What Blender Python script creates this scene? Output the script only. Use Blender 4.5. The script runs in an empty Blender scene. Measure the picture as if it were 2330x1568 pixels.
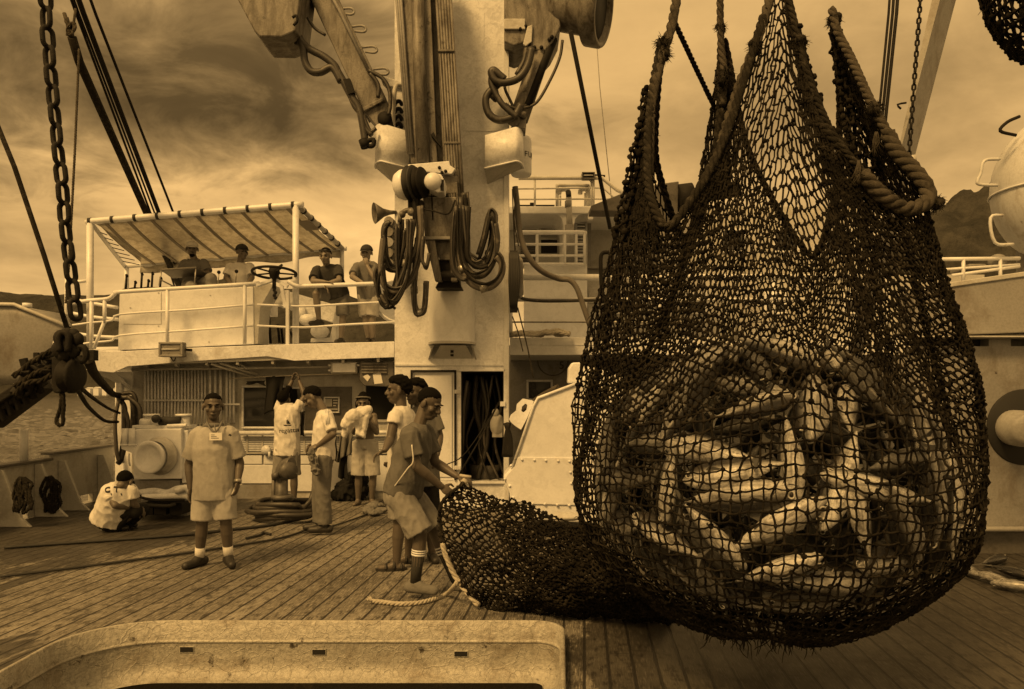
import bpy, bmesh, math, random
import numpy as np
from mathutils import Vector, Matrix, noise as mnoise
random.seed(11); rng = np.random.default_rng(11)
SC = bpy.context.scene
COL = SC.collection
R = math.radians
# ---------------------------------------------------------------- camera
F = 1700.0; CX = 1165.0; HY = 893.0; EYE = 1.75          # focal length and horizon in a 2330 wide frame
def P(x, y, Y):
    return Vector(((x-CX)/F*Y, Y, EYE-(y-HY)/F*Y))
cam = bpy.data.cameras.new('camera'); cam_o = bpy.data.objects.new('camera', cam); COL.objects.link(cam_o)
cam.sensor_width = 36; cam.lens = F/2330*36; cam.shift_y = 109/2330
cam.clip_start = .05; cam.clip_end = 20000
cam_o.location = (0, 0, EYE); cam_o.rotation_euler = (R(90), 0, 0)
SC.camera = cam_o
# ---------------------------------------------------------------- sky, sun, exposure
SUN_EL, SUN_AZ = 47, 213
TINT = (1.0, .56, .165)
w = bpy.data.worlds.new('World'); SC.world = w; w.use_nodes = True
nt = w.node_tree; nt.nodes.clear()
def nd(nt, typ, ins=None, **props):
    n = nt.nodes.new(typ)
    for k, v in props.items(): setattr(n, k, v)
    for k, v in (ins or {}).items():
        if isinstance(v, bpy.types.NodeSocket): nt.links.new(v, n.inputs[k])
        else: n.inputs[k].default_value = v
    return n
def math_n(nt, op, a, b=None, clamp=False):
    ins = {0: a}
    if b is not None: ins[1] = b
    return nd(nt, 'ShaderNodeMath', ins, operation=op, use_clamp=clamp).outputs[0]
def ramp(nt, fac, stops, interp='LINEAR'):
    n = nd(nt, 'ShaderNodeValToRGB', {0: fac}); e = n.color_ramp.elements
    n.color_ramp.interpolation = interp
    while len(e) < len(stops): e.new(.5)
    for i, (p, c) in enumerate(stops):
        e[i].position = p
        e[i].color = (c, c, c, 1) if isinstance(c, (int, float)) else (*c, 1)
    return n.outputs[0]
def mix(nt, fac, a, b, mode='MIX'):
    n = nd(nt, 'ShaderNodeMix', data_type='RGBA', blend_type=mode)
    for i, v in ((0, fac), (6, a), (7, b)):
        if isinstance(v, bpy.types.NodeSocket): nt.links.new(v, n.inputs[i])
        else: n.inputs[i].default_value = v if i == 0 else ((v, v, v, 1) if isinstance(v, (int, float)) else (*v[:3], 1))
    return n.outputs[2]
sky = nd(nt, 'ShaderNodeTexSky', sky_type='NISHITA', sun_disc=False, sun_elevation=R(SUN_EL), sun_rotation=R(SUN_AZ), air_density=1.5, dust_density=6.0)
bw = nd(nt, 'ShaderNodeRGBToBW', {0: sky.outputs[0]}).outputs[0]
tc = nd(nt, 'ShaderNodeTexCoord').outputs['Generated']
sp = nd(nt, 'ShaderNodeSeparateXYZ', {0: tc})
zz = math_n(nt, 'ADD', math_n(nt, 'MAXIMUM', sp.outputs[2], 0.0), .30)
cv = nd(nt, 'ShaderNodeCombineXYZ', {0: math_n(nt, 'DIVIDE', sp.outputs[0], zz), 1: math_n(nt, 'DIVIDE', sp.outputs[1], zz)}).outputs[0]
mp = nd(nt, 'ShaderNodeMapping', {'Vector': cv, 'Location': (3.1, 1.35, 0), 'Rotation': (0, 0, R(-25)), 'Scale': (1.05, 1.25, 1)}).outputs[0]
n1 = nd(nt, 'ShaderNodeTexNoise', {'Vector': mp, 'Scale': .9, 'Detail': 9, 'Roughness': .55, 'Distortion': .35}).outputs[0]
n2 = nd(nt, 'ShaderNodeTexNoise', {'Vector': mp, 'Scale': 4.5, 'Detail': 8, 'Roughness': .62, 'Distortion': .6}).outputs[0]
cl = math_n(nt, 'ADD', math_n(nt, 'MULTIPLY', n1, .78), math_n(nt, 'MULTIPLY', n2, .22))
cl = ramp(nt, cl, [(.32, .42), (.44, .66), (.54, .92), (.66, 1.14)])
grad = ramp(nt, sp.outputs[2], [(0.0, .80), (.10, .98), (.22, .90), (.34, .66), (.55, .60), (1.0, 1.2)])
# a heavier bank of cloud high on the port side, broken up by the same noise
bx = math_n(nt, 'ADD', nd(nt, 'ShaderNodeSeparateXYZ', {0: cv}).outputs[0], .52); by = math_n(nt, 'SUBTRACT', nd(nt, 'ShaderNodeSeparateXYZ', {0: cv}).outputs[1], 1.26)
bank = math_n(nt, 'SQRT', math_n(nt, 'ADD', math_n(nt, 'MULTIPLY', math_n(nt, 'MULTIPLY', bx, bx), 2.2), math_n(nt, 'MULTIPLY', math_n(nt, 'MULTIPLY', by, by), 6.0)))
bank = math_n(nt, 'ADD', bank, math_n(nt, 'MULTIPLY', math_n(nt, 'SUBTRACT', n2, .5), 1.3))
bank = math_n(nt, 'ADD', bank, math_n(nt, 'MULTIPLY', math_n(nt, 'SUBTRACT', n1, .5), 1.5))
cl = math_n(nt, 'MULTIPLY', cl, ramp(nt, bank, [(.15, .20), (.5, .42), (1.05, 1.0)]))
val = math_n(nt, 'MULTIPLY', math_n(nt, 'ADD', math_n(nt, 'MULTIPLY', bw, .12), 6.2), math_n(nt, 'MULTIPLY', cl, grad))
skc = nd(nt, 'ShaderNodeVectorMath', {0: (1.0, .60, .215), 'Scale': val}, operation='SCALE').outputs[0]
bg = nd(nt, 'ShaderNodeBackground', {0: skc, 1: .078})
nt.links.new(bg.outputs[0], nd(nt, 'ShaderNodeOutputWorld').inputs[0])
sun = bpy.data.lights.new('sun', 'SUN'); sun_o = bpy.data.objects.new('sun', sun); COL.objects.link(sun_o)
sun.energy = 1.5; sun.angle = R(16); sun.color = (1.0, .58, .185)
az = R(SUN_AZ); el = R(SUN_EL)      # azimuth measured from +Y towards +X
sd = Vector((math.sin(az)*math.cos(el), math.cos(az)*math.cos(el), math.sin(el)))
sun_o.rotation_euler = sd.to_track_quat('Z', 'Y').to_euler()
SC.view_settings.view_transform = 'Standard'; SC.view_settings.look = 'None'
SC.view_settings.exposure = 1.3; SC.view_settings.gamma = 1.0
SC.cycles.max_bounces = 6; SC.cycles.transparent_max_bounces = 8
SC.cycles.use_denoising = True
# ---------------------------------------------------------------- materials
def g(v): return (v, v*.985, v*.96)
MATS = {}
def mat(name, col, rough=.6, dirt=None, dscale=2.5, damt=(.5, .68), streak=False, speck=.0, bump=.15, bscale=60, metal=0.0, spec=.5, tone=.25, tscale=1.2, rust=None, coat=0.0, bdist=.004, blotch=0):
    m = bpy.data.materials.new(name); m.use_nodes = True; nt = m.node_tree; nt.nodes.clear()
    out = nd(nt, 'ShaderNodeOutputMaterial'); b = nd(nt, 'ShaderNodeBsdfPrincipled', {'Roughness': rough, 'Metallic': metal, 'Specular IOR Level': spec, 'Coat Weight': coat})
    nt.links.new(b.outputs[0], out.inputs[0])
    geo = nd(nt, 'ShaderNodeNewGeometry').outputs['Position']
    t1 = nd(nt, 'ShaderNodeTexNoise', {'Vector': geo, 'Scale': tscale, 'Detail': 6, 'Roughness': .6}).outputs[0]
    c = mix(nt, ramp(nt, t1, [(.3, 0.0), (.7, 1.0)]), tuple(x*(1-tone) for x in col), col)
    if dirt is not None:
        vec = geo
        if streak: vec = nd(nt, 'ShaderNodeMapping', {'Vector': geo, 'Scale': (3.2, 3.2, .9)}).outputs[0]
        t2 = nd(nt, 'ShaderNodeTexNoise', {'Vector': vec, 'Scale': dscale, 'Detail': 9, 'Roughness': .68, 'Distortion': .4}).outputs[0]
        c = mix(nt, ramp(nt, t2, [(damt[0], 0.0), (damt[1], 1.0)]), c, dirt)
    if rust is not None:
        t3 = nd(nt, 'ShaderNodeTexNoise', {'Vector': geo, 'Scale': 7.0, 'Detail': 10, 'Roughness': .75}).outputs[0]
        c = mix(nt, ramp(nt, t3, [(rust[1], 0.0), (rust[1]+.05, 1.0)]), c, rust[0])
    if blotch:
        t6 = nd(nt, 'ShaderNodeTexNoise', {'Vector': geo, 'Scale': 5.5, 'Detail': 7, 'Roughness': .62, 'Distortion': 1.2}).outputs[0]
        c = mix(nt, math_n(nt, 'MULTIPLY', ramp(nt, t6, [(.50, 0.0), (.58, 1.0)]), blotch), c, tuple(x*.6 for x in col))
    if speck:
        t4 = nd(nt, 'ShaderNodeTexNoise', {'Vector': geo, 'Scale': 38.0, 'Detail': 4, 'Roughness': .7}).outputs[0]
        c = mix(nt, math_n(nt, 'MULTIPLY', ramp(nt, t4, [(.42, 0.0), (.68, 1.0)]), speck), c, tuple(x*.35 for x in col))
    nt.links.new(c, b.inputs['Base Color'])
    if bump:
        t5 = nd(nt, 'ShaderNodeTexNoise', {'Vector': geo, 'Scale': bscale, 'Detail': 5, 'Roughness': .6}).outputs[0]
        bp = nd(nt, 'ShaderNodeBump', {'Height': t5, 'Strength': bump, 'Distance': bdist}).outputs[0]
        nt.links.new(bp, b.inputs['Normal'])
    MATS[name] = m
    return m
WHITE = mat('white_paint', (.80, .82, .86), .45, dirt=(.28, .24, .19), dscale=1.8, damt=(.57, .80), speck=.28, rust=((.10, .07, .05), .70), bump=.35, bscale=14, bdist=.006, blotch=.45)
WHITE2 = mat('clean_white_paint', (.80, .82, .86), .4, dirt=(.5, .47, .42), dscale=3, damt=(.6, .85), bump=.2, bscale=20, blotch=.25, speck=.12)
STREAK = mat('streaked_white_paint', (.70, .72, .75), .5, dirt=(.26, .22, .17), dscale=2.2, damt=(.52, .78), streak=True, speck=.25, rust=((.07, .05, .035), .67), bump=.4, bscale=18, bdist=.006)
CREAM = mat('coaming_paint', (.42, .41, .375), .42, dirt=(.15, .12, .085), dscale=4.0, damt=(.50, .74), speck=.6, rust=((.05, .04, .028), .60), bump=1.0, bscale=22, bdist=.012)
GREYP = mat('grey_paint', (.30, .30, .30), .55, dirt=(.13, .11, .09), dscale=2.4, damt=(.48, .72), speck=.35, rust=((.05, .035, .025), .66), bump=.4, bscale=22)
WALLG = mat('shaded_wall_paint', (.52, .52, .51), .55, dirt=(.22, .2, .17), dscale=2.2, damt=(.5, .76), speck=.3, bump=.25, bscale=25)  # greyer copy of the white paint, wall shade put into its colour
PALEG = mat('pale_grey_paint', (.50, .50, .49), .55, dirt=(.2, .18, .15), dscale=2.4, damt=(.5, .76), speck=.3, rust=((.07, .05, .035), .67), bump=.35, bscale=22)
DARKP = mat('dark_paint', (.10, .095, .09), .5, dirt=(.03, .028, .025), dscale=5, speck=.4, bump=.35, bscale=40)
BOOM = mat('worn_boom_paint', (.21, .20, .185), .5, dirt=(.045, .038, .03), dscale=2.6, damt=(.42, .62), streak=True, speck=.6, rust=((.025, .02, .015), .58), bump=.45, bscale=30)
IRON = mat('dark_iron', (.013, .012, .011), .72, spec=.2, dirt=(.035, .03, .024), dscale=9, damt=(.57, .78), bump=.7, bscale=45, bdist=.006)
BLACK = mat('painted_black_void', (.008, .008, .008), .9, bump=0)  # near-black that puts the darkness of openings into the colour
RUBBER = mat('hose_rubber', (.034, .031, .028), .5, dirt=(.13, .115, .095), dscale=7, damt=(.55, .72), bump=.3, bscale=80)
RUBBERL = mat('faded_hose', (.12, .11, .10), .6, dirt=(.07, .06, .05), dscale=8, damt=(.5, .68), bump=.3, bscale=80)
ROPED = mat('dark_rope', (.022, .02, .017), .95, dirt=(.06, .054, .045), dscale=16, damt=(.5, .7), bump=.9, bscale=160, bdist=.006, spec=.1)
ROPEM = mat('brown_rope', (.085, .076, .064), .95, dirt=(.022, .02, .017), dscale=14, damt=(.48, .7), bump=.9, bscale=160, bdist=.006, spec=.1)
ROPEL = mat('pale_rope', (.52, .49, .43), .95, dirt=(.2, .17, .13), dscale=14, damt=(.52, .75), bump=.9, bscale=160, bdist=.006, spec=.1)
NET = mat('net_twine', (.010, .009, .008), .95, dirt=(.026, .023, .019), dscale=9, damt=(.45, .65), bump=.8, bscale=200, bdist=.004, spec=.06)
GLASS = mat('dark_glass', (.02, .02, .02), .08, bump=0, spec=.6)
CANVAS = mat('awning_canvas', (.74, .72, .67), .85, dirt=(.38, .35, .3), dscale=9, damt=(.45, .75), speck=.3, bump=.3, bscale=70)
def translucent(m, amt):
    nt = m.node_tree; b = next(n for n in nt.nodes if n.type == 'BSDF_PRINCIPLED'); o = next(n for n in nt.nodes if n.type == 'OUTPUT_MATERIAL')
    tr = nd(nt, 'ShaderNodeBsdfTranslucent', {'Color': b.inputs['Base Color'].links[0].from_socket})
    ms = nd(nt, 'ShaderNodeMixShader', {0: amt, 1: b.outputs[0], 2: tr.outputs[0]}); nt.links.new(ms.outputs[0], o.inputs[0])
translucent(CANVAS, .66)
CANVASD = mat('awning_batten', (.24, .22, .19), .85, bump=.2)
ALU = mat('dull_metal', (.36, .35, .33), .4, metal=.6, dirt=(.1, .09, .07), dscale=8, bump=.2)
PAPER = mat('paper', (.72, .71, .68), .8, bump=.1)
INK = mat('black_ink', (.02, .02, .02), .7, bump=0)
SKIN = {k: mat('skin_'+k, c, .5, tone=.18, tscale=9, bump=.15, bscale=120, spec=.4) for k, c in
        (('deep', (.098, .083, .071)), ('brown', (.13, .112, .096)), ('tan', (.20, .175, .15)))}
HAIR = mat('black_hair', (.006, .0055, .005), .9, spec=.08, bump=.9, bscale=150, bdist=.006)
LIP = mat('dark_feature', (.018, .015, .013), .5, bump=0)
def flaky(m, sc, amt):
    nt = m.node_tree; b = next(n for n in nt.nodes if n.type == 'BSDF_PRINCIPLED'); geo = nd(nt, 'ShaderNodeNewGeometry').outputs['Position']
    wv = nd(nt, 'ShaderNodeTexNoise', {'Vector': geo, 'Scale': 6.0, 'Detail': 4}).outputs[1]
    pv = nd(nt, 'ShaderNodeVectorMath', {0: geo, 1: nd(nt, 'ShaderNodeVectorMath', {0: wv, 'Scale': .12}, operation='SCALE').outputs[0]}, operation='ADD').outputs[0]
    v = nd(nt, 'ShaderNodeTexVoronoi', {'Vector': pv, 'Scale': sc}, feature='DISTANCE_TO_EDGE').outputs[0]
    old = b.inputs['Normal'].links[0].from_socket
    nt.links.new(nd(nt, 'ShaderNodeBump', {'Height': ramp(nt, v, [(0.0, 1.0), (.035, 0.0)]), 'Strength': amt, 'Distance': .004, 'Normal': old}).outputs[0], b.inputs['Normal'])
flaky(CREAM, 9.0, .6); flaky(WHITE, 2.2, .35)
def cloth(name, v, **k): return mat(name, g(v), .9, dirt=g(v*.55), dscale=4.5, damt=(.52, .8), bump=.45, bscale=26, bdist=.010, spec=.15, tone=.2, tscale=5, **k)
C_WHITE = cloth('white_cotton', .68); C_POLO = cloth('polo_cotton', .36); C_GREY = cloth('grey_jersey', .125); C_DARK = cloth('dark_cotton', .045)
C_SHORT = cloth('pale_shorts', .42); C_KHAKI = cloth('khaki_cloth', .25); C_TROU = cloth('trouser_cloth', .15); C_MID = cloth('mid_cotton', .16); C_BLACK = cloth('black_cloth', .018)
SHOE = mat('shoe_leather', (.022, .02, .018), .55, bump=.3)
# ---------------------------------------------------------------- mesh builder
def frame(d):
    d = Vector(d).normalized()
    up = Vector((0, 0, 1)) if abs(d.z) < .95 else Vector((0, 1, 0))
    a = d.cross(up).normalized(); b = a.cross(d).normalized()
    return a, b
def spl(pts, n=6):
    pts = [Vector(p) for p in pts]
    if len(pts) < 3: return pts
    q = [pts[0]*2-pts[1]] + pts + [pts[-1]*2-pts[-2]]; out = []
    for i in range(1, len(q)-2):
        for k in range(n):
            t = k/n
            a, b, c, d = q[i-1], q[i], q[i+1], q[i+2]
            out.append(.5*((2*b)+(c-a)*t+(2*a-5*b+4*c-d)*t*t+(3*b-a-3*c+d)*t**3))
    out.append(pts[-1]); return out
class MB:
    def __init__(s): s.v = []; s.f = []; s.s = []; s.mi = []; s.cur = 0
    def add(s, vs, fs, smooth=False):
        o = len(s.v); s.v += [tuple(v) for v in vs]
        for f in fs: s.f.append(tuple(i+o for i in f)); s.s.append(smooth); s.mi.append(s.cur)
        return s
    def box(s, a, b):
        (x0, y0, z0), (x1, y1, z1) = a, b
        x0, x1 = sorted((x0, x1)); y0, y1 = sorted((y0, y1)); z0, z1 = sorted((z0, z1))
        return s.add([(x0,y0,z0),(x1,y0,z0),(x1,y1,z0),(x0,y1,z0),(x0,y0,z1),(x1,y0,z1),(x1,y1,z1),(x0,y1,z1)],
              [(0,3,2,1),(4,5,6,7),(0,1,5,4),(1,2,6,5),(2,3,7,6),(3,0,4,7)])
    def pbox(s, x0, y0, x1, y1, Y0, Y1):      # front face fills a rectangle at depth Y0, body runs back to Y1
        a = P(x0, y0, Y0); b = P(x1, y1, Y0); return s.box((a.x, Y0, b.z), (b.x, Y1, a.z))
    def bar(s, a, b, wx, wy, up=None):            # rectangular bar between two points
        a = Vector(a); b = Vector(b); d = b-a; u, v = frame(d)
        if up is not None:
            v = (Vector(up)-d.normalized()*Vector(up).dot(d.normalized())).normalized(); u = d.normalized().cross(v)
        vs = [p+u*i*wx/2+v*j*wy/2 for p in (a, b) for i, j in ((-1,-1),(1,-1),(1,1),(-1,1))]
        return s.add(vs, [(0,1,2,3),(7,6,5,4),(0,4,5,1),(1,5,6,2),(2,6,7,3),(3,7,4,0)])
    def prism(s, pts, vec, smooth=False):
        pts = [Vector(p) for p in pts]; n = len(pts); vec = Vector(vec)
        s.add(pts+[p+vec for p in pts], [tuple(range(n))[::-1], tuple(range(n, 2*n))])
        o = len(s.v)-2*n
        for i in range(n):
            j = (i+1) % n
            s.f.append((o+i, o+j, o+n+j, o+n+i)); s.s.append(smooth); s.mi.append(s.cur)
        return s
    def pprism(s, pxs, Y, th):                     # outline at depth Y, given real thickness
        return s.prism([P(x, y, Y) for x, y in pxs], (0, th, 0))
    def tube(s, pts, r, n=8, cap=True, smooth=True):
        pts = [Vector(p) for p in pts]; m = len(pts)
        rs = r if isinstance(r, (list, tuple)) else [r]*m
        u = None; vs = []
        for i, p in enumerate(pts):
            d = (pts[min(i+1, m-1)]-pts[max(i-1, 0)])
            if d.length < 1e-9: d = Vector((0, 0, 1))
            d.normalize()
            if u is None: u, _ = frame(d)
            else:
                u = u-d*u.dot(d)
                u = u.normalized() if u.length > 1e-6 else frame(d)[0]
            v = d.cross(u)
            vs += [p+(u*math.cos(2*math.pi*k/n)+v*math.sin(2*math.pi*k/n))*rs[i] for k in range(n)]
        fs = [(i*n+k, i*n+(k+1) % n, (i+1)*n+(k+1) % n, (i+1)*n+k) for i in range(m-1) for k in range(n)]
        s.add(vs, fs, smooth)
        if cap:
            o = len(s.v)-len(vs)
            s.f += [tuple(o+k for k in range(n))[::-1], tuple(o+(m-1)*n+k for k in range(n))]; s.s += [False, False]; s.mi += [s.cur]*2
        return s
    def rope(s, pts, r, pitch=None, n=6, strands=3):  # laid rope of twisted strands
        pts = [Vector(p) for p in pts]; pitch = pitch or r*7
        L = [0]
        for a, b in zip(pts, pts[1:]): L.append(L[-1]+(b-a).length)
        m = max(2, int(L[-1]/(pitch/7))); out = []; j = 0
        for i in range(m+1):
            t = L[-1]*i/m
            while j < len(L)-2 and L[j+1] < t: j += 1
            k = (t-L[j])/max(1e-9, L[j+1]-L[j]); out.append((pts[j].lerp(pts[j+1], k), pts[j+1]-pts[j], t))
        for q in range(strands):
            path = []
            for p, d, t in out:
                a, b = frame(d); ang = 2*math.pi*(t/pitch+q/strands)
                path.append(p+(a*math.cos(ang)+b*math.sin(ang))*r*.52)
            s.tube(path, r*.56, n)
        return s
    def lathe(s, prof, o, ax, n=24, smooth=True):  # prof: (radius, distance along axis)
        o = Vector(o); ax = Vector(ax).normalized(); a, b = frame(ax); m = len(prof)
        vs = [o+ax*h+(a*math.cos(2*math.pi*k/n)+b*math.sin(2*math.pi*k/n))*max(r, 1e-4) for r, h in prof for k in range(n)]
        fs = [(i*n+k, i*n+(k+1) % n, (i+1)*n+(k+1) % n, (i+1)*n+k) for i in range(m-1) for k in range(n)]
        return s.add(vs, fs, smooth)
    def ell(s, c, rad, M=None, nu=14, nv=9):
        c = Vector(c); vs = []; fs = []
        for j in range(nv+1):
            ph = math.pi*j/nv
            for i in range(nu):
                th = 2*math.pi*i/nu
                p = Vector((math.sin(ph)*math.cos(th)*rad[0], math.sin(ph)*math.sin(th)*rad[1], math.cos(ph)*rad[2]))
                vs.append(c+(M @ p if M else p))
        for j in range(nv):
            for i in range(nu): fs.append((j*nu+i, (j+1)*nu+i, (j+1)*nu+(i+1) % nu, j*nu+(i+1) % nu))
        return s.add(vs, fs, True)
    def capsule(s, a, b, ra, rb, n=12):
        a = Vector(a); b = Vector(b); d = b-a; L = max(d.length, 1e-6); d = d/L; pr = []
        for k in range(5): t = math.pi/2*(1-k/4); pr.append((ra*math.cos(t), -ra*math.sin(t)))
        for k in range(5): t = math.pi/2*k/4; pr.append((rb*math.cos(t), L+rb*math.sin(t)))
        return s.lathe(pr, a, d, n)
    def sheet(s, grid, smooth=True, close=False):  # grid of rows of points
        n = len(grid); m = len(grid[0])
        fs = [(i*m+j, i*m+(j+1) % m, (i+1)*m+(j+1) % m, (i+1)*m+j) for i in range(n-1) for j in range(m if close else m-1)]
        return s.add([p for r_ in grid for p in r_], fs, smooth)
    def mesh(s, name, off=Vector((0, 0, 0))):
        me = bpy.data.meshes.new(name)
        me.from_pydata([(x-off.x, y-off.y, z-off.z) for x, y, z in s.v], [], s.f)
        me.polygons.foreach_set('use_smooth', s.s)
        if any(s.mi): me.polygons.foreach_set('material_index', s.mi)
        me.update()
        if min(s.mi, default=0) == 0 and not getattr(s, 'keepn', False):
            bm = bmesh.new(); bm.from_mesh(me); bmesh.ops.recalc_face_normals(bm, faces=bm.faces); bm.to_mesh(me); bm.free()
        return me
def wloc(o):
    v = Vector((0, 0, 0))
    while o is not None: v += o.location; o = o.parent
    return v
def link(name, me, m, parent=None, bevel=0, solid=0):
    o = bpy.data.objects.new(name, me); COL.objects.link(o)
    for mm in (m if isinstance(m, (list, tuple)) else [m]): me.materials.append(mm)
    if parent is not None: o.parent = parent
    if solid:
        md = o.modifiers.new('solid', 'SOLIDIFY'); md.thickness = solid; md.offset = 0
    if bevel:
        md = o.modifiers.new('bevel', 'BEVEL'); md.width = bevel; md.segments = 2; md.limit_method = 'ANGLE'; md.angle_limit = R(40)
        md.harden_normals = False
    return o
def part(name, mb, m, parent, bevel=0, solid=0, label=None):
    o = link(name, mb.mesh(name, wloc(parent)), m, parent, bevel, solid)
    if label: o['label'] = label
    return o
def thing(name, label, cat, loc, group=None):
    o = bpy.data.objects.new(name, None); COL.objects.link(o); o.location = loc
    o.empty_display_size = .1
    return tag(o, label, cat, group)
def tag(o, label, cat, group=None):
    o['label'] = label; o['category'] = cat
    if group: o['group'] = group
    return o
def single(name, mb, m, label, cat, group=None, loc=None, bevel=0, solid=0):   # a thing that is one mesh
    loc = Vector(loc) if loc is not None else Vector((0, 0, 0))
    o = link(name, mb.mesh(name, loc), m, None, bevel, solid); o.location = loc
    return tag(o, label, cat, group)
def struct(name, mb, m, kind='structure'):
    o = link(name, mb.mesh(name), m); o['kind'] = kind; return o
def text_into(mb, s, size, M, depth=.0015, shear=0):
    cu = bpy.data.curves.new('t', 'FONT'); cu.body = s; cu.size = size; cu.align_x = 'CENTER'; cu.align_y = 'CENTER'; cu.extrude = depth; cu.shear = shear
    o = bpy.data.objects.new('t', cu); COL.objects.link(o)
    me = o.evaluated_get(bpy.context.evaluated_depsgraph_get()).to_mesh()
    mb.add([M @ v.co for v in me.vertices], [tuple(p.vertices) for p in me.polygons])
    bpy.data.objects.remove(o); bpy.data.curves.remove(cu)
def remesh(mb, voxel, it=4, fac=.5, wrinkle=0, wfreq=9, off=Vector((0, 0, 0))):
    me = mb.mesh('tmp'); o = bpy.data.objects.new('tmp', me); COL.objects.link(o)
    md = o.modifiers.new('r', 'REMESH'); md.mode = 'VOXEL'; md.voxel_size = voxel
    if it:
        sm = o.modifiers.new('s', 'SMOOTH'); sm.iterations = it; sm.factor = fac
    dg = bpy.context.evaluated_depsgraph_get(); out = bpy.data.meshes.new_from_object(o.evaluated_get(dg))
    bpy.data.objects.remove(o); bpy.data.meshes.remove(me)
    n = len(out.vertices); co = np.empty(n*3); out.vertices.foreach_get('co', co); co = co.reshape(-1, 3)
    if wrinkle:
        no = np.empty(n*3); out.vertices.foreach_get('normal', no); no = no.reshape(-1, 3)
        def fold(v, a):                                # creases: sharp valleys between soft ridges
            return .5-abs(mnoise.noise(v))*2.2+a*mnoise.noise(v*2.7)
        d = np.array([fold(Vector((x*wfreq*1.5+z*wfreq*.5, y*wfreq*1.5, z*wfreq*.75-x*wfreq*.5)), .35) for x, y, z in co])
        co = co+no*(d[:, None]*wrinkle)
    co -= np.array(off)
    out.vertices.foreach_set('co', co.ravel()); out.polygons.foreach_set('use_smooth', [True]*len(out.polygons)); out.update()
    return out
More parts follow.
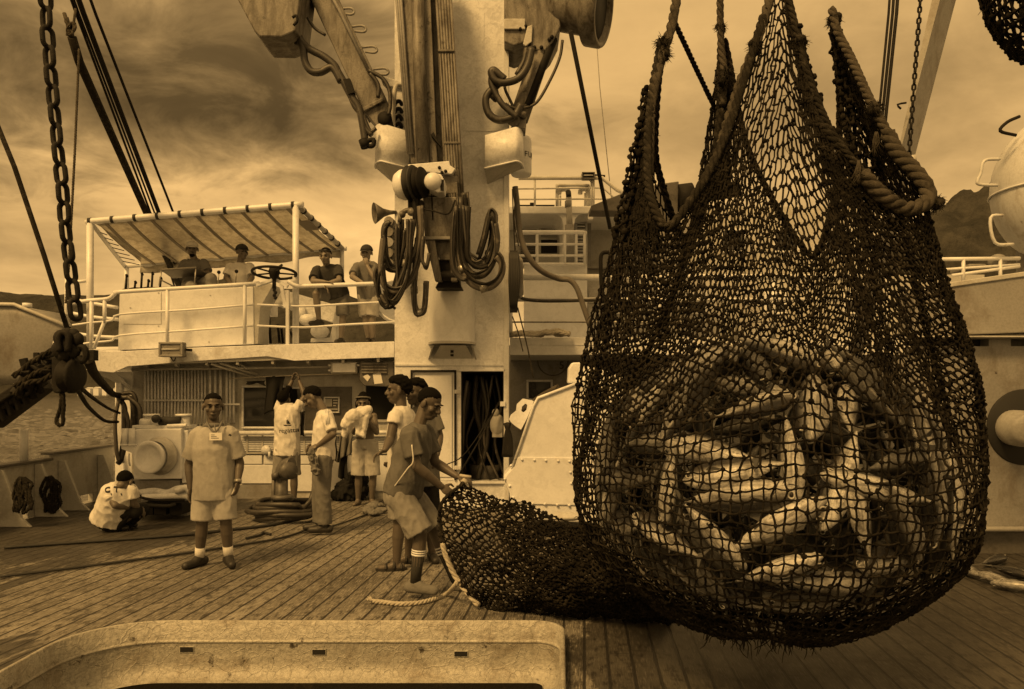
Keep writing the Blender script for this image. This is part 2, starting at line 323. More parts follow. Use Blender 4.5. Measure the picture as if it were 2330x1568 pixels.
# ================================================================ SETTING
def ground_mat():
    m = bpy.data.materials.new('deck_planks'); m.use_nodes = True; nt = m.node_tree; nt.nodes.clear()
    out = nd(nt, 'ShaderNodeOutputMaterial'); b = nd(nt, 'ShaderNodeBsdfPrincipled', {'Specular IOR Level': .35}); nt.links.new(b.outputs[0], out.inputs[0])
    pos = nd(nt, 'ShaderNodeNewGeometry').outputs['Position']
    rot = nd(nt, 'ShaderNodeMapping', {'Vector': pos, 'Rotation': (0, 0, math.atan(165/F))}).outputs[0]
    s = nd(nt, 'ShaderNodeSeparateXYZ', {0: rot})
    W = .155
    u = math_n(nt, 'DIVIDE', s.outputs[0], W); fr = math_n(nt, 'FRACT', math_n(nt, 'ADD', u, 500)); idx = math_n(nt, 'FLOOR', math_n(nt, 'ADD', u, 500))
    edge = math_n(nt, 'ABSOLUTE', math_n(nt, 'SUBTRACT', fr, .5))
    wob = nd(nt, 'ShaderNodeTexNoise', {'Vector': pos, 'Scale': 9.0, 'Detail': 4}).outputs[0]
    edge = math_n(nt, 'ADD', edge, math_n(nt, 'MULTIPLY', math_n(nt, 'SUBTRACT', wob, .5), .06))
    seam = ramp(nt, edge, [(.425, 0.0), (.455, 1.0)])
    # butt joints along each plank
    pr = nd(nt, 'ShaderNodeTexWhiteNoise', {'W': idx}, noise_dimensions='1D').outputs[0]
    vj = math_n(nt, 'FRACT', math_n(nt, 'ADD', math_n(nt, 'DIVIDE', s.outputs[1], 4.2), math_n(nt, 'ADD', math_n(nt, 'MULTIPLY', pr, 7.0), 50)))
    joint = ramp(nt, vj, [(.0, 1.0), (.0028, 1.0), (.0032, 0.0)])
    gv = nd(nt, 'ShaderNodeMapping', {'Vector': rot, 'Scale': (38, 2.2, 1)}).outputs[0]
    grain = nd(nt, 'ShaderNodeTexNoise', {'Vector': gv, 'Scale': 1.6, 'Detail': 8, 'Roughness': .7, 'Distortion': .6}).outputs[0]
    c = mix(nt, ramp(nt, grain, [(.3, 0.0), (.7, 1.0)]), (.14, .132, .118), (.30, .286, .262))
    c = mix(nt, math_n(nt, 'MULTIPLY', pr, .6), c, (.075, .07, .063))
    big = nd(nt, 'ShaderNodeTexNoise', {'Vector': pos, 'Scale': .8, 'Detail': 8, 'Roughness': .65}).outputs[0]
    c = mix(nt, ramp(nt, big, [(.40, 0.0), (.60, .8)]), c, (.06, .055, .048))
    blot = nd(nt, 'ShaderNodeTexNoise', {'Vector': nd(nt, 'ShaderNodeMapping', {'Vector': rot, 'Scale': (2.2, 1, 1)}).outputs[0], 'Scale': 7.0, 'Detail': 9, 'Roughness': .75}).outputs[0]
    c = mix(nt, ramp(nt, blot, [(.50, 0.0), (.58, .9)]), c, (.040, .036, .031))
    pale = nd(nt, 'ShaderNodeTexNoise', {'Vector': gv, 'Scale': 4.0, 'Detail': 6}).outputs[0]
    c = mix(nt, ramp(nt, pale, [(.52, 0.0), (.66, .6)]), c, (.40, .38, .35))
    # water on port side and in splashes; beside the net, wet and painted shade
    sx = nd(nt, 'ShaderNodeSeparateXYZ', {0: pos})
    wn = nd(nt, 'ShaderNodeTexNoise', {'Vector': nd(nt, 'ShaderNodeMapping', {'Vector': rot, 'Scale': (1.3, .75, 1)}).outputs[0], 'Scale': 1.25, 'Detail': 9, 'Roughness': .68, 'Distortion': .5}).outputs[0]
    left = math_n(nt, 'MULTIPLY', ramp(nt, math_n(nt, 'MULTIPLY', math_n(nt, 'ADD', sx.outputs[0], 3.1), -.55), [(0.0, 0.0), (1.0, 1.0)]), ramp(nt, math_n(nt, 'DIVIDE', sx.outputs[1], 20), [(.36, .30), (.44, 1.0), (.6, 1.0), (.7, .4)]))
    right = ramp(nt, math_n(nt, 'MULTIPLY', math_n(nt, 'SUBTRACT', sx.outputs[0], .1), .9), [(0.0, 0.0), (1.0, 1.0)])  # starboard wet planks, also carrying the net bag's shadow in their colour
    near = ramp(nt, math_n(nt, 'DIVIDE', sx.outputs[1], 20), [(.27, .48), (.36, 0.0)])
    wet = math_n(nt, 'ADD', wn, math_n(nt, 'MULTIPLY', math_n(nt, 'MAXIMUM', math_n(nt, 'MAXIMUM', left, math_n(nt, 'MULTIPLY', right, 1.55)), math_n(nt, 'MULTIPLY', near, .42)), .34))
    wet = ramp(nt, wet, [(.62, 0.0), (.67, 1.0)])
    c = mix(nt, math_n(nt, 'MULTIPLY', wet, .86), c, mix(nt, .85, c, (.014, .0125, .011)))  # wet tone taken extra dark to hold the shade under the net
    c = mix(nt, math_n(nt, 'MULTIPLY', math_n(nt, 'MAXIMUM', seam, joint), .93), c, (.016, .015, .014))
    nt.links.new(c, b.inputs['Base Color'])
    nt.links.new(mix(nt, wet, .8, ramp(nt, wn, [(.35, .34), (.65, .6)])), b.inputs['Roughness'])
    h = math_n(nt, 'SUBTRACT', math_n(nt, 'MULTIPLY', grain, math_n(nt, 'SUBTRACT', 1.0, math_n(nt, 'MULTIPLY', wet, .7))), math_n(nt, 'MULTIPLY', seam, 1.6))
    nt.links.new(nd(nt, 'ShaderNodeBump', {'Height': h, 'Strength': .6, 'Distance': .005}).outputs[0], b.inputs['Normal'])
    return m
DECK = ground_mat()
# hatch opening, rounded rectangle in plan
HX0, HX1, HY0, HY1 = -3.02, .355, 1.2, 5.40
def rrect(x0, x1, y0, y1, r, n=8):
    pts = []
    for cx, cy, a0, rr in ((x1-r[0], y1-r[0], 0, r[0]), (x0+r[1], y1-r[1], 90, r[1]), (x0+r[2], y0+r[2], 180, r[2]), (x1-r[3], y0+r[3], 270, r[3])):
        for k in range(n+1):
            a = R(a0+90*k/n); px_, py_ = cx+rr*math.cos(a), cy+rr*math.sin(a)
            pts.append((px_-.0665*(5.4-py_)*(px_-x0)/(x1-x0), py_))       # the starboard side runs slightly inwards
    return pts
HR = (.20, .55, .3, .2)
hole = rrect(HX0, HX1, HY0, HY1, HR)
bm = bmesh.new()
ov = [bm.verts.new((x, y, 0)) for x, y in ((-6.72, -5), (7.5, -5), (7.5, 21), (-6.72, 21))]
iv = [bm.verts.new((x, y, 0)) for x, y in hole]
ed = [bm.edges.new((l[i], l[(i+1) % len(l)])) for l in (ov, iv) for i in range(len(l))]
bmesh.ops.triangle_fill(bm, edges=ed, use_beauty=True, normal=(0, 0, 1))
for f in list(bm.faces):
    c = f.calc_center_median()
    if HX0+.1 < c.x < HX1-.1 and HY0+.1 < c.y < HY1-.1 and all(v in iv for v in f.verts): bm.faces.remove(f)
me = bpy.data.meshes.new('deck'); bm.to_mesh(me); bm.free()
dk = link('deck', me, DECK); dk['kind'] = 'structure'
# hatch coaming: flange proud of the deck, wall with weld seam and slots, curved lower lip
t = thing('hatch_coaming', 'pale painted steel hatch coaming with slots and a weld line, in front of the deck', 'hatch', (-1.4, 5.3, 0))
mb = MB()
def loop(off, z): return [Vector((x, y, z)) for x, y in rrect(HX0+off, HX1-off, HY0+off, HY1-off, tuple(max(.03, r-off) for r in HR), 10)]
prof = [(-.028, -.02), (-.028, .088), (-.022, .098), (-.006, .100), (0, .094), (.001, -.035), (.004, -.041), (.009, -.045), (.011, -.051), (.009, -.057), (.004, -.061), (.002, -.068), (.003, -.20), (.012, -.245), (.035, -.28), (.075, -.305), (.13, -.318)]
mb.sheet([loop(o, z) for o, z in prof], close=True)
part('coaming_wall', mb, CREAM, t)
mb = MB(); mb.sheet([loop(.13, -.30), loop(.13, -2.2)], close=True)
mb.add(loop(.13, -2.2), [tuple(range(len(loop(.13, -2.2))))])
part('hold_lining', mb, IRON, t)  # near-black lining, the shadow down in the hold is put into its colour
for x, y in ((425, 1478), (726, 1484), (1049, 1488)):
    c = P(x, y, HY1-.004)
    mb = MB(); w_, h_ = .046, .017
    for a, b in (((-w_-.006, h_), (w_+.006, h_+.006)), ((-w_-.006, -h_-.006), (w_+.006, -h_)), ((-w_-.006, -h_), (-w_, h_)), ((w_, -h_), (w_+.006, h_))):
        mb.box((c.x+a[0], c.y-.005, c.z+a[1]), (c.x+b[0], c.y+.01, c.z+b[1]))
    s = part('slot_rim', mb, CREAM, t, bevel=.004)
    mb = MB(); mb.box((c.x-w_, c.y-.006, c.z-h_), (c.x+w_, c.y+.004, c.z+h_)); part('painted_slot_dark', mb, BLACK, s)  # black block painting the dark inside of the slot
# ---- sea
def sea_mat():
    m = bpy.data.materials.new('sea_water'); m.use_nodes = True; nt = m.node_tree; nt.nodes.clear()
    out = nd(nt, 'ShaderNodeOutputMaterial'); b = nd(nt, 'ShaderNodeBsdfPrincipled', {'Roughness': .12, 'Specular IOR Level': .5}); nt.links.new(b.outputs[0], out.inputs[0])
    pos = nd(nt, 'ShaderNodeNewGeometry').outputs['Position']
    v = nd(nt, 'ShaderNodeMapping', {'Vector': pos, 'Scale': (.55, 1, 1)}).outputs[0]
    a = nd(nt, 'ShaderNodeTexNoise', {'Vector': v, 'Scale': .42, 'Detail': 6, 'Roughness': .62, 'Distortion': .8}).outputs[0]
    c = nd(nt, 'ShaderNodeTexNoise', {'Vector': v, 'Scale': 1.5, 'Detail': 5, 'Roughness': .6, 'Distortion': .6}).outputs[0]
    h = math_n(nt, 'ADD', a, math_n(nt, 'MULTIPLY', c, .35))
    nt.links.new(nd(nt, 'ShaderNodeBump', {'Height': h, 'Strength': .8, 'Distance': .25}).outputs[0], b.inputs['Normal'])
    foam = nd(nt, 'ShaderNodeTexNoise', {'Vector': v, 'Scale': .25, 'Detail': 10, 'Roughness': .7}).outputs[0]
    nt.links.new(mix(nt, ramp(nt, foam, [(.66, 0.0), (.72, .6)]), (.05, .048, .044), (.5, .5, .5)), b.inputs['Base Color'])
    return m
mb = MB(); rows = []
for Y in [-9000, -400, -10]+list(np.geomspace(14, 1100, 330))+[1600, 9000]:
    row = []
    for pxx in [-30000, -4000]+list(np.linspace(-700, 1150, 300))+[1500, 2300, 3200, 7000, 30000]:
        X = (pxx-CX)/F*max(abs(Y), 60); z = -2.5
        if 14 <= Y < 1099: z += .34*mnoise.fractal(Vector((X*.35+Y*.06, Y*.75, 0)), .75, 2.2, 5)*min(1, .35+Y/120)
        row.append((X, Y, z))
    rows.append(row)
mb.sheet(rows)
struct('sea', mb, sea_mat())
# ---- hills across the water
HILL = mat('hill_forest', (.060, .058, .052), .95, dirt=(.022, .022, .02), dscale=.012, damt=(.40, .66), speck=0, bump=1.0, bscale=.05, bdist=12, tone=.35, tscale=.03, spec=.1)
def hills(name, prof, Yshore, depth, seed, mt):
    xs = np.arange(prof[0][0], prof[-1][0]+1, 9.0); rows = []
    px = [p[0] for p in prof]; py = [p[1] for p in prof]
    nr = 22
    for j in range(nr+8):
        t = j/(nr-1); Y = Yshore+depth*t; row = []
        for x in xs:
            X = (x-CX)/F*(Yshore+depth); top = (HY-np.interp(x, px, py))/F*(Yshore+depth)
            n = mnoise.fractal(Vector((X/130+seed, Y/130, 0)), .9, 2.1, 6)*.22
            z = max(0, top*(math.sin(min(t, 1)*math.pi/2)**1.15)*(1+n*(1-t*.75 if t < 1 else .25)) if t <= 1 else top*max(0, 1-(t-1)*2.2)) - 2.6 + (EYE if t > .5 else EYE*t*2)
            row.append((X*(Y/(Yshore+depth))**.5, Y, z))
        rows.append(row)
    mb = MB(); mb.sheet(rows); return struct(name, mb, mt)
hills('hills', [(-900, 760), (-500, 700), (-250, 665), (0, 668), (120, 672), (260, 668), (420, 655), (560, 640), (660, 650), (760, 668), (860, 700), (960, 720), (1100, 760), (1250, 830), (1330, 893)], 1150, 420, 3.3, HILL)
hills('hills', [(1500, 893), (1700, 760), (1900, 640), (2060, 520), (2150, 463), (2190, 440), (2260, 428), (2340, 415), (2450, 380), (2700, 360), (3100, 420), (3500, 560), (3900, 800)], 1500, 600, 8.1, HILL)
# shoreline buildings far away on the left
for i, (x, y, w_, h_) in enumerate(((196, 884, 9, 9), (212, 883, 12, 10), (232, 885, 10, 7), (258, 884, 14, 9), (176, 885, 9, 7), (30, 885, 14, 8))):
    mb = MB(); a = P(x, y, 1140); b = P(x+w_, y+h_, 1140)
    mb.box((a.x, 1140, -2.5), (b.x, 1152, a.z)); mb.prism([(a.x-.5, 1139.5, a.z), (b.x+.5, 1139.5, a.z), ((a.x+b.x)/2, 1139.5, a.z+1.8)], (0, 13, 0))
    single('shore_house', mb, WHITE, 'tiny pale house on the far shoreline under the hills', 'house', 'tiny houses on the far shore')
# ---- port bulwark
t = thing('bulwark', 'grey steel bulwark along the deck edge by the open sea, gaps at its foot', 'bulwark', (-6.75, 9, 0))
mb = MB()
def bw_z(Y): return .80 if Y > 10.9 else .74
mb.box((-6.80, 3.0, .14), (-6.72, 10.85, .76)); mb.box((-6.80, 10.85, .14), (-6.72, 12.6, .84))
part('bulwark_plate', mb, PALEG, t)
mb = MB(); mb.box((-6.86, 2.9, .762), (-6.66, 10.86, .80)); mb.box((-6.86, 10.862, .842), (-6.66, 12.6, .88)); part('top_rail', mb, DARKP, t, bevel=.01)
for Y in (4.5, 5.9, 7.2, 8.5, 9.7, 10.5, 11.05, 12.1):
    mb = MB(); mb.prism([(-6.715, Y, .0), (-6.25, Y, .0), (-6.38, Y, .12), (-6.62, Y, .74), (-6.715, Y, .74)], (0, .05, 0)); mb.box((-6.80, Y-.12, 0), (-6.722, Y+.16, .138))
    part('bracket', mb, PALEG, t, bevel=.008)
mb = MB(); mb.tube([(-6.76, 10.35, .80), (-6.76, 10.35, 1.23)], .052, 12)
single('bollard_post', mb, STREAK, 'short rusty upright post on top of the bulwark', 'post', loc=(-6.76, 10.35, .8))
for k, (x0, Yb) in enumerate(((112, 10.5), (50, 9.6))):
    mb = MB(); rr = random.Random(k)
    for q in range(7):
        dx = rr.uniform(-14, 14); top = P(x0+dx*.4, 1085+rr.uniform(-8, 8), Yb); pts = [top]
        for s in range(1, 6): pts.append(P(x0+dx+6*math.sin(s*1.3+q), 1085+s*16*rr.uniform(.9, 1.05), Yb-.04*rr.random()))
        for s in range(4, 0, -1): pts.append(P(x0+dx+9+6*math.sin(s+q), 1085+s*16*rr.uniform(.9, 1.05), Yb-.04*rr.random()))
        pts.append(top+Vector((.02, 0, 0))); mb.rope(spl(pts, 4), .022, n=5)
    single('rope_hank', mb, ROPED, ('dark hank of rope hanging on the bulwark nearer the crouching man', 'dark hank of rope on the bulwark, below the rusty upright post')[k], 'rope', 'rope hanks on the bulwark')
# ---- deck of the ship's hull below the bulwark
mb = MB(); mb.box((-6.95, -6, -3), (-6.725, 21.1, -.02)); mb.box((-6.725, 21.0, -3), (7.5, 21.1, -.02)); struct('hull', mb, GREYP)
# ================================================================ WORK BOAT at far left
t = thing('work_boat', 'weathered grey hull of a small work boat stowed behind the rusty jib arm', 'boat', P(60, 850, 8.4))
mb = MB(); Yb = 8.4
sec = []
for i in range(15):
    k = i/14; x = 152-(k**.9)*520
    topy = 742-49*min(1, (152-x)/120)-.02*max(0, 32-x); boty = 745+128*min(1, ((152-x)/125)**.85)
    wd = .05+1.0*math.sin(min(1, k*1.6)*math.pi/2)
    row = []
    for j in range(9):
        s = j/8; y = topy+(boty-topy)*s
        row.append(P(x, y, Yb)+Vector((0, wd*(.25*s*s+.0)*1.2, 0)))
    for j in range(9):
        s = 1-j/8; y = topy+(boty-topy)*s
        row.append(P(x, y, Yb)+Vector((0, wd*(2.0-.6*s), 0)))
    sec.append(row)
mb.sheet(sec, close=True); mb.add(sec[-1], [tuple(range(18))])
part('hull', mb, GREYP, t)
mb = MB(); mb.tube([P(x, 742-49*min(1, (152-x)/120)-.02*max(0, 32-x), Yb-.02) for x in (153, 110, 70, 32, -60, -200, -360)], .022, 8); part('gunwale', mb, WALLG, t)
mb = MB(); mb.tube([P(62, 690, Yb+.2), P(62, 700, Yb+.2)], .05, 14); part('cleat', mb, WHITE, t)
mb = MB(); c = P(142, 790, Yb)
mb.tube(spl([P(126, 810, Yb-.03), P(128, 775, Yb-.06), P(143, 757, Yb-.07), P(160, 770, Yb-.06), P(160, 800, Yb-.03)], 5), .03, 10)
part('towing_eye', mb, WHITE, t)
# ================================================================ SUPERSTRUCTURE, left
HS = thing('deckhouse', 'white steel deckhouse with an overhanging upper deck beside the crane mast', 'deckhouse', P(600, 1140, 12.4))
YW = 12.4; YE = 11.7
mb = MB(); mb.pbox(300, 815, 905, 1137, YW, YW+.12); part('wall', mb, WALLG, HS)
mb = MB(); mb.prism([P(300, 815, YW), P(300, 1137, YW), P(262, 1137, YW+.9), P(262, 815, YW+.9)], (0, .1, 0)); mb.pbox(264, 870, 276, 1055, 12.1, 12.2); part('side_wall', mb, WHITE, HS)
mb = MB()
top = [(196, 796), (262, 800), (420, 792), (577, 786), (680, 783), (897, 777)]; bot = [(897, 813), (670, 821), (607, 811), (440, 822), (290, 834), (258, 848), (196, 842)]
mb.pprism(top+bot, YE, .035)
mb.prism([P(262, 801, YE+.04), P(897, 778, YE+.04), P(900, 778, 16.5), P(200, 790, 16.5)], (0, 0, -.06))     # deck plate
part('upper_deck', mb, WHITE, HS, bevel=.006)
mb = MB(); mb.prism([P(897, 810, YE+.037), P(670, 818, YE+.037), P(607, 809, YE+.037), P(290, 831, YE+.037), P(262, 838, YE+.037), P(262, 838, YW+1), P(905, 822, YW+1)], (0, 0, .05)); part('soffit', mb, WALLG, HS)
mb = MB()
for x in (330, 400, 470, 540, 620, 700, 780, 860): mb.bar(P(x, 828-(x-330)*.018, YE+.06), P(x+8, 838-(x-330)*.02, YW-.01), .04, .07)
mb.tube([P(300, 841, 12.0), P(560, 838, 12.0), P(900, 832, 12.0)], .018, 8); mb.tube([P(545, 828, 11.9), P(595, 858, 12.3), P(760, 850, 12.3), P(900, 850, 12.3)], .012, 6)
mb.tube([P(480, 828, 11.8), P(590, 862, 12.35)], .022, 6); mb.tube([P(500, 826, 11.8), P(610, 860, 12.35)], .022, 6)
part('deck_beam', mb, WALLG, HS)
mb = MB(); mb.prism([P(262, 846, YE+.05), P(300, 846, YE+.05), P(300, 885, YW), P(300, 905, YW+.3), P(262, 870, YW+.3)], (0, .05, 0)); mb.prism([P(200, 842, 11.8), P(262, 846, 11.8), P(300, 890, 12.2), P(262, 868, 12.2)], (0, .06, 0)); part('knee_bracket', mb, WHITE, HS)
# pipes panel
mb = MB()
for i in range(19):
    x = 330+i*7.6; mb.tube([P(x, 842, YW-.05), P(x, 965, YW-.05)], .018, 8)
for i, x in enumerate((478, 490, 502, 516, 524, 532)): mb.tube([P(x, 838, YW-.08), P(x, 962, YW-.08)], .022, 8)
part('pipe_bank', mb, WHITE, HS)
mb = MB(); mb.pbox(326, 909, 470, 913, YW-.10, YW-.075); mb.pbox(474, 918, 545, 922, YW-.13, YW-.105); part('pipe_clamp', mb, WHITE, HS)
def window(x0, y0, x1, y1, Y, parent, gl=GLASS, fw=5, mtl=WHITE):
    fr = MB(); 
    for a in ((x0, y0, x1, y0+fw), (x0, y1-fw, x1, y1), (x0, y0+fw, x0+fw, y1-fw), (x1-fw, y0+fw, x1, y1-fw)): fr.pbox(*a, Y-.045, Y+.01)
    o = part('window', fr, mtl, parent, bevel=.012)
    pn = MB(); pn.pbox(x0+fw, y0+fw, x1-fw, y1-fw, Y-.012, Y-.004); part('pane', pn, gl, o); return o
window(549, 877, 652, 976, YW, HS); window(652, 880, 690, 976, YW, HS)
mb = MB(); mb.pbox(694, 880, 800, 985, YW-.03, YW-.002); part('dark_board', mb, DARKP, HS, bevel=.008)
wn_ = window(736, 903, 772, 940, YW-.03, HS, gl=DARKP, fw=3)
mb = MB()
for i in range(6): mb.pbox(740+i*2.6, 908, 741.4+i*2.6, 925, YW-.05, YW-.0455)
for a in ((758, 910, 768, 912), (758, 916, 768, 918), (758, 922, 764, 924), (740, 930, 768, 932)): mb.pbox(*a, YW-.05, YW-.0455)
part('notice', mb, PAPER, wn_)
mb = MB(); mb.pbox(832, 872, 897, 957, YW-.02, YW-.005); part('doorway', mb, BLACK, HS)  # black sheet on the wall, paints the dark of an open doorway
mb = MB(); mb.pbox(826, 866, 832, 985, YW-.04, YW-.001); mb.pbox(832, 955, 900, 961, YW-.04, YW-.001); part('door_frame', mb, WALLG, HS, bevel=.006)
mb = MB(); mb.tube([P(545, 985, YW-.12), P(830, 984, YW-.12)], .035, 10); mb.tube([P(835, 984, YW-.12), P(900, 984, YW-.12)], .035, 10); part('handrail', mb, WHITE, HS)
mb = MB()
for i in range(9): mb.pbox(548, 992+i*4.0, 898, 994.4+i*4.0, YW-.035, YW-.002)
part('louvre', mb, WHITE, HS)
mb = MB()
for x in (560, 595, 690, 735, 780, 840): mb.pbox(x, 990, x+4, 1029, YW-.045, YW-.036)
mb.pbox(546, 1029, 898, 1033, YW-.05, YW-.002)
part('louvre_frame', mb, WALLG, HS)
mb = MB()
for a in ((548, 1036, 596, 1056), (548, 1058, 628, 1100), (600, 1036, 660, 1056), (632, 1058, 720, 1118), (724, 1036, 800, 1118), (804, 1036, 898, 1118), (664, 1036, 720, 1056)): mb.pbox(*a, YW-.03, YW-.002)
part('lower_panel', mb, WHITE2, HS, bevel=.006)
mb = MB(); c = P(610, 1024, YW-.05); mb.lathe([(0, -.0), (.05, 0), (.05, .06), (.08, .06), (.08, .09), (0, .09)], c+Vector((0, .02, 0)), (-.2, -1, 0), 14); mb.tube([P(613, 1028, YW-.12), P(613, 1042, YW-.12)], .02, 8); part('valve', mb, WHITE, HS)
mb = MB(); mb.pbox(476, 1104, 632, 1137, YW-.05, YW-.001); mb.pbox(476, 1134, 900, 1140, YW-.09, YW-.001); part('kick_plate', mb, GREYP, HS)
# hoses over the corner
for k, (pts, r) in enumerate(((((266, 905), (286, 895), (306, 900), (312, 950), (306, 1000), (312, 1040)), .035), (((270, 905), (284, 930), (282, 990), (274, 1045), (268, 1055)), .04), (((276, 905), (300, 910), (302, 960), (294, 1010)), .04), (((270, 910), (262, 960), (266, 1030), (272, 1050)), .03), (((290, 902), (318, 930), (316, 985), (305, 1010)), .035), (((280, 920), (292, 960), (286, 1010), (276, 1050)), .03))):
    mb = MB(); mb.tube(spl([P(x, y, 11.95-.04*k) for x, y in pts], 5), r, 8)
    single('hanging_hose', mb, RUBBER if k != 3 else RUBBERL, 'slack hose hung over the seaward corner of the deckhouse', 'hose', 'hoses hung over the deckhouse corner')
# box lamp, air conditioner
t = thing('wall_lamp', 'rectangular white bulkhead lamp under the upper deck beside the dark slatted unit', 'lamp', P(782, 850, 11.9))
mb = MB(); mb.pbox(752, 823, 813, 850, 11.9, 12.0); part('housing', mb, WALLG, t, bevel=.01)
mb = MB(); mb.pbox(756, 826, 809, 847, 11.87, 11.898); part('diffuser', mb, WHITE2, t, bevel=.01)
mb = MB(); mb.pbox(747, 829, 752, 833, 11.9, 11.95); mb.pbox(813, 829, 818, 833, 11.9, 11.95); mb.pbox(747, 841, 752, 845, 11.9, 11.95); part('latch', mb, WHITE, t)
t = thing('air_unit', 'dark slatted ventilation unit with two papers on it, under the upper deck', 'air unit', P(850, 880, 11.9))
mb = MB(); mb.prism([P(818, 822, 11.85), P(896, 822, 11.85), P(896, 872, 11.85), P(880, 880, 11.85), P(828, 878, 11.85), P(818, 866, 11.85)], (0, .4, 0)); part('case', mb, DARKP, t, bevel=.015)
mb = MB()
for i in range(4): mb.pbox(822, 826+i*6.5, 880, 829.5+i*6.5, 11.82, 11.848)
part('slat', mb, BOOM, t)
for q, mt_ in (([(826, 857), (836, 851), (843, 858), (836, 868)], PAPER), ([(848, 851), (866, 848), (871, 872), (852, 874)], PAPER)):
    mb = MB(); mb.pprism(q, 11.843, .005); part('paper_notice', mb, mt_, t)
# floodlight on the deck edge
def floodlight(label, x0, y0, x1, y1, Y, dark=False):
    t = thing('floodlight', label, 'floodlight', P((x0+x1)/2, y1, Y))
    mb = MB(); mb.pbox(x0, y0, x1, y1, Y, Y+.16); part('housing', mb, DARKP if dark else BOOM, t, bevel=.02)
    mb = MB(); e = (x1-x0)*.09
    for a in ((x0, y0, x1, y0+e), (x0, y1-e, x1, y1), (x0, y0+e, x0+e, y1-e), (x1-e, y0+e, x1, y1-e)): mb.pbox(*a, Y-.03, Y-.001)
    part('bezel', mb, DARKP if dark else GREYP, t, bevel=.008)
    mb = MB(); mb.pbox(x0+e, y0+e, x1-e, y1-e, Y-.006, Y-.0012); part('lens', mb, IRON if dark else ALU, t)
    mb = MB(); mb.tube([P(x0+e*1.6, (y0+y1)/2, Y-.018), P(x1-e*1.6, (y0+y1)/2, Y-.018)], .012, 8); part('tube_lamp', mb, WALLG, t)
    mb = MB(); mb.bar(P(x1-2, (y0+y1)/2, Y+.1), P(x1+22, (y0+y1)/2+2, Y+.18), .05, .04); mb.tube(spl([P((x0+x1)/2, y1, Y+.1), P((x0+x1)/2+8, y1+10, Y+.1), P((x0+x1)/2+12, y1+2, Y+.2)], 4), .008, 6); part('mount', mb, IRON, t)
    return t
floodlight('square floodlight bolted to the upper deck edge below the white cabinet', 360, 778, 415, 812, 11.45)
# ---- rail of the upper deck
t = thing('guard_rail', 'white pipe guard rail along the upper deck below the awning', 'railing', P(560, 790, 11.8))
YR = 11.8
def prail(mb, pts, r, Y=YR): mb.tube(spl([P(x, y, Y) for x, y in pts], 3), r, 8)
mb = MB()
prail(mb, [(165, 690), (204, 684), (246, 680), (262, 668), (276, 664), (430, 655), (590, 645)], .034); prail(mb, [(655, 640), (672, 650), (690, 651), (780, 648), (870, 645)], .034)
part('top_rail', mb, WHITE2, t)
for pts in ([(165, 740), (210, 734), (255, 729), (275, 715), (430, 705), (577, 693)], [(585, 693), (690, 697), (780, 692), (900, 686)], [(165, 787), (205, 780), (255, 775), (275, 763), (430, 752), (577, 741)], [(585, 741), (690, 745), (780, 739), (900, 733)]):
    mb = MB(); prail(mb, pts, .017); part('mid_rail', mb, WHITE2, t)
for x, y0, y1 in ((381, 658, 795), (557, 646, 783), (208, 682, 795), (238, 683, 735)):
    mb = MB(); mb.tube([P(x, y0, YR), P(x, y1, YR)], .03, 8); part('post', mb, WHITE2, t)
mb = MB(); mb.tube([P(238, 730, YR), P(214, 793, YR)], .028, 8); part('brace', mb, WHITE2, t)
mb = MB(); mb.pbox(650, 660, 657, 798, YR-.05, YR); part('flat_post', mb, WHITE2, t)
# rail further aft at left
t = thing('guard_rail', 'white pipe rail at the end of the upper deck, behind the heavy chain', 'railing', P(170, 790, 13.2))
for pts in ([(150, 645), (205, 638)], [(150, 678), (210, 690), (268, 700)], [(160, 712), (215, 722), (270, 727)], [(150, 755), (215, 765), (270, 768)]):
    mb = MB(); prail(mb, pts, .03, 13.0); part('rail', mb, WHITE2, t)
mb = MB(); mb.tube([P(152, 600, 13.0), P(150, 790, 13.0)], .03, 8); part('post', mb, WHITE2, t)
# ---- control cabinet
t = thing('control_cabinet', 'large flat white control cabinet behind the guard rail under the awning', 'cabinet', P(420, 795, 12.1))
mb = MB(); mb.prism([P(x, y, 12.1) for x, y in ((272, 667), (576, 652), (578, 783), (268, 797))], (0, .75, 0)); part('body', mb, WHITE2, t, bevel=.01)
mb = MB()
mb.pbox(281, 737, 366, 738.2, 12.094, 12.1); mb.pbox(366, 664, 367, 738, 12.094, 12.1)
for x, y in ((360, 666), (478, 672), (360, 742), (475, 778), (296, 700)): mb.pbox(x-1.3, y-1.3, x+1.3, y+1.3, 12.09, 12.1)
part('panel_seam', mb, WALLG, t)
mb = MB(); mb.prism([P(x, y, 12.12) for x, y in ((576, 652), (600, 640), (622, 648), (592, 700), (587, 782), (578, 783))], (0, .5, 0)); part('end_panel', mb, WALLG, t, bevel=.006)
# control levers
for i, (x, h_, ball) in enumerate(((286, 32, 0), (306, 16, 0), (321, 34, 0), (336, 18, 0), (345, 34, 0), (364, 22, 0), (496, 30, 1), (536, 30, 1))):
    t2 = thing('control_lever', ('short black control lever standing on the cabinet beside the tray table', 'thin ball topped control lever standing on the cabinet between the seated men')[ball], 'lever', P(x, 658, 12.25), 'ball topped levers' if ball else 'black levers on the cabinet')
    yb = 660-(x-286)*.05
    mb = MB(); mb.tube([P(x, yb, 12.25), P(x+2, yb-h_, 12.25)], .018 if not ball else .010, 8); part('shaft', mb, IRON if not ball else ALU, t2)
    mb = MB()
    if ball: mb.ell(P(x+2, yb-h_, 12.25), (.03, .03, .03))
    else: mb.tube([P(x+1, yb-h_, 12.25), P(x+4, yb-h_-1, 12.25)], .03, 8)
    part('knob', mb, IRON, t2)
    if not ball: mb = MB(); mb.pbox(x-8, yb-3, x+16, yb+1, 12.2, 12.32); part('base', mb, IRON, t2, bevel=.01)
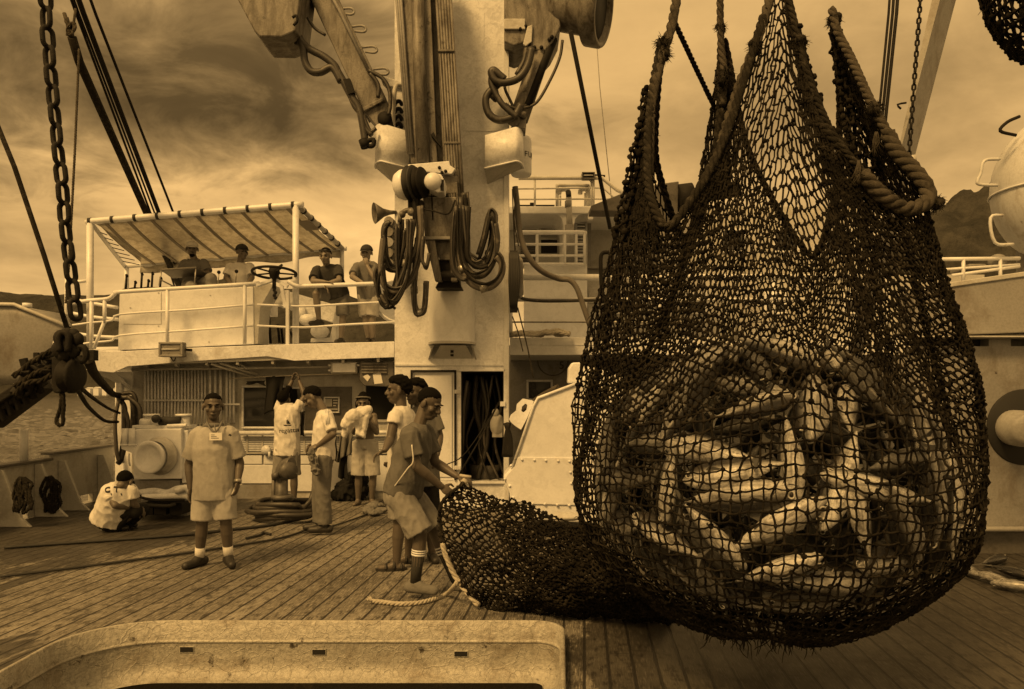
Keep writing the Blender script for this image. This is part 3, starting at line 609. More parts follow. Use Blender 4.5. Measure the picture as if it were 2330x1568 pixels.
# tray desk in front of seated man
t = thing('chart_tray', 'tilted dark tray table on thin legs in front of the bearded seated man', 'tray', P(425, 650, 12.35))
mb = MB(); mb.prism([P(366, 616, 12.2), P(447, 611, 12.2), P(482, 630, 12.75), P(392, 634, 12.75)], (0, 0, .03)); part('tray', mb, DARKP, t, bevel=.008)
for pts in (((367, 617, 12.2), (362, 650, 12.2)), ((446, 612, 12.2), (442, 650, 12.2)), ((364, 636, 12.2), (395, 652, 12.4))):
    mb = MB(); mb.tube([P(*p) for p in pts], .012, 6); part('leg', mb, ALU, t)
# steering wheel on its pedestal
t = thing('steering_wheel', 'dark spoked steering wheel lying flat on top of a bracket by the rail', 'wheel', P(624, 640, 11.75))
c = P(624, 621, 11.75); mb = MB()
mb.tube([c+Vector((.335*math.cos(a), .30*math.sin(a), -.05*math.sin(a))) for a in np.linspace(0, 2*math.pi, 41)], .022, 8, cap=False); part('rim', mb, IRON, t)
for k in range(5):
    a = 2*math.pi*k/5+.3; mb = MB(); mb.tube([c, c+Vector((.33*math.cos(a),   .29*math.sin(a), -.048*math.sin(a)))], .014, 6); part('spoke', mb, IRON, t)
mb = MB(); mb.lathe([(0, .09), (.07, .09), (.09, .02), (.07, -.06), (.03, -.1), (.03, -.25), (0, -.25)], c, (0, 0, 1), 14); mb.tube([c+Vector((.05, 0, .08)), c+Vector((.13, 0, .13))], .018, 6); part('hub', mb, IRON, t)
mb = MB(); mb.bar(P(585, 650, 11.8), P(626, 636, 11.8), .10, .04); mb.bar(P(626, 636, 11.8), P(655, 652, 11.8), .07, .05); mb.bar(P(640, 648, 11.8), P(650, 700, 11.8), .05, .05); part('bracket', mb, WHITE2, t)
mb = MB()
for i in range(4): mb.ell(P(624+(i % 2)*3, 660+i*6, 11.7), (.028, .02, .03), nu=8, nv=6)
mb.tube([P(624, 640, 11.7), P(624, 662, 11.7)], .01, 6); single('shackle', mb, IRON, 'dark shackle hanging on a cord below the steering wheel', 'shackle')
# machinery behind the rail to the right of the cabinet
t = thing('deck_machine', 'jumble of white machinery with sloping arm behind the rail, below the standing men', 'machine', P(680, 770, 12.9))
mb = MB(); mb.pbox(592, 670, 616, 716, 12.9, 13.3); part('box', mb, WHITE2, t, bevel=.01)
mb = MB(); mb.bar(P(616, 672, 12.9), P(765, 716, 12.9), .18, .3); part('arm', mb, WHITE, t, bevel=.01)
mb = MB(); mb.tube([P(680, 700, 12.75), P(690, 726, 12.75)], .09, 12); mb.ell(P(700, 728, 12.7), (.15, .1, .1)); part('motor', mb, WHITE, t)
mb = MB(); mb.prism([P(x, y, 12.6) for x, y in ((706, 779), (707, 770), (750, 768), (763, 713), (768, 716), (766, 779))], (0, .4, 0)); part('footing', mb, WHITE2, t, bevel=.01)
mb = MB(); mb.ell(P(728, 755, 12.55), (.16, .12, .11)); mb.ell(P(718, 752, 12.5), (.08, .08, .1)); part('cover', mb, WHITE, t)
for x, y0, y1 in ((597, 716, 780), (603, 716, 775), (612, 720, 782), (632, 738, 780), (640, 745, 782), (684, 700, 722)): mb = MB(); mb.tube([P(x, y0, 12.8), P(x+4, y1, 12.8)], .022, 6); part('lever', mb, IRON, t)
mb = MB(); mb.tube(spl([P(655, 745, 12.7), P(668, 770, 12.7), P(672, 782, 12.7)], 4), .02, 6)
part('lever', mb, IRON, t)
t = thing('white_dish', 'white curved panel behind the rail below the hoses, beside the mast', 'panel', P(880, 720, 13))
mb = MB(); mb.lathe([(0, 0), (.2, .02), (.33, .08), (.40, .18), (.42, .30)], P(905, 706, 13.0), (.1, -.3, .15), 24); part('dish', mb, WHITE2, t, solid=.02)
# ================================================================ AWNING
t = thing('awning', 'weathered canvas awning on white pipe posts over the upper deck', 'awning', P(450, 790, 12.4))
YA, YB = 11.95, 14.0
A0, A1, B0, B1 = P(205, 504, YA), P(676, 466, YA), P(284, 606, YB), P(780, 566, YB)
mb = MB(); mb.tube([P(197, 508, YA), A0, A1, A1+Vector((.1, 0, 0))], .05, 12); part('front_bar', mb, WHITE2, t)
mb = MB(); mb.tube([A1, B1], .042, 10); part('side_bar', mb, WALLG, t)
mb = MB(); mb.tube([A0, B0], .035, 10); part('side_bar', mb, WHITE2, t)
mb = MB(); mb.tube([B0, B1, B1+Vector((.07, 0, 0))], .042, 10); part('rear_bar', mb, WHITE2, t)
for x, y0, y1, Y in ((205, 504, 795, YA), (673, 468, 782, YA), (288, 606, 665, YB), (778, 566, 640, YB)):
    mb = MB(); mb.tube([P(x, y0, Y), P(x, y1, Y)], .052 if Y == YA else .042, 12); part('post', mb, WHITE2, t)
mb = MB(); rows = []
I0, I1, J0, J1 = A0.lerp(A1, .02)+Vector((0, 0, -.03)), A1+Vector((-.03, 0, -.03)), B0.lerp(B1, .075), B1+Vector((-.03, 0, .0))
for j in range(25):
    v = j/24; row = []
    for i in range(61):
        u = i/60; a = I0.lerp(I1, u); b = J0.lerp(J1, u); p = a.lerp(b, v*.985)
        lp = .5-.5*math.cos(u*2*math.pi*9); p.z -= .10*math.sin(v*math.pi)*(.35+.5*lp)*(1-v*.3)+.012*mnoise.noise(Vector((u*14, v*6, 0)))+.03*math.sin(u*11+v*5)*v*(1-v)
        if i == 0: p.x += .25*math.sin(v*math.pi)
        row.append(p)
    rows.append(row)
mb.sheet(rows); part('canvas', mb, CANVAS, t, solid=.008)
mb = MB(); rows = [[J0.lerp(J1, i/40)+Vector((0, -.02, -.02-.03*math.sin(i*.9))) for i in range(41)], [J0.lerp(J1, i/40)+Vector((0, -.05, -.15-.035*math.sin(i*.5))) for i in range(41)]]
mb.sheet(rows); part('valance', mb, CANVAS, t, solid=.008)
for k in range(9):
    u = .06+k*.113; mb = MB(); pts = []
    for j in range(13):
        v = j/12; a = I0.lerp(I1, u); b = J0.lerp(J1, min(1, u+.012)); p = a.lerp(b, v*.97); p.z -= .10*math.sin(v*math.pi)*.5*(1-v*.3)+.03; pts.append(p)
    for p, q in zip(pts, pts[1:]): mb.bar(p, q, .058, .014, up=(0, -.35, -1))
    part('batten', mb, CANVASD, t)
mb = MB(); mb.bar(P(690, 492, 12.2)-Vector((0, 0, .08)), P(712, 512, 12.6)-Vector((0, 0, .08)), .22, .02, up=(0, -.4, -1)); part('batten', mb, CANVASD, t)
for k in range(10):
    c = A0.lerp(A1, .0+k*.109); mb = MB(); d = (A1-A0).normalized(); mb.tube([c-d*.022, c+d*.022], .06, 12); part('lashing', mb, INK, t)
for k in range(7):
    a = A0.lerp(B0, .2+.11*k); b = rows[0][0].lerp(I0, .75-.12*k); mb = MB(); mb.tube([a, b], .008, 5); part('tie_cord', mb, IRON, t)
for k in range(6):
    a = A1.lerp(B1, .12+.15*k); mb = MB(); d = (B1-A1).normalized(); mb.tube([a-d*.02, a+d*.02], .055, 10); part('lashing', mb, INK, t)
# ================================================================ WINDLASS beside the polo man
t = thing('winch_machine', 'white box winch with round drum end and pipe stubs, behind the polo man', 'winch', P(360, 1165, 10.4))
Ym = 10.35
mb = MB(); mb.prism([P(x, y, Ym) for x, y in ((306, 977), (413, 975), (413, 1090), (302, 1092))], (0, .7, 0)); mb.prism([P(413, 980, Ym+.06), P(428, 978, Ym+.06), P(428, 1100, Ym+.06), P(413, 1100, Ym+.06)], (0, .6, 0)); part('gearbox', mb, WHITE2, t, bevel=.015)
c = P(362, 1037, Ym)
mb = MB(); mb.lathe([(0, .0), (.26, .0), (.265, .03), (.25, .05), (.235, .055), (.235, .10), (.21, .115), (.21, .16)], c+Vector((.02, 0, 0)), (-.15, -1, .02), 36); part('drum_flange', mb, WALLG, t)
c2 = P(347, 1040, Ym-.16)
mb = MB(); mb.lathe([(0, .02), (.10, .02), (.15, .05), (.17, .10), (.215, .11), (.225, .09), (.225, .07), (.20, .05), (.20, -.05)], c2, (-.1, -1, .02), 36); part('drum_cap', mb, WHITE2, t)
for x in (345, 418):
    mb = MB(); mb.tube([P(x, 975, 10.6), P(x, 945, 10.6)], .085, 14); mb.tube([P(x, 947, 10.6), P(x, 942, 10.6)], .11, 14); mb.tube([P(x-24, 962, 10.55), P(x, 962, 10.55)], .06, 12); part('pipe_stub', mb, WHITE2, t)
mb = MB(); mb.tube([P(364, 959, 10.5), P(412, 959, 10.5)], .065, 16); mb.ell(P(355, 953, 10.4), (.06, .06, .06)); part('roller', mb, INK, t)
mb = MB(); mb.pbox(300, 968, 425, 976, 10.45, 10.8); mb.tube([P(380, 970, 10.4), P(425, 968, 10.4)], .03, 8); part('top_plate', mb, WHITE, t, bevel=.01)
for x in (284, 300):
    mb = MB(); mb.tube([P(x, 1010, 10.3), P(x, 975, 10.3)], .042, 12); mb.tube([P(x, 1014, 10.3), P(x, 1010, 10.3)], .055, 12); part('cylinder', mb, WHITE2, t)
mb = MB(); mb.prism([P(x, y, 10.3) for x, y in ((275, 1012), (308, 1012), (308, 1045), (298, 1030), (276, 1022))], (0, .12, 0)); mb.tube(spl([P(294, 1032, 10.28), P(293, 1048, 10.26), P(296, 1060, 10.28)], 4), .015, 6); part('side_bracket', mb, WHITE2, t, bevel=.006)
mb = MB(); mb.pbox(300, 1092, 410, 1120, Ym+.1, Ym+.6); mb.pbox(320, 1120, 420, 1160, Ym+.25, Ym+.7); mb.pbox(411, 1100, 426, 1175, Ym+.1, Ym+.5); part('bed', mb, GREYP, t, bevel=.01)
for k, (pts, r) in enumerate((([(318, 1122), (350, 1118), (380, 1122), (410, 1112), (436, 1122)], .05), ([(325, 1132), (370, 1130), (420, 1128), (438, 1135)], .045), ([(400, 1118), (424, 1110), (440, 1128)], .045))):
    mb = MB(); mb.tube(spl([P(x, y, 10.15-.05*k) for x, y in pts], 5), r, 10); part('pipe', mb, WHITE, t)
mb = MB(); mb.tube(spl([P(302, 1095, 10.2), P(312, 1125, 10.1), P(350, 1138, 10.05), P(420, 1138, 10.1)], 5), .022, 8); mb.tube(spl([P(330, 1150, 10.0), P(380, 1152, 9.95), P(400, 1148, 10)], 4), .03, 8)
for x in (320, 350, 385): mb.pbox(x, 1145, x+28, 1172, 10.2, 10.5)
part('underframe', mb, IRON, t, bevel=.01)
# ================================================================ CRANE MAST
YM = 11.3
t = MAST = thing('crane_mast', 'massive white square crane mast standing on deck with two doors at its foot', 'mast', P(1030, 1150, YM))
mb = MB(); ex = .012
mb.pbox(898, -260, 1146, 845, YM, YM+1.7); mb.pbox(898, 845, 937, 1155, YM, YM+1.7); mb.pbox(1036, 845, 1049, 1155, YM, YM+1.7); mb.pbox(937, 1094, 1036, 1155, YM, YM+1.7); mb.pbox(1049, 1100, 1146, 1155, YM, YM+1.7)
part('column', mb, WHITE, t)
mb = MB(); mb.pbox(1146, -260, 1158, 1155, YM-.03, YM+1.7); part('corner_angle', mb, STREAK, t, bevel=.008)
mb = MB(); mb.pbox(898, 828, 1146, 832, YM-.022, YM); mb.pbox(1060, 296, 1146, 298, YM-.012, YM); mb.pbox(1100, 30, 1101.4, 300, YM-.008, YM); part('weld_bead', mb, WHITE, t)
mb = MB(); mb.pbox(938, 846, 1035, 1093, YM+.03, YM+.12); d = part('door', mb, WHITE2, t, bevel=.01)
mb = MB(); mb.pbox(944, 853, 1029, 1086, YM+.012, YM+.03); part('door_skin', mb, WHITE2, d, bevel=.02)
mb = MB()
for a in ((934, 842, 1038, 846.5), (934, 846.5, 937.5, 1093), (1033.5, 846.5, 1038, 1093)): mb.pbox(*a, YM-.03, YM)
part('door_gasket', mb, IRON, d)
for y in (887, 1060): mb = MB(); mb.pbox(1034, y, 1048, y+9, YM-.05, YM-.031); part('hinge', mb, STREAK, d, bevel=.005)
mb = MB(); mb.pbox(1050, 847, 1145, 1099, YM+1.3, YM+1.35); mb.pbox(1049.5, 846, 1051, 1099, YM+.02, YM+1.3); mb.pbox(1144, 846, 1145.5, 1099, YM+.02, YM+1.3); mb.pbox(1050, 845, 1145, 847, YM+.02, YM+1.3); part('doorway', mb, BLACK, t)  # black lining, the dark inside the mast is put into its colour
mb = MB(); mb.pbox(1044, 840, 1150, 845, YM-.03, YM); mb.pbox(1049, 1096, 1150, 1101, YM-.04, YM); mb.pbox(1138, 914, 1150, 925, YM-.06, YM); part('door_frame', mb, WHITE2, t, bevel=.005)
# gear hanging inside the open doorway
for i in range(13):
    x = 1062+random.uniform(0, 78); y0 = 850+random.uniform(0, 30); Y = YM+random.uniform(.25, .9); mb = MB()
    mb.tube(spl([P(x, y0, Y), P(x+random.uniform(-14, 14), 930, Y), P(x+random.uniform(-22, 22), 1010, Y), P(x+random.uniform(-24, 24), 1090, Y)], 4), random.uniform(.015, .045), 7)
    single('stored_hose', mb, RUBBER if i % 3 else RUBBERL, 'dark hose or pole stowed inside the open mast doorway', 'hose', 'gear inside the mast doorway')
mb = MB(); mb.ell(P(1132, 967, YM+.25), (.12, .06, .17)); mb.ell(P(1128, 940, YM+.25), (.06, .05, .07)); mb.pbox(1120, 958, 1143, 995, YM+.22, YM+.28)
single('cloth_bundle', mb, WALLG, 'pale crumpled bundle hanging inside the open mast doorway', 'bundle')
mb = MB(); mb.lathe([(0, 0), (.22, 0), (.26, .3), (.23, .3), (.2, .03)], P(1104, 1099, YM+.7), (0, 0, 1), 20)
single('bucket', mb, DARKP, 'dark bucket on the floor inside the open mast doorway', 'bucket')
mb = MB(); mb.tube([P(1045, 1080, YM-.3), P(1092, 1000, YM-.1), P(1135, 915, YM+.1)], .014, 7); single('pole', mb, IRON, 'thin dark pole leaning across the open mast doorway', 'pole')
mb = MB(); mb.tube(spl([P(1010, 1060, YM-.9), P(1060, 1030, YM-.5), P(1140, 912, YM)], 4), .008, 6); single('thin_line', mb, IRON, 'thin line running from the mast doorway towards the stooping man', 'line')
# pedestal: half round housing with curved lip and gusset
mb = MB(); cP = P(1029, 653, YM); r_ = (1083-976)/2/F*(YM-.3); rows = []
for z in (0, 1):
    y = 653 if z == 0 else 782
    c = P(1029, y, YM); rows.append([c+Vector((r_*math.cos(a), -.42*math.sin(a), 0)) for a in np.linspace(0, math.pi, 25)])
mb.sheet(rows); mb.add(rows[0], [tuple(range(25))]); mb.add(rows[1], [tuple(range(25))]); part('pedestal', mb, WHITE2, t)
mb = MB(); rows = [[P(1029, y, YM)+Vector(((r_*1.04)*math.cos(a), -.45*math.sin(a), 0)) for a in np.linspace(0, math.pi, 25)] for y in (780, 785)]
mb.sheet(rows); mb.add(rows[1], [tuple(range(25))]); mb.add(rows[0], [tuple(range(25))])
for x0, x1 in ((984, 974), (1072, 1082)): mb.prism([P(x0, 786, YM-.42), P(x1, 818, YM-.005), P(x0, 786, YM-.005)], (.02, 0, 0))
mb.prism([P(1002, 786, YM-.25), P(1060, 786, YM-.25), P(1076, 816, YM-.004), P(985, 816, YM-.004)], (0, .003, 0)); part('pedestal_bracket', mb, WALLG, t)
mb = MB(); mb.pbox(1025, 797, 1032, 803, YM-.17, YM-.165); part('bolt', mb, IRON, t); mb = MB(); mb.pbox(1025, 806, 1032, 811, YM-.10, YM-.095); part('bolt', mb, IRON, t)
# side platforms that carry the outer booms
def platform(lab, side):
    tt = thing('boom_platform', lab, 'platform', P(900 if side < 0 else 1150, 300, YM))
    mb = MB(); rows = []
    if side < 0: xa, xb, yt, ybm = 856, 930, 300, 382
    else: xa, xb, yt, ybm = 1104, 1190, 308, 382
    c = [(xb if side < 0 else xa), (yt+ybm)/2]
    for y in (yt, ybm):
        o0 = P(xa, y, YM-.35); o1 = P(xb, y, YM-.35); m = []
        if side < 0:
            m = [P(898, y, YM+.9)]+[P(878, y, YM-.0)+Vector(((P(878, y, YM)-P(856, y, YM)).x*math.cos(a), -.35*math.sin(a)-.0, 0)) for a in np.linspace(math.pi, math.pi/2, 9)]+[P(930, y, YM-.35), P(930, y, YM-.005)]
        else:
            m = [P(1104, y, YM-.005), P(1104, y, YM-.35)]+[P(1172, y, YM)+Vector(((P(1190, y, YM)-P(1172, y, YM)).x*math.cos(a), -.35*math.sin(a), 0)) for a in np.linspace(math.pi/2, 0, 9)]+[P(1160, y, YM+.9)]
        rows.append(m)
    mb.sheet(rows, close=True); mb.add(rows[0], [tuple(range(len(rows[0])))]); part('box', mb, WHITE, tt, solid=.01)
    mb = MB(); b = rows[1]
    ap = P(902, 422, YM-.004) if side < 0 else P(1110, 418, YM-.004); ap2 = P(902, 428, YM+.9) if side < 0 else P(1152, 428, YM+.9)
    for p, q in zip(b, b[1:]): mb.add([p, q, ap], [(0, 1, 2)])
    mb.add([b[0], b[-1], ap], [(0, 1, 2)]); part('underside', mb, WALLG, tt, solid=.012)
    mb = MB(); mb.sheet([[p+Vector((0, -.01, 0)) for p in b], [p+Vector((0, -.01, -.02)) for p in b]]); part('flange', mb, WHITE2, tt, solid=.03)
    return tt
platform('white half round platform on the mast below the box section boom', -1)
pr = platform('white half round platform on the mast below the round ram boom', 1)
# radar or life raft canister behind the right platform, with lettering
tt = thing('canister', 'white drum with black letters FU, behind the platform of the ram boom', 'drum', P(1190, 400, YM+1.1))
mb = MB(); cc = P(1186, 400, YM+1.0); rr = .17
mb.lathe([(0, .0), (rr*.9, .0), (rr, .03), (rr, .56), (rr*.9, .62), (0, .66)], cc, (0, 0, 1), 28); part('shell', mb, WHITE2, tt)
mb = MB()
for i, ch in enumerate('FUR'):
    a = R(-64+i*29); M = Matrix.Translation(cc+Vector((math.cos(a)*(rr+.003), math.sin(a)*(rr+.003), .31))) @ Matrix.Rotation(a+math.pi/2, 4, 'Z') @ Matrix.Rotation(math.pi/2, 4, 'X')
    text_into(mb, ch, .13, M)
part('lettering', mb, INK, tt)
# ================================================================ BOOMS
tt = thing('crane_boom', 'upright middle crane boom of ribbed worn steel in front of the mast', 'boom', P(1015, 650, 10.6))
YC = 10.55
def slab(mb, x0t, x1t, x0b, x1b, yt, yb, Y, th):   # tapered slab, front edges given top and bottom
    mb.prism([P(x0t, yt, Y), P(x1t, yt, Y), P(x1b, yb, Y), P(x0b, yb, Y)], (0, th, 0))
def line2(xt, xb, yt, yb, y): return xt+(xb-xt)*(y-yt)/(yb-yt)
mb = MB()
slab(mb, 905, 938, 935, 952, -120, 372, YC, .45); slab(mb, 938, 975, 952, 995, -120, 372, YC-.06, .45); slab(mb, 975, 1010, 995, 1012, -120, 372, YC+.12, .3); slab(mb, 985, 1012, 1012, 1035, -120, 445, YC-.02, .5); slab(mb, 1012, 1018, 1035, 1055, -120, 445, YC+.1, .3)
part('boom_section', mb, BOOM, tt, bevel=.01)
mb = MB(); mb.tube([P(946, -120, YC-.12), P(962, 372, YC-.12)], .09, 20); d = part('ram_cylinder', mb, BOOM, tt)
for x0, x1 in ((893, 929), (898, 934), (903, 939)):
    mb = MB(); mb.tube([P(x0, -120, YC-.02), P(x0+12, 31, YC-.04), P(x1, 350, YC-.02)], .022, 10); part('hydraulic_pipe', mb, GREYP, tt)
for i in range(6):
    x0, x1 = 986+i*6.5, 1022+i*6.2; mb = MB(); mb.tube([P(x0, -120, YC-.1), P(x1-8, 330, YC-.12), P(x1, 450, YC-.14)]+([P(x1-4, 540, YC-.12)] if i < 4 else []), .020, 8); part('hydraulic_pipe', mb, BOOM, tt)
for y in (112, 322):
    mb = MB(); x = line2(975, 1012, -120, 445, y); mb.pbox(x+6, y, x+44, y+5, YC-.15, YC-.02); part('pipe_clamp', mb, BOOM, tt, bevel=.006)
mb = MB(); x = 1000; mb.prism([P(987, 300, YC-.16), P(1000, 330, YC-.16), P(1004, 335, YC-.16), P(980, 306, YC-.16)], (0, .1, 0)); mb.tube([P(968, 170, YC-.2), P(985, 500, YC-.2)], .008, 6); part('cable', mb, IRON, tt)
mb = MB(); mb.pprism([(928, 374), (1022, 366), (1024, 376), (1036, 384), (1028, 396), (928, 388)], YC-.24, .5); part('head_plate', mb, WHITE, tt, bevel=.01)
for x, y in ((934, 385), (944, 385), (1000, 382), (1014, 390), (1006, 393)): mb = MB(); mb.lathe([(0, .025), (.022, .022), (.024, 0)], P(x, y, YC-.24), (0, -1, 0), 8); part('bolt', mb, IRON, tt)
mb = MB(); slab(mb, 962, 1040, 966, 1036, 448, 546, YC-.18, .6); mb.pprism([(960, 448), (1040, 440), (1042, 400), (1000, 396), (962, 420)], YC-.16, .5); part('lower_section', mb, BOOM, tt, bevel=.015)
mb = MB(); slab(mb, 961, 1043, 963, 1041, 538, 545, YC-.2, .66); part('end_flange', mb, GREYP, tt, bevel=.006)
mb = MB(); slab(mb, 968, 990, 990, 1006, 546, 640, YC-.18, .12); slab(mb, 1024, 1038, 1026, 1040, 546, 640, YC-.16, .12); slab(mb, 985, 1028, 1000, 1034, 546, 592, YC-.06, .3); part('fork', mb, BOOM, tt, bevel=.01)
mb = MB(); mb.pprism([(996, 590), (1040, 590), (1046, 645), (1052, 655), (990, 655), (998, 640)], YC-.02, .35); mb.tube([P(992, 628, YC-.1), P(1048, 628, YC-.1)], .07, 14); part('pivot', mb, IRON, tt, bevel=.01)
mb = MB(); mb.prism([P(1040, 430, YC-.15), P(1058, 445, YC-.15), P(1056, 560, YC-.15), P(1046, 580, YC-.15), P(1036, 520, YC-.15)], (0, .25, 0)); part('hose_guard', mb, IRON, tt, bevel=.01)
# boom winch with sheaves
tw = thing('boom_winch', 'small winch with bright round cover and black sheaves at the foot of the middle boom', 'winch', P(960, 450, 10.1))
Yw = 10.15; ax = Vector((.94, -.34, .04))
mb = MB(); mb.lathe([(0, -.10), (.12, -.10), (.17, -.07), (.205, 0), (.21, .10), (0, .10)], P(920, 421, Yw)-ax*.02, ax, 28); part('drum_cover', mb, WHITE2, tw)
mb = MB(); c = P(938, 418, Yw-.02)
mb.lathe([(0, -.045), (.235, -.05), (.245, -.035), (.16, -.01), (.16, .01), (.245, .035), (.235, .05), (0, .05)], c, ax, 32); part('sheave', mb, INK, tw)
mb = MB(); c = P(957, 416, Yw-.04); mb.lathe([(0, -.04), (.20, -.045), (.21, -.03), (.14, -.01), (.14, .01), (.21, .03), (.20, .045), (0, .045)], c, ax, 28); part('sheave', mb, IRON, tw)
mb = MB(); mb.pprism([(972, 408), (985, 392), (1004, 396), (1012, 412), (1010, 436), (996, 438), (974, 428)], Yw-.16, .3); mb.ell(P(985, 413, Yw-.16), (.12, .1, .12)); part('motor_housing', mb, WHITE2, tw, bevel=.02)
mb = MB(); mb.pbox(1002, 408, 1010, 434, Yw-.17, Yw-.15); mb.pbox(928, 455, 962, 475, Yw, Yw+.2); mb.tube([P(945, 452, Yw), P(947, 500, Yw)], .05, 10); mb.tube(spl([P(945, 472, Yw), P(985, 480, Yw-.12), P(1020, 486, Yw-.15), P(1036, 455, Yw-.15)], 5), .014, 6); part('frame', mb, IRON, tw, bevel=.008)
mb = MB(); mb.tube(spl([P(912, 486, Yw), P(930, 478, Yw), P(948, 484, Yw)], 3), .035, 8); mb.ell(P(915, 488, Yw), (.05, .05, .05)); mb.ell(P(936, 482, Yw), (.06, .05, .06)); mb.tube([P(910, 486, Yw), P(910, 505, Yw)], .03, 8); part('coupling', mb, BOOM, tw)
# left boom
tt = thing('crane_boom', 'crane boom of tapered box section with wire rungs, leaning out over the awning', 'boom', P(868, 300, 11.0))
YL = 11.0
mb = MB(); mb.prism([P(x, y, YL) for x, y in ((652, -120), (715, -120), (878, 222), (826, 250))], (0, .42, 0)); part('box_beam', mb, BOOM, tt, bevel=.015)
mb = MB(); mb.prism([P(x, y, YL-.03) for x, y in ((822, 246), (874, 220), (878, 227), (826, 254))], (0, .48, 0)); mb.prism([P(x, y, YL+.03) for x, y in ((829, 253), (877, 228), (892, 266), (878, 292), (860, 290), (848, 276))], (0, .36, 0)); part('end_collar', mb, BOOM, tt, bevel=.01)
mb = MB(); mb.lathe([(0, -.06), (.10, -.06), (.11, 0), (.10, .52), (0, .52)], P(876, 272, YL), (0, 1, 0), 18); mb.prism([P(x, y, YL+.05) for x, y in ((858, 276), (866, 270), (868, 302), (856, 300))], (0, .3, 0)); mb.tube([P(886, 262, YL), P(892, 296, YL)], .05, 10); part('knuckle', mb, IRON, tt)
for k, (x, y) in enumerate(((766, -20), (782, 25), (809, 65), (834, 112), (860, 162))):
    mb = MB(); x -= 6; mb.tube(spl([P(x-4, y-4, YL+.05), P(x+22, y-6, YL-.02), P(x+30, y+2, YL-.02), P(x+24, y+8, YL-.02), P(x+4, y+6, YL+.05)], 4), .018, 8); part('rung', mb, GREYP, tt)
mb = MB(); mb.tube([P(672, -160, YL-.1), P(770, 20, YL-.1), P(842, 168, YL-.1)], .026, 8); part('side_rail', mb, GREYP, tt)
for k, (pts, r) in enumerate((([(672, 60), (684, 92), (705, 112), (735, 128), (760, 148), (770, 166), (784, 190), (800, 220), (818, 250), (828, 300), (832, 332)], .055), ([(678, 80), (690, 110), (694, 140), (708, 162), (730, 164), (750, 154), (762, 160), (776, 186)], .055), ([(700, 40), (716, 64), (740, 80)], .022), ([(842, 168), (856, 184), (862, 200), (860, 222)], .03), ([(838, 160), (870, 178), (886, 206), (888, 240), (884, 262)], .03), ([(790, 200), (806, 240), (822, 262), (830, 290), (846, 308)], .04), ([(826, 262), (842, 298), (856, 292)], .03))):
    mb = MB(); mb.tube(spl([P(x, y, YL-.12) for x, y in pts], 5), r, 9); part('hose', mb, RUBBER, tt)
mb = MB()
for x, y, r in ((660, 76, .09), (668, 84, .08), (656, 88, .07), (674, 92, .06), (651, 82, .06)): mb.ell(P(x, y, YL-.1), (r, r, r), nu=9, nv=6)
part('coupling', mb, IRON, tt)
mb = MB(); mb.tube([P(826, 318, YL-.15), P(832, 336, YL-.15)], .07, 10); mb.tube(spl([P(833, 322, YL-.15), P(850, 318, YL-.15), P(848, 332, YL-.15), P(833, 332, YL-.15)], 4), .035, 8); part('hose_end', mb, IRON, tt)
mb = MB(); mb.pprism([(780, 180), (796, 178), (806, 210), (792, 214)], YL-.2, .12); part('clamp', mb, IRON, tt)
tb = thing('steel_housing', 'dark angular steel box hanging beside the box section boom', 'steel box', P(610, 30, 10.6))
mb = MB(); mb.prism([P(x, y, 10.6) for x, y in ((520, -40), (690, -60), (673, 70), (640, 84), (590, 83), (578, 70))], (0, .7, 0)); part('box', mb, BOOM, tb, bevel=.02)
mb = MB(); mb.tube(spl([P(665, 40, 10.5), P(674, 36, 10.5), P(676, 48, 10.5), P(668, 58, 10.5)], 4), .02, 7); part('eye', mb, IRON, tb)
# right boom
tt = thing('crane_boom', 'crane boom with a round hydraulic ram, leaning from the mast towards the wheelhouse', 'boom', P(1180, 290, 11.2))
YQ = 11.15
mb = MB(); mb.tube([P(1235, 110, YQ), P(1180, 272, YQ)], .145, 24); part('ram', mb, BOOM, tt)
mb = MB(); mb.tube([P(1256, 88, YQ-.05), P(1238, 140, YQ-.08), P(1200, 240, YQ-.1)], [.09, .07, .06], 12); part('hydraulic_pipe', mb, IRON, tt)
mb = MB(); mb.pprism([(1166, 268), (1200, 250), (1196, 292), (1162, 296)], YQ-.1, .35); mb.tube([P(1168, 272, YQ-.15), P(1168, 272, YQ+.35)], .10, 14); mb.tube([P(1182, 258, YQ-.16), P(1196, 262, YQ-.16)], .05, 8); part('knuckle', mb, BOOM, tt, bevel=.01)
mb = MB(); mb.prism([P(x, y, YQ-.15) for x, y in ((1147, 95), (1147, -60), (1262, -60), (1276, 60), (1258, 96), (1240, 116), (1205, 112), (1192, 96), (1170, 104))], (0, .8, 0)); part('hinge_block', mb, BOOM, tt, bevel=.02)
mb = MB(); mb.pprism([(1190, 100), (1200, 60), (1212, 55), (1210, 95), (1196, 105)], YQ-.2, .05); mb.pbox(1147, 42, 1195, 66, YQ-.19, YQ-.15); part('cheek_plate', mb, WALLG, tt, bevel=.01)
for x, y in ((1184, 66), (1196, 60), (1204, 100), (1216, 108), (1232, 108), (1250, 90), (1256, 84)): mb = MB(); mb.ell(P(x, y, YQ-.17), (.03, .03, .03), nu=8, nv=5); part('bolt', mb, IRON, tt)
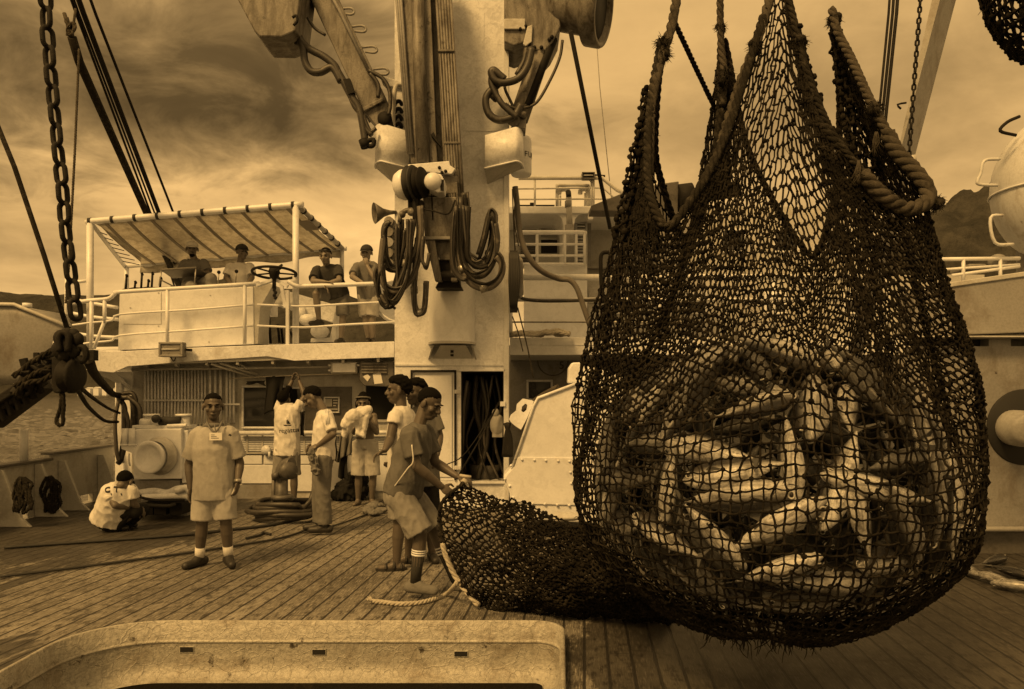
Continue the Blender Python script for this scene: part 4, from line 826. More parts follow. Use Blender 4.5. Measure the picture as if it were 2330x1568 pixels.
for k, (pts, r) in enumerate((([(1210, 110), (1200, 150), (1180, 178), (1150, 188), (1128, 184), (1118, 166), (1124, 160), (1136, 170), (1148, 180)], .055), ([(1119, 168), (1118, 190), (1128, 214), (1142, 236), (1156, 250), (1176, 266)], .045), ([(1142, 184), (1112, 212), (1105, 232), (1112, 258), (1130, 272), (1150, 272), (1172, 262), (1186, 238)], .055), ([(1198, 110), (1192, 140), (1176, 170)], .04), ([(1280, 92), (1274, 130), (1254, 178), (1222, 232), (1190, 246), (1164, 244), (1150, 236)], .022), ([(1148, 182), (1150, 205), (1166, 240), (1172, 270)], .022), ([(1126, 205), (1130, 226), (1118, 215)], .05))):
    mb = MB(); mb.tube(spl([P(x, y, YQ-.28+.04*k) for x, y in pts], 6), r, 10); part('hose', mb, RUBBER, tt)
tb = thing('winch_drum', 'dark hollow winch drum at the upper end of the ram boom', 'winch', P(1325, 60, 10.9))
mb = MB(); a = P(1278, 20, 11.2); axd = Vector((1, -.35, -.22)).normalized()
mb.lathe([(0, -.1), (.30, -.1), (.32, .0), (.36, .35), (.50, .42), (.52, .62), (.50, .66), (.44, .66), (.42, .5), (0, .45)], a, axd, 32); part('drum', mb, BOOM, tb)
mb = MB(); mb.lathe([(0, .0), (.41, .0), (.41, .08), (0, .08)], a+axd*.5, axd, 28); part('painted_drum_hollow', mb, INK, tb)  # black disc painting the dark inside of the open drum
# hose bundles on both sides of the mast foot
for k, (pts, r, mt_) in enumerate((
  ([(912, 500), (912, 560), (910, 600), (898, 610), (882, 602), (876, 570), (874, 530), (878, 512), (888, 508)], .058, RUBBER),
  ([(950, 480), (954, 520), (948, 560), (930, 598), (912, 612), (890, 606), (876, 580), (872, 550)], .052, RUBBER),
  ([(935, 500), (934, 540), (922, 600), (912, 640), (900, 676), (886, 688), (868, 680), (860, 650), (862, 620), (874, 590)], .04, RUBBER),
  ([(955, 470), (958, 530), (952, 590), (938, 630), (916, 656), (894, 664), (874, 648), (866, 610), (870, 560), (872, 544)], .05, RUBBERL),
  ([(941, 500), (936, 560), (930, 620), (916, 662), (900, 690), (884, 686), (872, 668)], .03, RUBBER),
  ([(953, 540), (946, 610), (942, 660), (944, 696), (954, 712), (964, 708), (968, 680), (970, 640)], .05, RUBBERL),
  ([(925, 520), (920, 560), (904, 620), (896, 650), (892, 678), (902, 690)], .028, RUBBER),
  ([(908, 512), (906, 580), (902, 640), (890, 670)], .026, RUBBER),
  ([(872, 600), (876, 640), (884, 676), (878, 690), (866, 672)], .03, RUBBERL),
  ([(966, 540), (962, 590), (970, 612), (978, 584)], .022, RUBBER),
  ([(1056, 440), (1062, 500), (1056, 560), (1062, 580), (1080, 598), (1098, 596), (1112, 580), (1120, 540), (1122, 500), (1118, 484), (1112, 496), (1102, 540), (1090, 580)], .058, RUBBER),
  ([(1048, 450), (1050, 540), (1050, 580), (1062, 612), (1084, 628), (1106, 620), (1122, 592), (1130, 550), (1126, 510)], .062, RUBBER),
  ([(1042, 470), (1042, 560), (1052, 612), (1072, 644), (1100, 656), (1124, 648), (1140, 626), (1142, 600), (1130, 584)], .06, RUBBERL),
  ([(1036, 480), (1030, 560), (1032, 610), (1048, 632), (1062, 634)], .05, RUBBER),
  ([(1060, 470), (1064, 540), (1066, 584), (1082, 604), (1104, 600)], .045, RUBBER))):
    side = 'seaward' if k < 10 else 'wheelhouse'
    for q in range(3 if k % 2 == 0 else 2):
        jx, jy = (0, 0) if q == 0 else (random.uniform(-9, 9), random.uniform(-12, 14))
        mb = MB(); mb.tube(spl([P(x+jx*(.4+.6*math.sin(i*1.7+q)), y+jy*(.3 if i < 2 else 1), 10.25-.07*(k % 5)-.05*q) for i, (x, y) in enumerate(pts)], 6), r*.80 if q == 0 else random.choice((.014, .018, .024)), 10)
        single('hydraulic_hose', mb, mt_ if q == 0 else (RUBBER if q == 1 else IRON), f'{"thick" if q == 0 else "thin"} looping hydraulic hose on the {side} side of the middle boom', 'hose', f'{"thick" if q == 0 else "thin"} hoses looping on the {side} side of the middle boom')
    if k in (0, 2, 5, 10, 12):
        for i in (2, len(pts)//2):
            x, y = pts[i]; x2, y2 = pts[i+1]; c = P(x, y, 10.25-.07*(k % 5)); d = (P(x2, y2, 10.25-.07*(k % 5))-c).normalized(); mb = MB(); mb.tube([c-d*.05, c+d*.05], r*.80+.012, 12)
            single('hose_coupling', mb, ALU, 'metal coupling sleeve on a looping hose by the middle boom', 'coupling', 'hose couplings by the middle boom')
for k in range(5):
    y = 508+k*24; mb = MB(); mb.tube([P(890, y, 10.9), P(906, y+14, 11.25)], .055, 10); mb.tube([P(884, y-5, 10.75), P(892, y+2, 10.95)], .07, 10)
    single('pipe_stub', mb, BOOM if k % 2 else GREYP, 'steel pipe stub on the mast side where hoses join', 'pipe', 'pipe stubs on the left mast side')
for k in range(5):
    y = 236+k*17; mb = MB(); mb.tube(spl([P(898, y+4, 11.25), P(902, y-4, 11.15), P(910, y-5, 11.15), P(914, y+2, 11.25)], 3), .03, 8)
    single('hose_clip', mb, IRON, 'dark bent clip on the mast edge beside the bent pipe', 'clip', 'clips on the mast edge')
mb = MB(); mb.prism([P(x, y, 11.25) for x, y in ((866, 182), (874, 173), (916, 186), (914, 200), (880, 196))], (0, .2, 0)); single('stub_arm', mb, STREAK, 'short grey arm sticking out from the mast above the box boom knuckle', 'arm', bevel=.015)
mb = MB(); mb.tube(spl([P(894, 292, 11.0), P(895, 240, 11.0), P(900, 198, 11.05), P(912, 196, 11.15)], 5), .035, 10); single('bent_pipe', mb, WALLG, 'pale bent pipe rising beside the knuckle of the box section boom', 'pipe')
# loudhailer horn
tt = thing('horn_speaker', 'small conical horn speaker on the mast above the pipe stubs', 'speaker', P(900, 490, 11.2))
mb = MB(); mb.lathe([(.02, 0), (.03, .1), (.06, .2), (.155, .34)], P(902, 483, 11.3), (-.8, -.35, -.12), 24); part('horn', mb, BOOM, tt, solid=.008)
# white cylinder bracket right foot of mast: hose reel and dark pads on the corner
mb = MB(); mb.pbox(1160, 570, 1178, 706, 11.1, 11.45)
for i in range(6): mb.tube(spl([P(1162+i*3, 575, 11.05), P(1160+i*4, 640, 11.0), P(1163+i*2, 700, 11.05)], 4), .025, 7)
single('rubber_fender', mb, INK, 'bundle of black rubber and hoses strapped to the mast edge', 'fender')
mb = MB(); mb.pprism([(1180, 580), (1190, 590), (1192, 665), (1184, 676), (1176, 672)], 11.15, .3); single('boxed_cover', mb, GREYP, 'narrow grey cover beside the black rubber bundle on the mast edge', 'cover', bevel=.02)
mb = MB(); mb.tube(spl([P(1172, 425, 11.6), P(1176, 460, 11.6), P(1183, 530, 11.6), P(1200, 580, 11.6), P(1230, 615, 11.7), P(1270, 634, 11.9), P(1295, 637, 11.9), P(1312, 655, 11.9), P(1325, 690, 11.9), P(1342, 740, 11.9)], 6), .045, 10)
single('trailing_hose', mb, RUBBERL, 'long pale hose curving from the mast edge down across the rails to the net', 'hose')
for k, pts in enumerate(([(1166, 430), (1168, 490), (1172, 570)], [(1174, 440), (1170, 500), (1180, 560)], [(1178, 700), (1200, 790), (1214, 860)], [(1166, 720), (1180, 760), (1190, 800)])):
    mb = MB(); mb.tube(spl([P(x, y, 11.5) for x, y in pts], 4), .010, 6); single('thin_line', mb, ROPEM, 'thin slack cord hanging by the mast edge near the wheelhouse', 'cord', 'cords by the mast edge')
# ================================================================ BRIDGE behind, right of mast
t = thing('bridge_house', 'white wheelhouse superstructure behind the mast and the net', 'wheelhouse', P(1300, 770, 16))
YH = 16.2
mb = MB(); mb.pbox(1120, 469, 1560, 486, YH-.6, YH+4); mb.pbox(1338, 486, 1350, 500, YH-.6, YH-.4); part('roof', mb, WHITE2, t, bevel=.02)
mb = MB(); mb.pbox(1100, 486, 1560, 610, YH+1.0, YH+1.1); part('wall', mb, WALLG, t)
mb = MB(); mb.pbox(1282, 486, 1306, 605, YH-.55, YH+.95)
for sx, x in ((-1, 1282), (1, 1306)):
    mb.prism([P(x, 486, YH-.55), P(x+sx*24, 486, YH-.55), P(x+sx*10, 490, YH-.55), P(x+sx*3, 498, YH-.55), P(x, 512, YH-.55)], (0, 1.4, 0))
part('pillar', mb, WHITE2, t)
mb = MB(); mb.pbox(1183, 502, 1221, 602, YH+.9, YH+.99)
part('louvred_panel', mb, GREYP, t)
mb = MB()
for i in range(9): mb.pbox(1185, 556+i*5, 1219, 558.5+i*5, YH+.85, YH+.895)
part('louvre', mb, DARKP, t)
mb = MB(); mb.pbox(1226, 488, 1276, 604, YH+.85, YH+.97); d = part('door', mb, WALLG, t, bevel=.01)
mb = MB(); mb.pbox(1231, 511, 1268, 540, YH+.83, YH+.848); part('upper_pane', mb, GREYP, d)
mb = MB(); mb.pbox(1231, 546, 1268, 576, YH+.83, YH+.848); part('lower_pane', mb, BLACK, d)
mb = MB(); mb.pbox(1193, 603, 1336, 772, 15.0, 15.8); part('front_casing', mb, WHITE2, t)
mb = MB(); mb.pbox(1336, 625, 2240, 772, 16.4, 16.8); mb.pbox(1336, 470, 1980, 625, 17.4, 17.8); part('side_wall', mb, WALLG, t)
for x in (1420, 1520, 1640, 1760, 1880): 
    window(x, 520, x+60, 575, 17.4, t)
for x in (1400, 1560, 1740, 1920, 2080): window(x, 665, x+50, 715, 16.4, t)
mb = MB(); mb.pbox(1310, 486, 1345, 604, YH+.3, YH+.34)
part('ladder_panel', mb, GREYP, t)
mb = MB()
for i in range(14): mb.tube([P(1311, 508+i*7, YH+.2), P(1334, 508+i*7, YH+.2)], .014, 6)
for x in (1311, 1334): mb.tube([P(x, 500, YH+.2), P(x, 604, YH+.2)], .025, 6)
part('ladder', mb, WHITE2, t)
mb = MB(); mb.pbox(1160, 768, 2160, 808, 13.0, 15.5); part('deck_band', mb, WHITE2, t, bevel=.01)
mb = MB(); mb.pbox(1160, 784, 2160, 785.5, 12.99, 13.0); part('weld_bead', mb, WHITE, t)
mb = MB(); mb.pbox(1158, 808, 2200, 1140, 15.2, 15.4); part('lower_wall', mb, GREYP, t)
window(1198, 864, 1258, 912, 15.2, t)
mb = MB(); text_into(mb, '5', .22, Matrix.Translation(P(1278, 832, 15.19)) @ Matrix.Rotation(math.pi/2, 4, 'X')); part('painted_number', mb, INK, t)
mb = MB(); mb.lathe([(0, -.02), (.3, -.02), (.32, 0)], P(1258, 820, 15.18), (0, -1, 0), 20); part('vent', mb, DARKP, t)
mb = MB(); mb.pbox(1338, 650, 1372, 760, 15.6, 15.9); mb.pbox(1340, 660, 1372, 690, 15.55, 15.6); part('side_locker', mb, WALLG, t, bevel=.01)
# exhaust stack
tt = thing('exhaust_stack', 'grey exhaust pipe with black curved outlet in front of the wheelhouse', 'exhaust pipe', P(1294, 603, 15.2))
mb = MB(); mb.tube([P(1296, 603, 15.3), P(1296, 512, 15.3)], .095, 20); part('lagging', mb, GREYP, tt)
mb = MB(); mb.tube([P(1296, 512, 15.3), P(1294, 450, 15.3)], .062, 18); part('pipe', mb, WALLG, tt)
mb = MB(); mb.tube(spl([P(1294, 466, 15.3), P(1294, 446, 15.3), P(1293, 437, 15.2)], 4), .056, 16); part('outlet', mb, INK, tt)
mb = MB(); mb.tube([P(1293, 458, 15.3), P(1293, 472, 15.3)], .072, 18); part('clamp', mb, GREYP, tt)
# rails of the bridge
tt = thing('guard_rail', 'white pipe guard rail round the wheelhouse front, below the exhaust pipe top', 'railing', P(1260, 603, 14.8))
for y, r in ((529, .045), (556, .026), (582, .026), (601, .03)):
    mb = MB(); mb.tube(spl([P(1172, y, 14.8), P(1290, y, 14.8), P(1325, y, 14.8), P(1331, y+1, 14.95), P(1331, y+2, 15.8)], 3), r, 8); part('rail', mb, WHITE2, tt)
for x in (1222, 1285, 1311, 1330):
    mb = MB(); mb.tube([P(x, 529, 14.8), P(x, 603, 14.8)], .03, 8); part('post', mb, WHITE2, tt)
tt = thing('guard_rail', 'thin guard rail on the wheelhouse roof against the sky', 'railing', P(1260, 469, 15.8))
for pts, r in (([(1180, 405), (1326, 405), (1370, 405), (1404, 432), (1500, 480)], .045), ([(1172, 430), (1320, 428), (1372, 428), (1420, 470)], .018), ([(1172, 454), (1320, 453), (1400, 453)], .018)):
    mb = MB(); mb.tube([P(x, y, 15.8) for x, y in pts], r, 8); part('rail', mb, WALLG, tt)
for x in (1217, 1351, 1346):
    mb = MB(); mb.tube([P(x, 407, 15.8), P(x, 469, 15.8)], .022, 8); part('post', mb, WALLG, tt)
tt = thing('vent_pipes', 'white inverted pipe frame with bent vents on the wheelhouse roof', 'pipe', P(1305, 469, 16))
for pts, r in (([(1268, 469), (1268, 424), (1274, 422), (1334, 422), (1339, 428), (1340, 469)], .035), ([(1272, 442), (1274, 434), (1284, 431), (1296, 434)], .05), ([(1320, 442), (1322, 432), (1334, 431), (1338, 440), (1339, 469)], .05), ([(1275, 445), (1275, 469)], .02), ([(1331, 440), (1331, 469)], .02)):
    mb = MB(); mb.tube(spl([P(x, y, 16.0) for x, y in pts], 3), r, 8); part('pipe', mb, WALLG, tt)
mb = MB(); mb.pbox(1183, 466, 1262, 469, 15.9, 16.3); mb.pbox(1206, 461, 1218, 466.2, 15.95, 16.1); single('roof_fitting', mb, IRON, 'flat dark fitting lying on the wheelhouse roof', 'fitting')
floodlight('small dark floodlight on the wheelhouse roof rail', 1324, 391, 1354, 407, 15.7, True)
# main rails between mast and net at upper deck
tt = thing('guard_rail', 'pair of white rails and wire between mast and net above the coiled rope', 'railing', P(1260, 770, 13.0))
for y, r, x1, mt_ in ((631, .055, 1380, WHITE2), (682, .035, 1376, WHITE2), (733, .014, 1345, ALU)):
    mb = MB(); mb.tube([P(1160, y, 12.9), P(x1+600, y, 12.9)], r, 8); part('rail', mb, mt_, tt)
mb = MB(); mb.tube(spl([P(1178, 674, 12.75), P(1200, 682, 12.75), P(1250, 685, 12.75), P(1340, 683, 12.75), P(1380, 682, 12.75)], 4), .03, 8); part('hose', mb, RUBBER, tt)
for x in (1162, 1500, 1760, 2020):
    mb = MB(); mb.tube([P(x, 631, 12.9), P(x, 768, 12.9)], .035, 8); part('post', mb, WHITE2, tt)
mb = MB(); rr = random.Random(5)
for q in range(7):
    pts = [P(1165+i*13+rr.uniform(-3, 3), 764-rr.uniform(0, 8)-(6 if 1240 < 1165+i*13 < 1290 else 0)*rr.random(), 12.85-.03*q) for i in range(11)]; mb.rope(spl(pts, 4), .035, n=5)
single('rope_heap', mb, ROPEL, 'pale thick rope laid along the upper deck edge below the wheelhouse rails', 'rope')
mb = MB(); mb.tube(spl([P(1372, 690, 12.7), P(1368, 640, 12.7), P(1367, 590, 12.7), P(1372, 576, 12.7), P(1386, 574, 12.7)], 5), .035, 8); single('grab_rail', mb, IRON, 'dark bent grab rail just beside the net bag', 'rail')
# dark deck crane on the bridge behind the net
tt = thing('deck_crane', 'dark deck crane with blocky head seen through the gap in the net rim', 'crane', P(1520, 510, 14.5))
mb = MB(); mb.prism([P(x, y, 14.5) for x, y in ((1345, 468), (1420, 438), (1490, 424), (1490, 470), (1420, 480), (1345, 480))], (0, .5, 0)); part('boom', mb, DARKP, tt, bevel=.01)
mb = MB(); mb.prism([P(x, y, 14.4) for x, y in ((1488, 420), (1545, 412), (1542, 512), (1490, 516))], (0, .6, 0)); part('head', mb, DARKP, tt, bevel=.02)
mb = MB(); mb.tube([P(1543, 452, 14.5), P(1575, 448, 14.5)], .27, 20); mb.tube([P(1575, 446, 14.5), P(1680, 430, 14.5)], .15, 14); part('cylinder', mb, IRON, tt)
mb = MB(); mb.prism([P(x, y, 14.4) for x, y in ((1495, 512), (1575, 500), (1560, 540), (1500, 560))], (0, .6, 0)); mb.pbox(1500, 540, 1550, 770, 14.5, 15.0); part('pedestal', mb, GREYP, tt, bevel=.01)
# ================================================================ winch guard plate left of the net
tt = thing('winch_guard', 'big pale riveted steel guard plate with a hooked lug, between mast and net', 'guard plate', P(1240, 1150, 9.3))
Yg = 9.3
mb = MB(); mb.pprism([(1347, 830), (1320, 871), (1222, 908), (1213, 926), (1166, 1062), (1145, 1084), (1150, 1104), (1172, 1148), (1178, 1180), (1400, 1195), (1420, 860)], Yg, .5); part('plate', mb, WHITE2, tt, bevel=.02)
mb = MB(); mb.pprism([(1176, 1040), (1300, 1042), (1400, 1046), (1400, 1152), (1162, 1146), (1158, 1110), (1148, 1088), (1170, 1062)], Yg-.02, .019); part('lower_plate', mb, WHITE2, tt, bevel=.006)
mb = MB(); mb.tube([P(x, y, Yg-.01) for x, y in ((1320, 870), (1224, 906), (1214, 924), (1168, 1060))], .02, 8); part('edge_bead', mb, WHITE, tt)
for x, y in ((1188, 1046), (1216, 1047), (1242, 1048), (1270, 1049), (1296, 1050), (1163, 1060), (1149, 1090), (1160, 1106), (1168, 1132), (1185, 1144), (1212, 1146), (1240, 1147), (1268, 1149), (1295, 1150), (1300, 1100), (1298, 1075), (1306, 920)):
    mb = MB(); mb.lathe([(0, .018), (.012, .016), (.02, 0)], P(x, y, Yg-.019), (0, -1, 0), 9); part('rivet', mb, WHITE, tt)
mb = MB(); mb.pprism([(1292, 872), (1294, 838), (1302, 825), (1330, 824), (1345, 840), (1345, 870)], Yg+.1, .2); part('top_lug', mb, WHITE2, tt, bevel=.02)
# hooked lug, ring shape with a hole
mb = MB(); lug = [(1215, 912), (1190, 907), (1176, 920), (1174, 936), (1160, 946), (1158, 956), (1170, 968), (1186, 978), (1200, 950)]; hl = [(1196, 918), (1188, 925), (1186, 935), (1191, 939), (1198, 933), (1200, 922)]
hc = Vector((sum(p[0] for p in hl)/6, sum(p[1] for p in hl)/6))
def resamp(poly, n):
    out = []
    for k in range(n):
        a = -math.pi+2*math.pi*k/n; d = Vector((math.cos(a), math.sin(a))); best = 3
        for i in range(len(poly)):
            p = Vector(poly[i])-hc; q = Vector(poly[(i+1) % len(poly)])-hc; e = q-p; den = d.x*e.y-d.y*e.x
            if abs(den) < 1e-9: continue
            tt_ = (p.x*e.y-p.y*e.x)/den; u_ = (p.x*d.y-p.y*d.x)/den
            if tt_ > 0 and -1e-6 <= u_ <= 1.000001: best = max(best, tt_) if poly is lug else tt_
        out.append(hc+d*best)
    return out
lo, li = resamp(lug, 40), resamp(hl, 40)
g_ = [[P(p.x, p.y, Yg+.12) for p in lo], [P(p.x, p.y, Yg+.12) for p in li], [P(p.x, p.y, Yg+.12)+Vector((0, .1, 0)) for p in li], [P(p.x, p.y, Yg+.12)+Vector((0, .1, 0)) for p in lo], [P(p.x, p.y, Yg+.12) for p in lo]]
mb.sheet(g_, smooth=False, close=True); part('hook_lug', mb, WHITE2, tt)
for k in range(5):
    mb = MB(); mb.tube(spl([P(1158-k*2, 962, 9.5), P(1150+k*3, 1000, 9.5), P(1146+k*4, 1040, 9.5)], 4), .03, 7); single('dark_strap', mb, IRON, 'dark strap or chain hanging below the hooked lug of the guard plate', 'strap', 'straps below the hooked lug')
mb = MB(); mb.tube(spl([P(1270, 880, 9.9), P(1225, 905, 10.1), P(1190, 935, 10.3)], 3), .035, 8); single('stay_rod', mb, ROPEM, 'dark rod slanting behind the top of the guard plate', 'rod')
mb = MB(); mb.ell(P(1290, 1175, 8.9), (.22, .15, .05)); mb.ell(P(1268, 1180, 8.85), (.12, .12, .04)); single('rag', mb, WALLG, 'pale rag at the foot of the guard plate beside the net', 'rag')
# ================================================================ starboard side: wall, rails, life raft
tt = thing('ship_wall', 'grey painted ship wall with a round recess painted black, behind the net bag', 'wall', P(2240, 1260, 8.1))
Yr = 8.0
mb = MB(); mb.prism([P(x, y, Yr) for x, y in ((2080, 660), (2172, 646), (2296, 628), (2500, 600), (2500, 750), (2080, 766))], (0, .35, 0)); part('upper_plating', mb, GREYP, tt, bevel=.01)
mb = MB(); mb.prism([P(x, y, Yr-.02) for x, y in ((2080, 655), (2172, 641), (2296, 623), (2500, 594), (2500, 606), (2296, 634), (2172, 652), (2080, 666))], (0, .5, 0)); part('capping', mb, WALLG, tt, bevel=.008)
mb = MB(); mb.pbox(2080, 764, 2600, 768, Yr-.12, Yr+.3); part('ledge', mb, WALLG, tt, bevel=.01)
mb = MB(); mb.pbox(2080, 768, 2600, 792, Yr+.25, Yr+.3); part('painted_shadow_strip', mb, DARKP, tt)  # dark strip with the shadow under the ledge put into its paint
mb = MB(); mb.pbox(2080, 788, 2600, 1210, Yr+.05, Yr+.25); mb.pbox(2250, 770, 2300, 788, Yr+.05, Yr+.2); part('lower_plating', mb, GREYP, tt)
mb = MB(); mb.pbox(2080, 1203, 2600, 1262, Yr+.12, Yr+.3); part('plinth', mb, DARKP, tt)
mb = MB(); mb.tube([P(2080, 1204, Yr), P(2600, 1204, Yr)], .03, 8); part('foot_pipe', mb, GREYP, tt)
mb = MB(); mb.lathe([(0, .01), (.40, .01), (.41, .0), (.41, -.03)], P(2332, 972, Yr+.04), (0, -1, 0), 40); part('painted_recess_dark', mb, INK, tt)  # black disc on the plating, paints the darkness of the recess
mb = MB(); mb.lathe([(0, .42), (.12, .42), (.16, .38), (.165, .30), (.19, .28), (.19, 0)], P(2304, 973, Yr+.05), (-.25, -1, 0), 28); part('roller', mb, WALLG, tt)
tt = thing('guard_rail', 'white rail on top of the grey ship wall', 'railing', P(2230, 625, 8.4))
for pts, r in (([(2140, 590), (2320, 588)], .022), ([(2150, 613), (2320, 602)], .014), ([(2165, 627), (2320, 606)], .018)):
    mb = MB(); mb.tube([P(x, y, 8.4) for x, y in pts], r, 8); part('rail', mb, WHITE2, tt)
for x in (2192, 2276):
    mb = MB(); mb.tube([P(x, 590, 8.4), P(x, 640, 8.4)], .02, 8); part('post', mb, WHITE2, tt)
mb = MB(); mb.ell(P(2270, 596, 8.5), (.1, .1, .09)); single('deck_fitting', mb, GREYP, 'round grey fitting on top of the ship wall', 'fitting')
mb = MB(); mb.pbox(2205, 600, 2246, 614, 8.9, 9.3); single('deck_locker', mb, GREYP, 'low grey box behind the rail on top of the ship wall', 'locker', bevel=.02)
tt = thing('life_raft', 'white rounded raft capsule with bent handles, above the ship wall', 'life raft', P(2390, 600, 8.3))
mb = MB(); c = P(2428, 425, 8.5); mb.ell(c, (.75, .75, .87), nu=36, nv=24); part('shell', mb, STREAK, tt)
mb = MB(); mb.tube([c+Vector((.757*math.cos(a), .757*math.sin(a), -.05)) for a in np.linspace(0, 2*math.pi, 49)], .012, 6, cap=False); part('seam_band', mb, WHITE2, tt)
for dx in (-.3, .3):
    mb = MB(); o_ = [Vector((dx-.04, y, -math.sqrt(max(0, 1-(y/.75)**2-.2))*.87)) for y in np.linspace(-.36, .36, 9)]; mb.prism([c+Vector((dx-.04, -.36, -1.02)), *[c+v for v in o_], c+Vector((dx-.04, .36, -1.02))], (.08, 0, 0)); part('cradle', mb, GREYP, tt)
mb = MB(); mb.box((c.x-.5, c.y-.42, c.z-1.07), (c.x+.8, c.y+1.2, c.z-1.022)); part('cradle_shelf', mb, WALLG, tt, bevel=.01)
for pts in ([(2275, 362), (2240, 366), (2231, 396), (2224, 412), (2230, 420), (2270, 422)], [(2320, 265), (2292, 278), (2276, 298), (2312, 308)], [(2282, 490), (2254, 496), (2264, 552), (2306, 556)]):
    mb = MB(); mb.tube(spl([P(x, y, 8.3) for x, y in pts], 4), .018, 8); part('handle', mb, IRON if pts[0][0] > 2290 else STREAK, tt)
# steel beam and lines, upper right
tt = thing('davit_beam', 'tall leaning steel box beam behind the slender chain, one face pale, one dark', 'beam', P(2065, 360, 9))
a, b = P(2150, -160, 9.0), P(2060, 470, 9.0)
mb = MB(); Yd = 9.0
qt = [(2269, -660), (2311, -660), (2349, -660)]; qb = [(1927, 860), (1914, 860), (1949, 860)]
fr_ = lambda q: [P(*q[0], Yd+.12), P(*q[1], Yd), P(*q[2], Yd+.42), P(q[1][0]+9, q[1][1], Yd+.55)]
T, B = fr_(qt), fr_(qb)
mb.add(T+B, [(0, 1, 5, 4), (1, 2, 6, 5), (2, 3, 7, 6), (3, 0, 4, 7), (0, 3, 2, 1), (4, 5, 6, 7)]); part('beam', mb, GREYP, tt)
mb = MB(); mb.tube(spl([P(2062, 234, 9.0), P(2042, 238, 9.0), P(2050, 248, 9.0)], 2), .012, 6); part('hook', mb, IRON, tt)
mb = MB(); mb.tube([P(2074, 355, 8.95), P(2076, 372, 8.95)], .05, 10); part('foot_pin', mb, WALLG, tt)
def wire(label, pts, r, m=IRON, g_=None, name='rigging_wire'):
    mb = MB(); mb.tube([P(*p) for p in pts], r, 8); return single(name, mb, m, label, 'wire', g_)
for x0, x1, r in ((2022, 1996, .012), (2031, 2004, .014), (2040, 2012, .016)): wire('one of three dark parallel wires between the net and the slender chain', [(x0+6, -60, 7), (x0, 31, 7), (x1, 300, 7), (x1-14, 440, 7)], r, IRON, 'parallel wires beside the slender chain')
wire('taut dark wire from the winch drum down to the wheelhouse', [(1298, 70, 10.8), (1388, 520, 13)], .035)
wire('hair thin antenna wire against the sky between mast and net', [(1355, 60, 18), (1365, 200, 18), (1392, 460, 18)], .010, GREYP)
wire('thin whip antenna rising behind the net peak', [(1458, 215, 20), (1455, 480, 20)], .014, GREYP)
# ================================================================ CHAIN, BLOCK AND RIGGING at left
def G(x, y, z=0.0):                                  # point of the deck seen at this place
    Y = F*(EYE-z)/(y-HY); return P(x, y, Y)
def link_mesh(L, W, r):                              # stadium shaped link lying in local xz
    pts = []; a = W/2-r; b = L/2-W/2
    for k in range(9): t = math.pi*k/8; pts.append((a*math.cos(t), 0, b+a*math.sin(t)))
    for k in range(9): t = math.pi+math.pi*k/8; pts.append((a*math.cos(t), 0, -b+a*math.sin(t)))
    pts.append(pts[0]); mb = MB(); mb.tube(pts, r, 8, cap=False); return mb.mesh('link')
def chain(label, pts, L, W, r, m, twist=.0):
    pts = spl(pts, 8); Ls = [0]
    for a, b in zip(pts, pts[1:]): Ls.append(Ls[-1]+(b-a).length)
    pitch = L-2*r*1.02; n = int(Ls[-1]/pitch); t = thing('chain', label, 'chain', pts[-1]); me = link_mesh(L, W, r); me.materials.append(m)
    for i in range(n):
        s = (i+.5)*pitch; j = next(k for k in range(len(Ls)-1) if Ls[k+1] >= s); k = (s-Ls[j])/(Ls[j+1]-Ls[j]); p = pts[j].lerp(pts[j+1], k); d = (pts[j+1]-pts[j]).normalized()
        q = d.to_track_quat('Z', 'X').to_matrix().to_4x4()
        o = bpy.data.objects.new('link', me); COL.objects.link(o); o.parent = t
        o.matrix_local = Matrix.Translation(p-pts[-1]) @ q @ Matrix.Rotation((i % 2)*math.pi/2+twist+random.uniform(-.2, .2), 4, 'Z')
    return t
Yh = 4.6
chain('heavy black hanging chain of long links above the pulley block', [P(x, y, Yh) for x, y in ((102, -70), (105, 33), (110, 100), (117, 183), (125, 267), (133, 350), (142, 427), (149, 520), (160, 610), (167, 670), (173, 722), (177, 770))], .152, .094, .0155, IRON, .35)
chain('slender dark chain hanging in front of the leaning steel beam', [P(x, y, 6.0) for x, y in ((2097, -60), (2092, 31), (2080, 190), (2067, 372))], .062, .040, .0085, IRON, .3)
t = thing('pulley_block', 'big black pulley block and shackles hanging under the heavy chain', 'pulley block', P(145, 895, 5.2))
Yk = 5.1
mb = MB(); mb.pprism([(116, 815), (126, 806), (142, 812), (143, 888), (134, 896), (120, 894), (116, 880)], Yk, .07); mb.pprism([(147, 815), (160, 808), (170, 822), (171, 870), (164, 894), (152, 896), (147, 888)], Yk, .07); part('cheek', mb, IRON, t, bevel=.012)
mb = MB(); mb.lathe([(0, 0), (.10, 0), (.115, .02), (.08, .05), (.115, .08), (.10, .1), (0, .1)], P(145, 855, Yk+.02), (1, -.1, 0), 20); mb.lathe([(0, -.02), (.03, -.02), (.03, .0)], P(130, 850, Yk), (0, -1, 0), 10); mb.lathe([(0, -.02), (.03, -.02), (.03, .0)], P(160, 852, Yk), (0, -1, 0), 10); part('sheave', mb, IRON, t)
mb = MB()
for x, y, r in ((140, 770, .055), (150, 785, .06), (138, 795, .06), (160, 790, .05), (168, 800, .045), (146, 806, .05), (176, 772, .045), (168, 762, .04), (154, 760, .04)): mb.ell(P(x, y, Yk), (r, r*.8, r*1.1), nu=10, nv=7)
mb.tube(spl([P(136, 800, Yk-.05), P(134, 770, Yk-.05), P(144, 756, Yk-.05), P(156, 766, Yk-.05), P(154, 800, Yk-.05)], 5), .022, 8); part('shackle', mb, IRON, t)
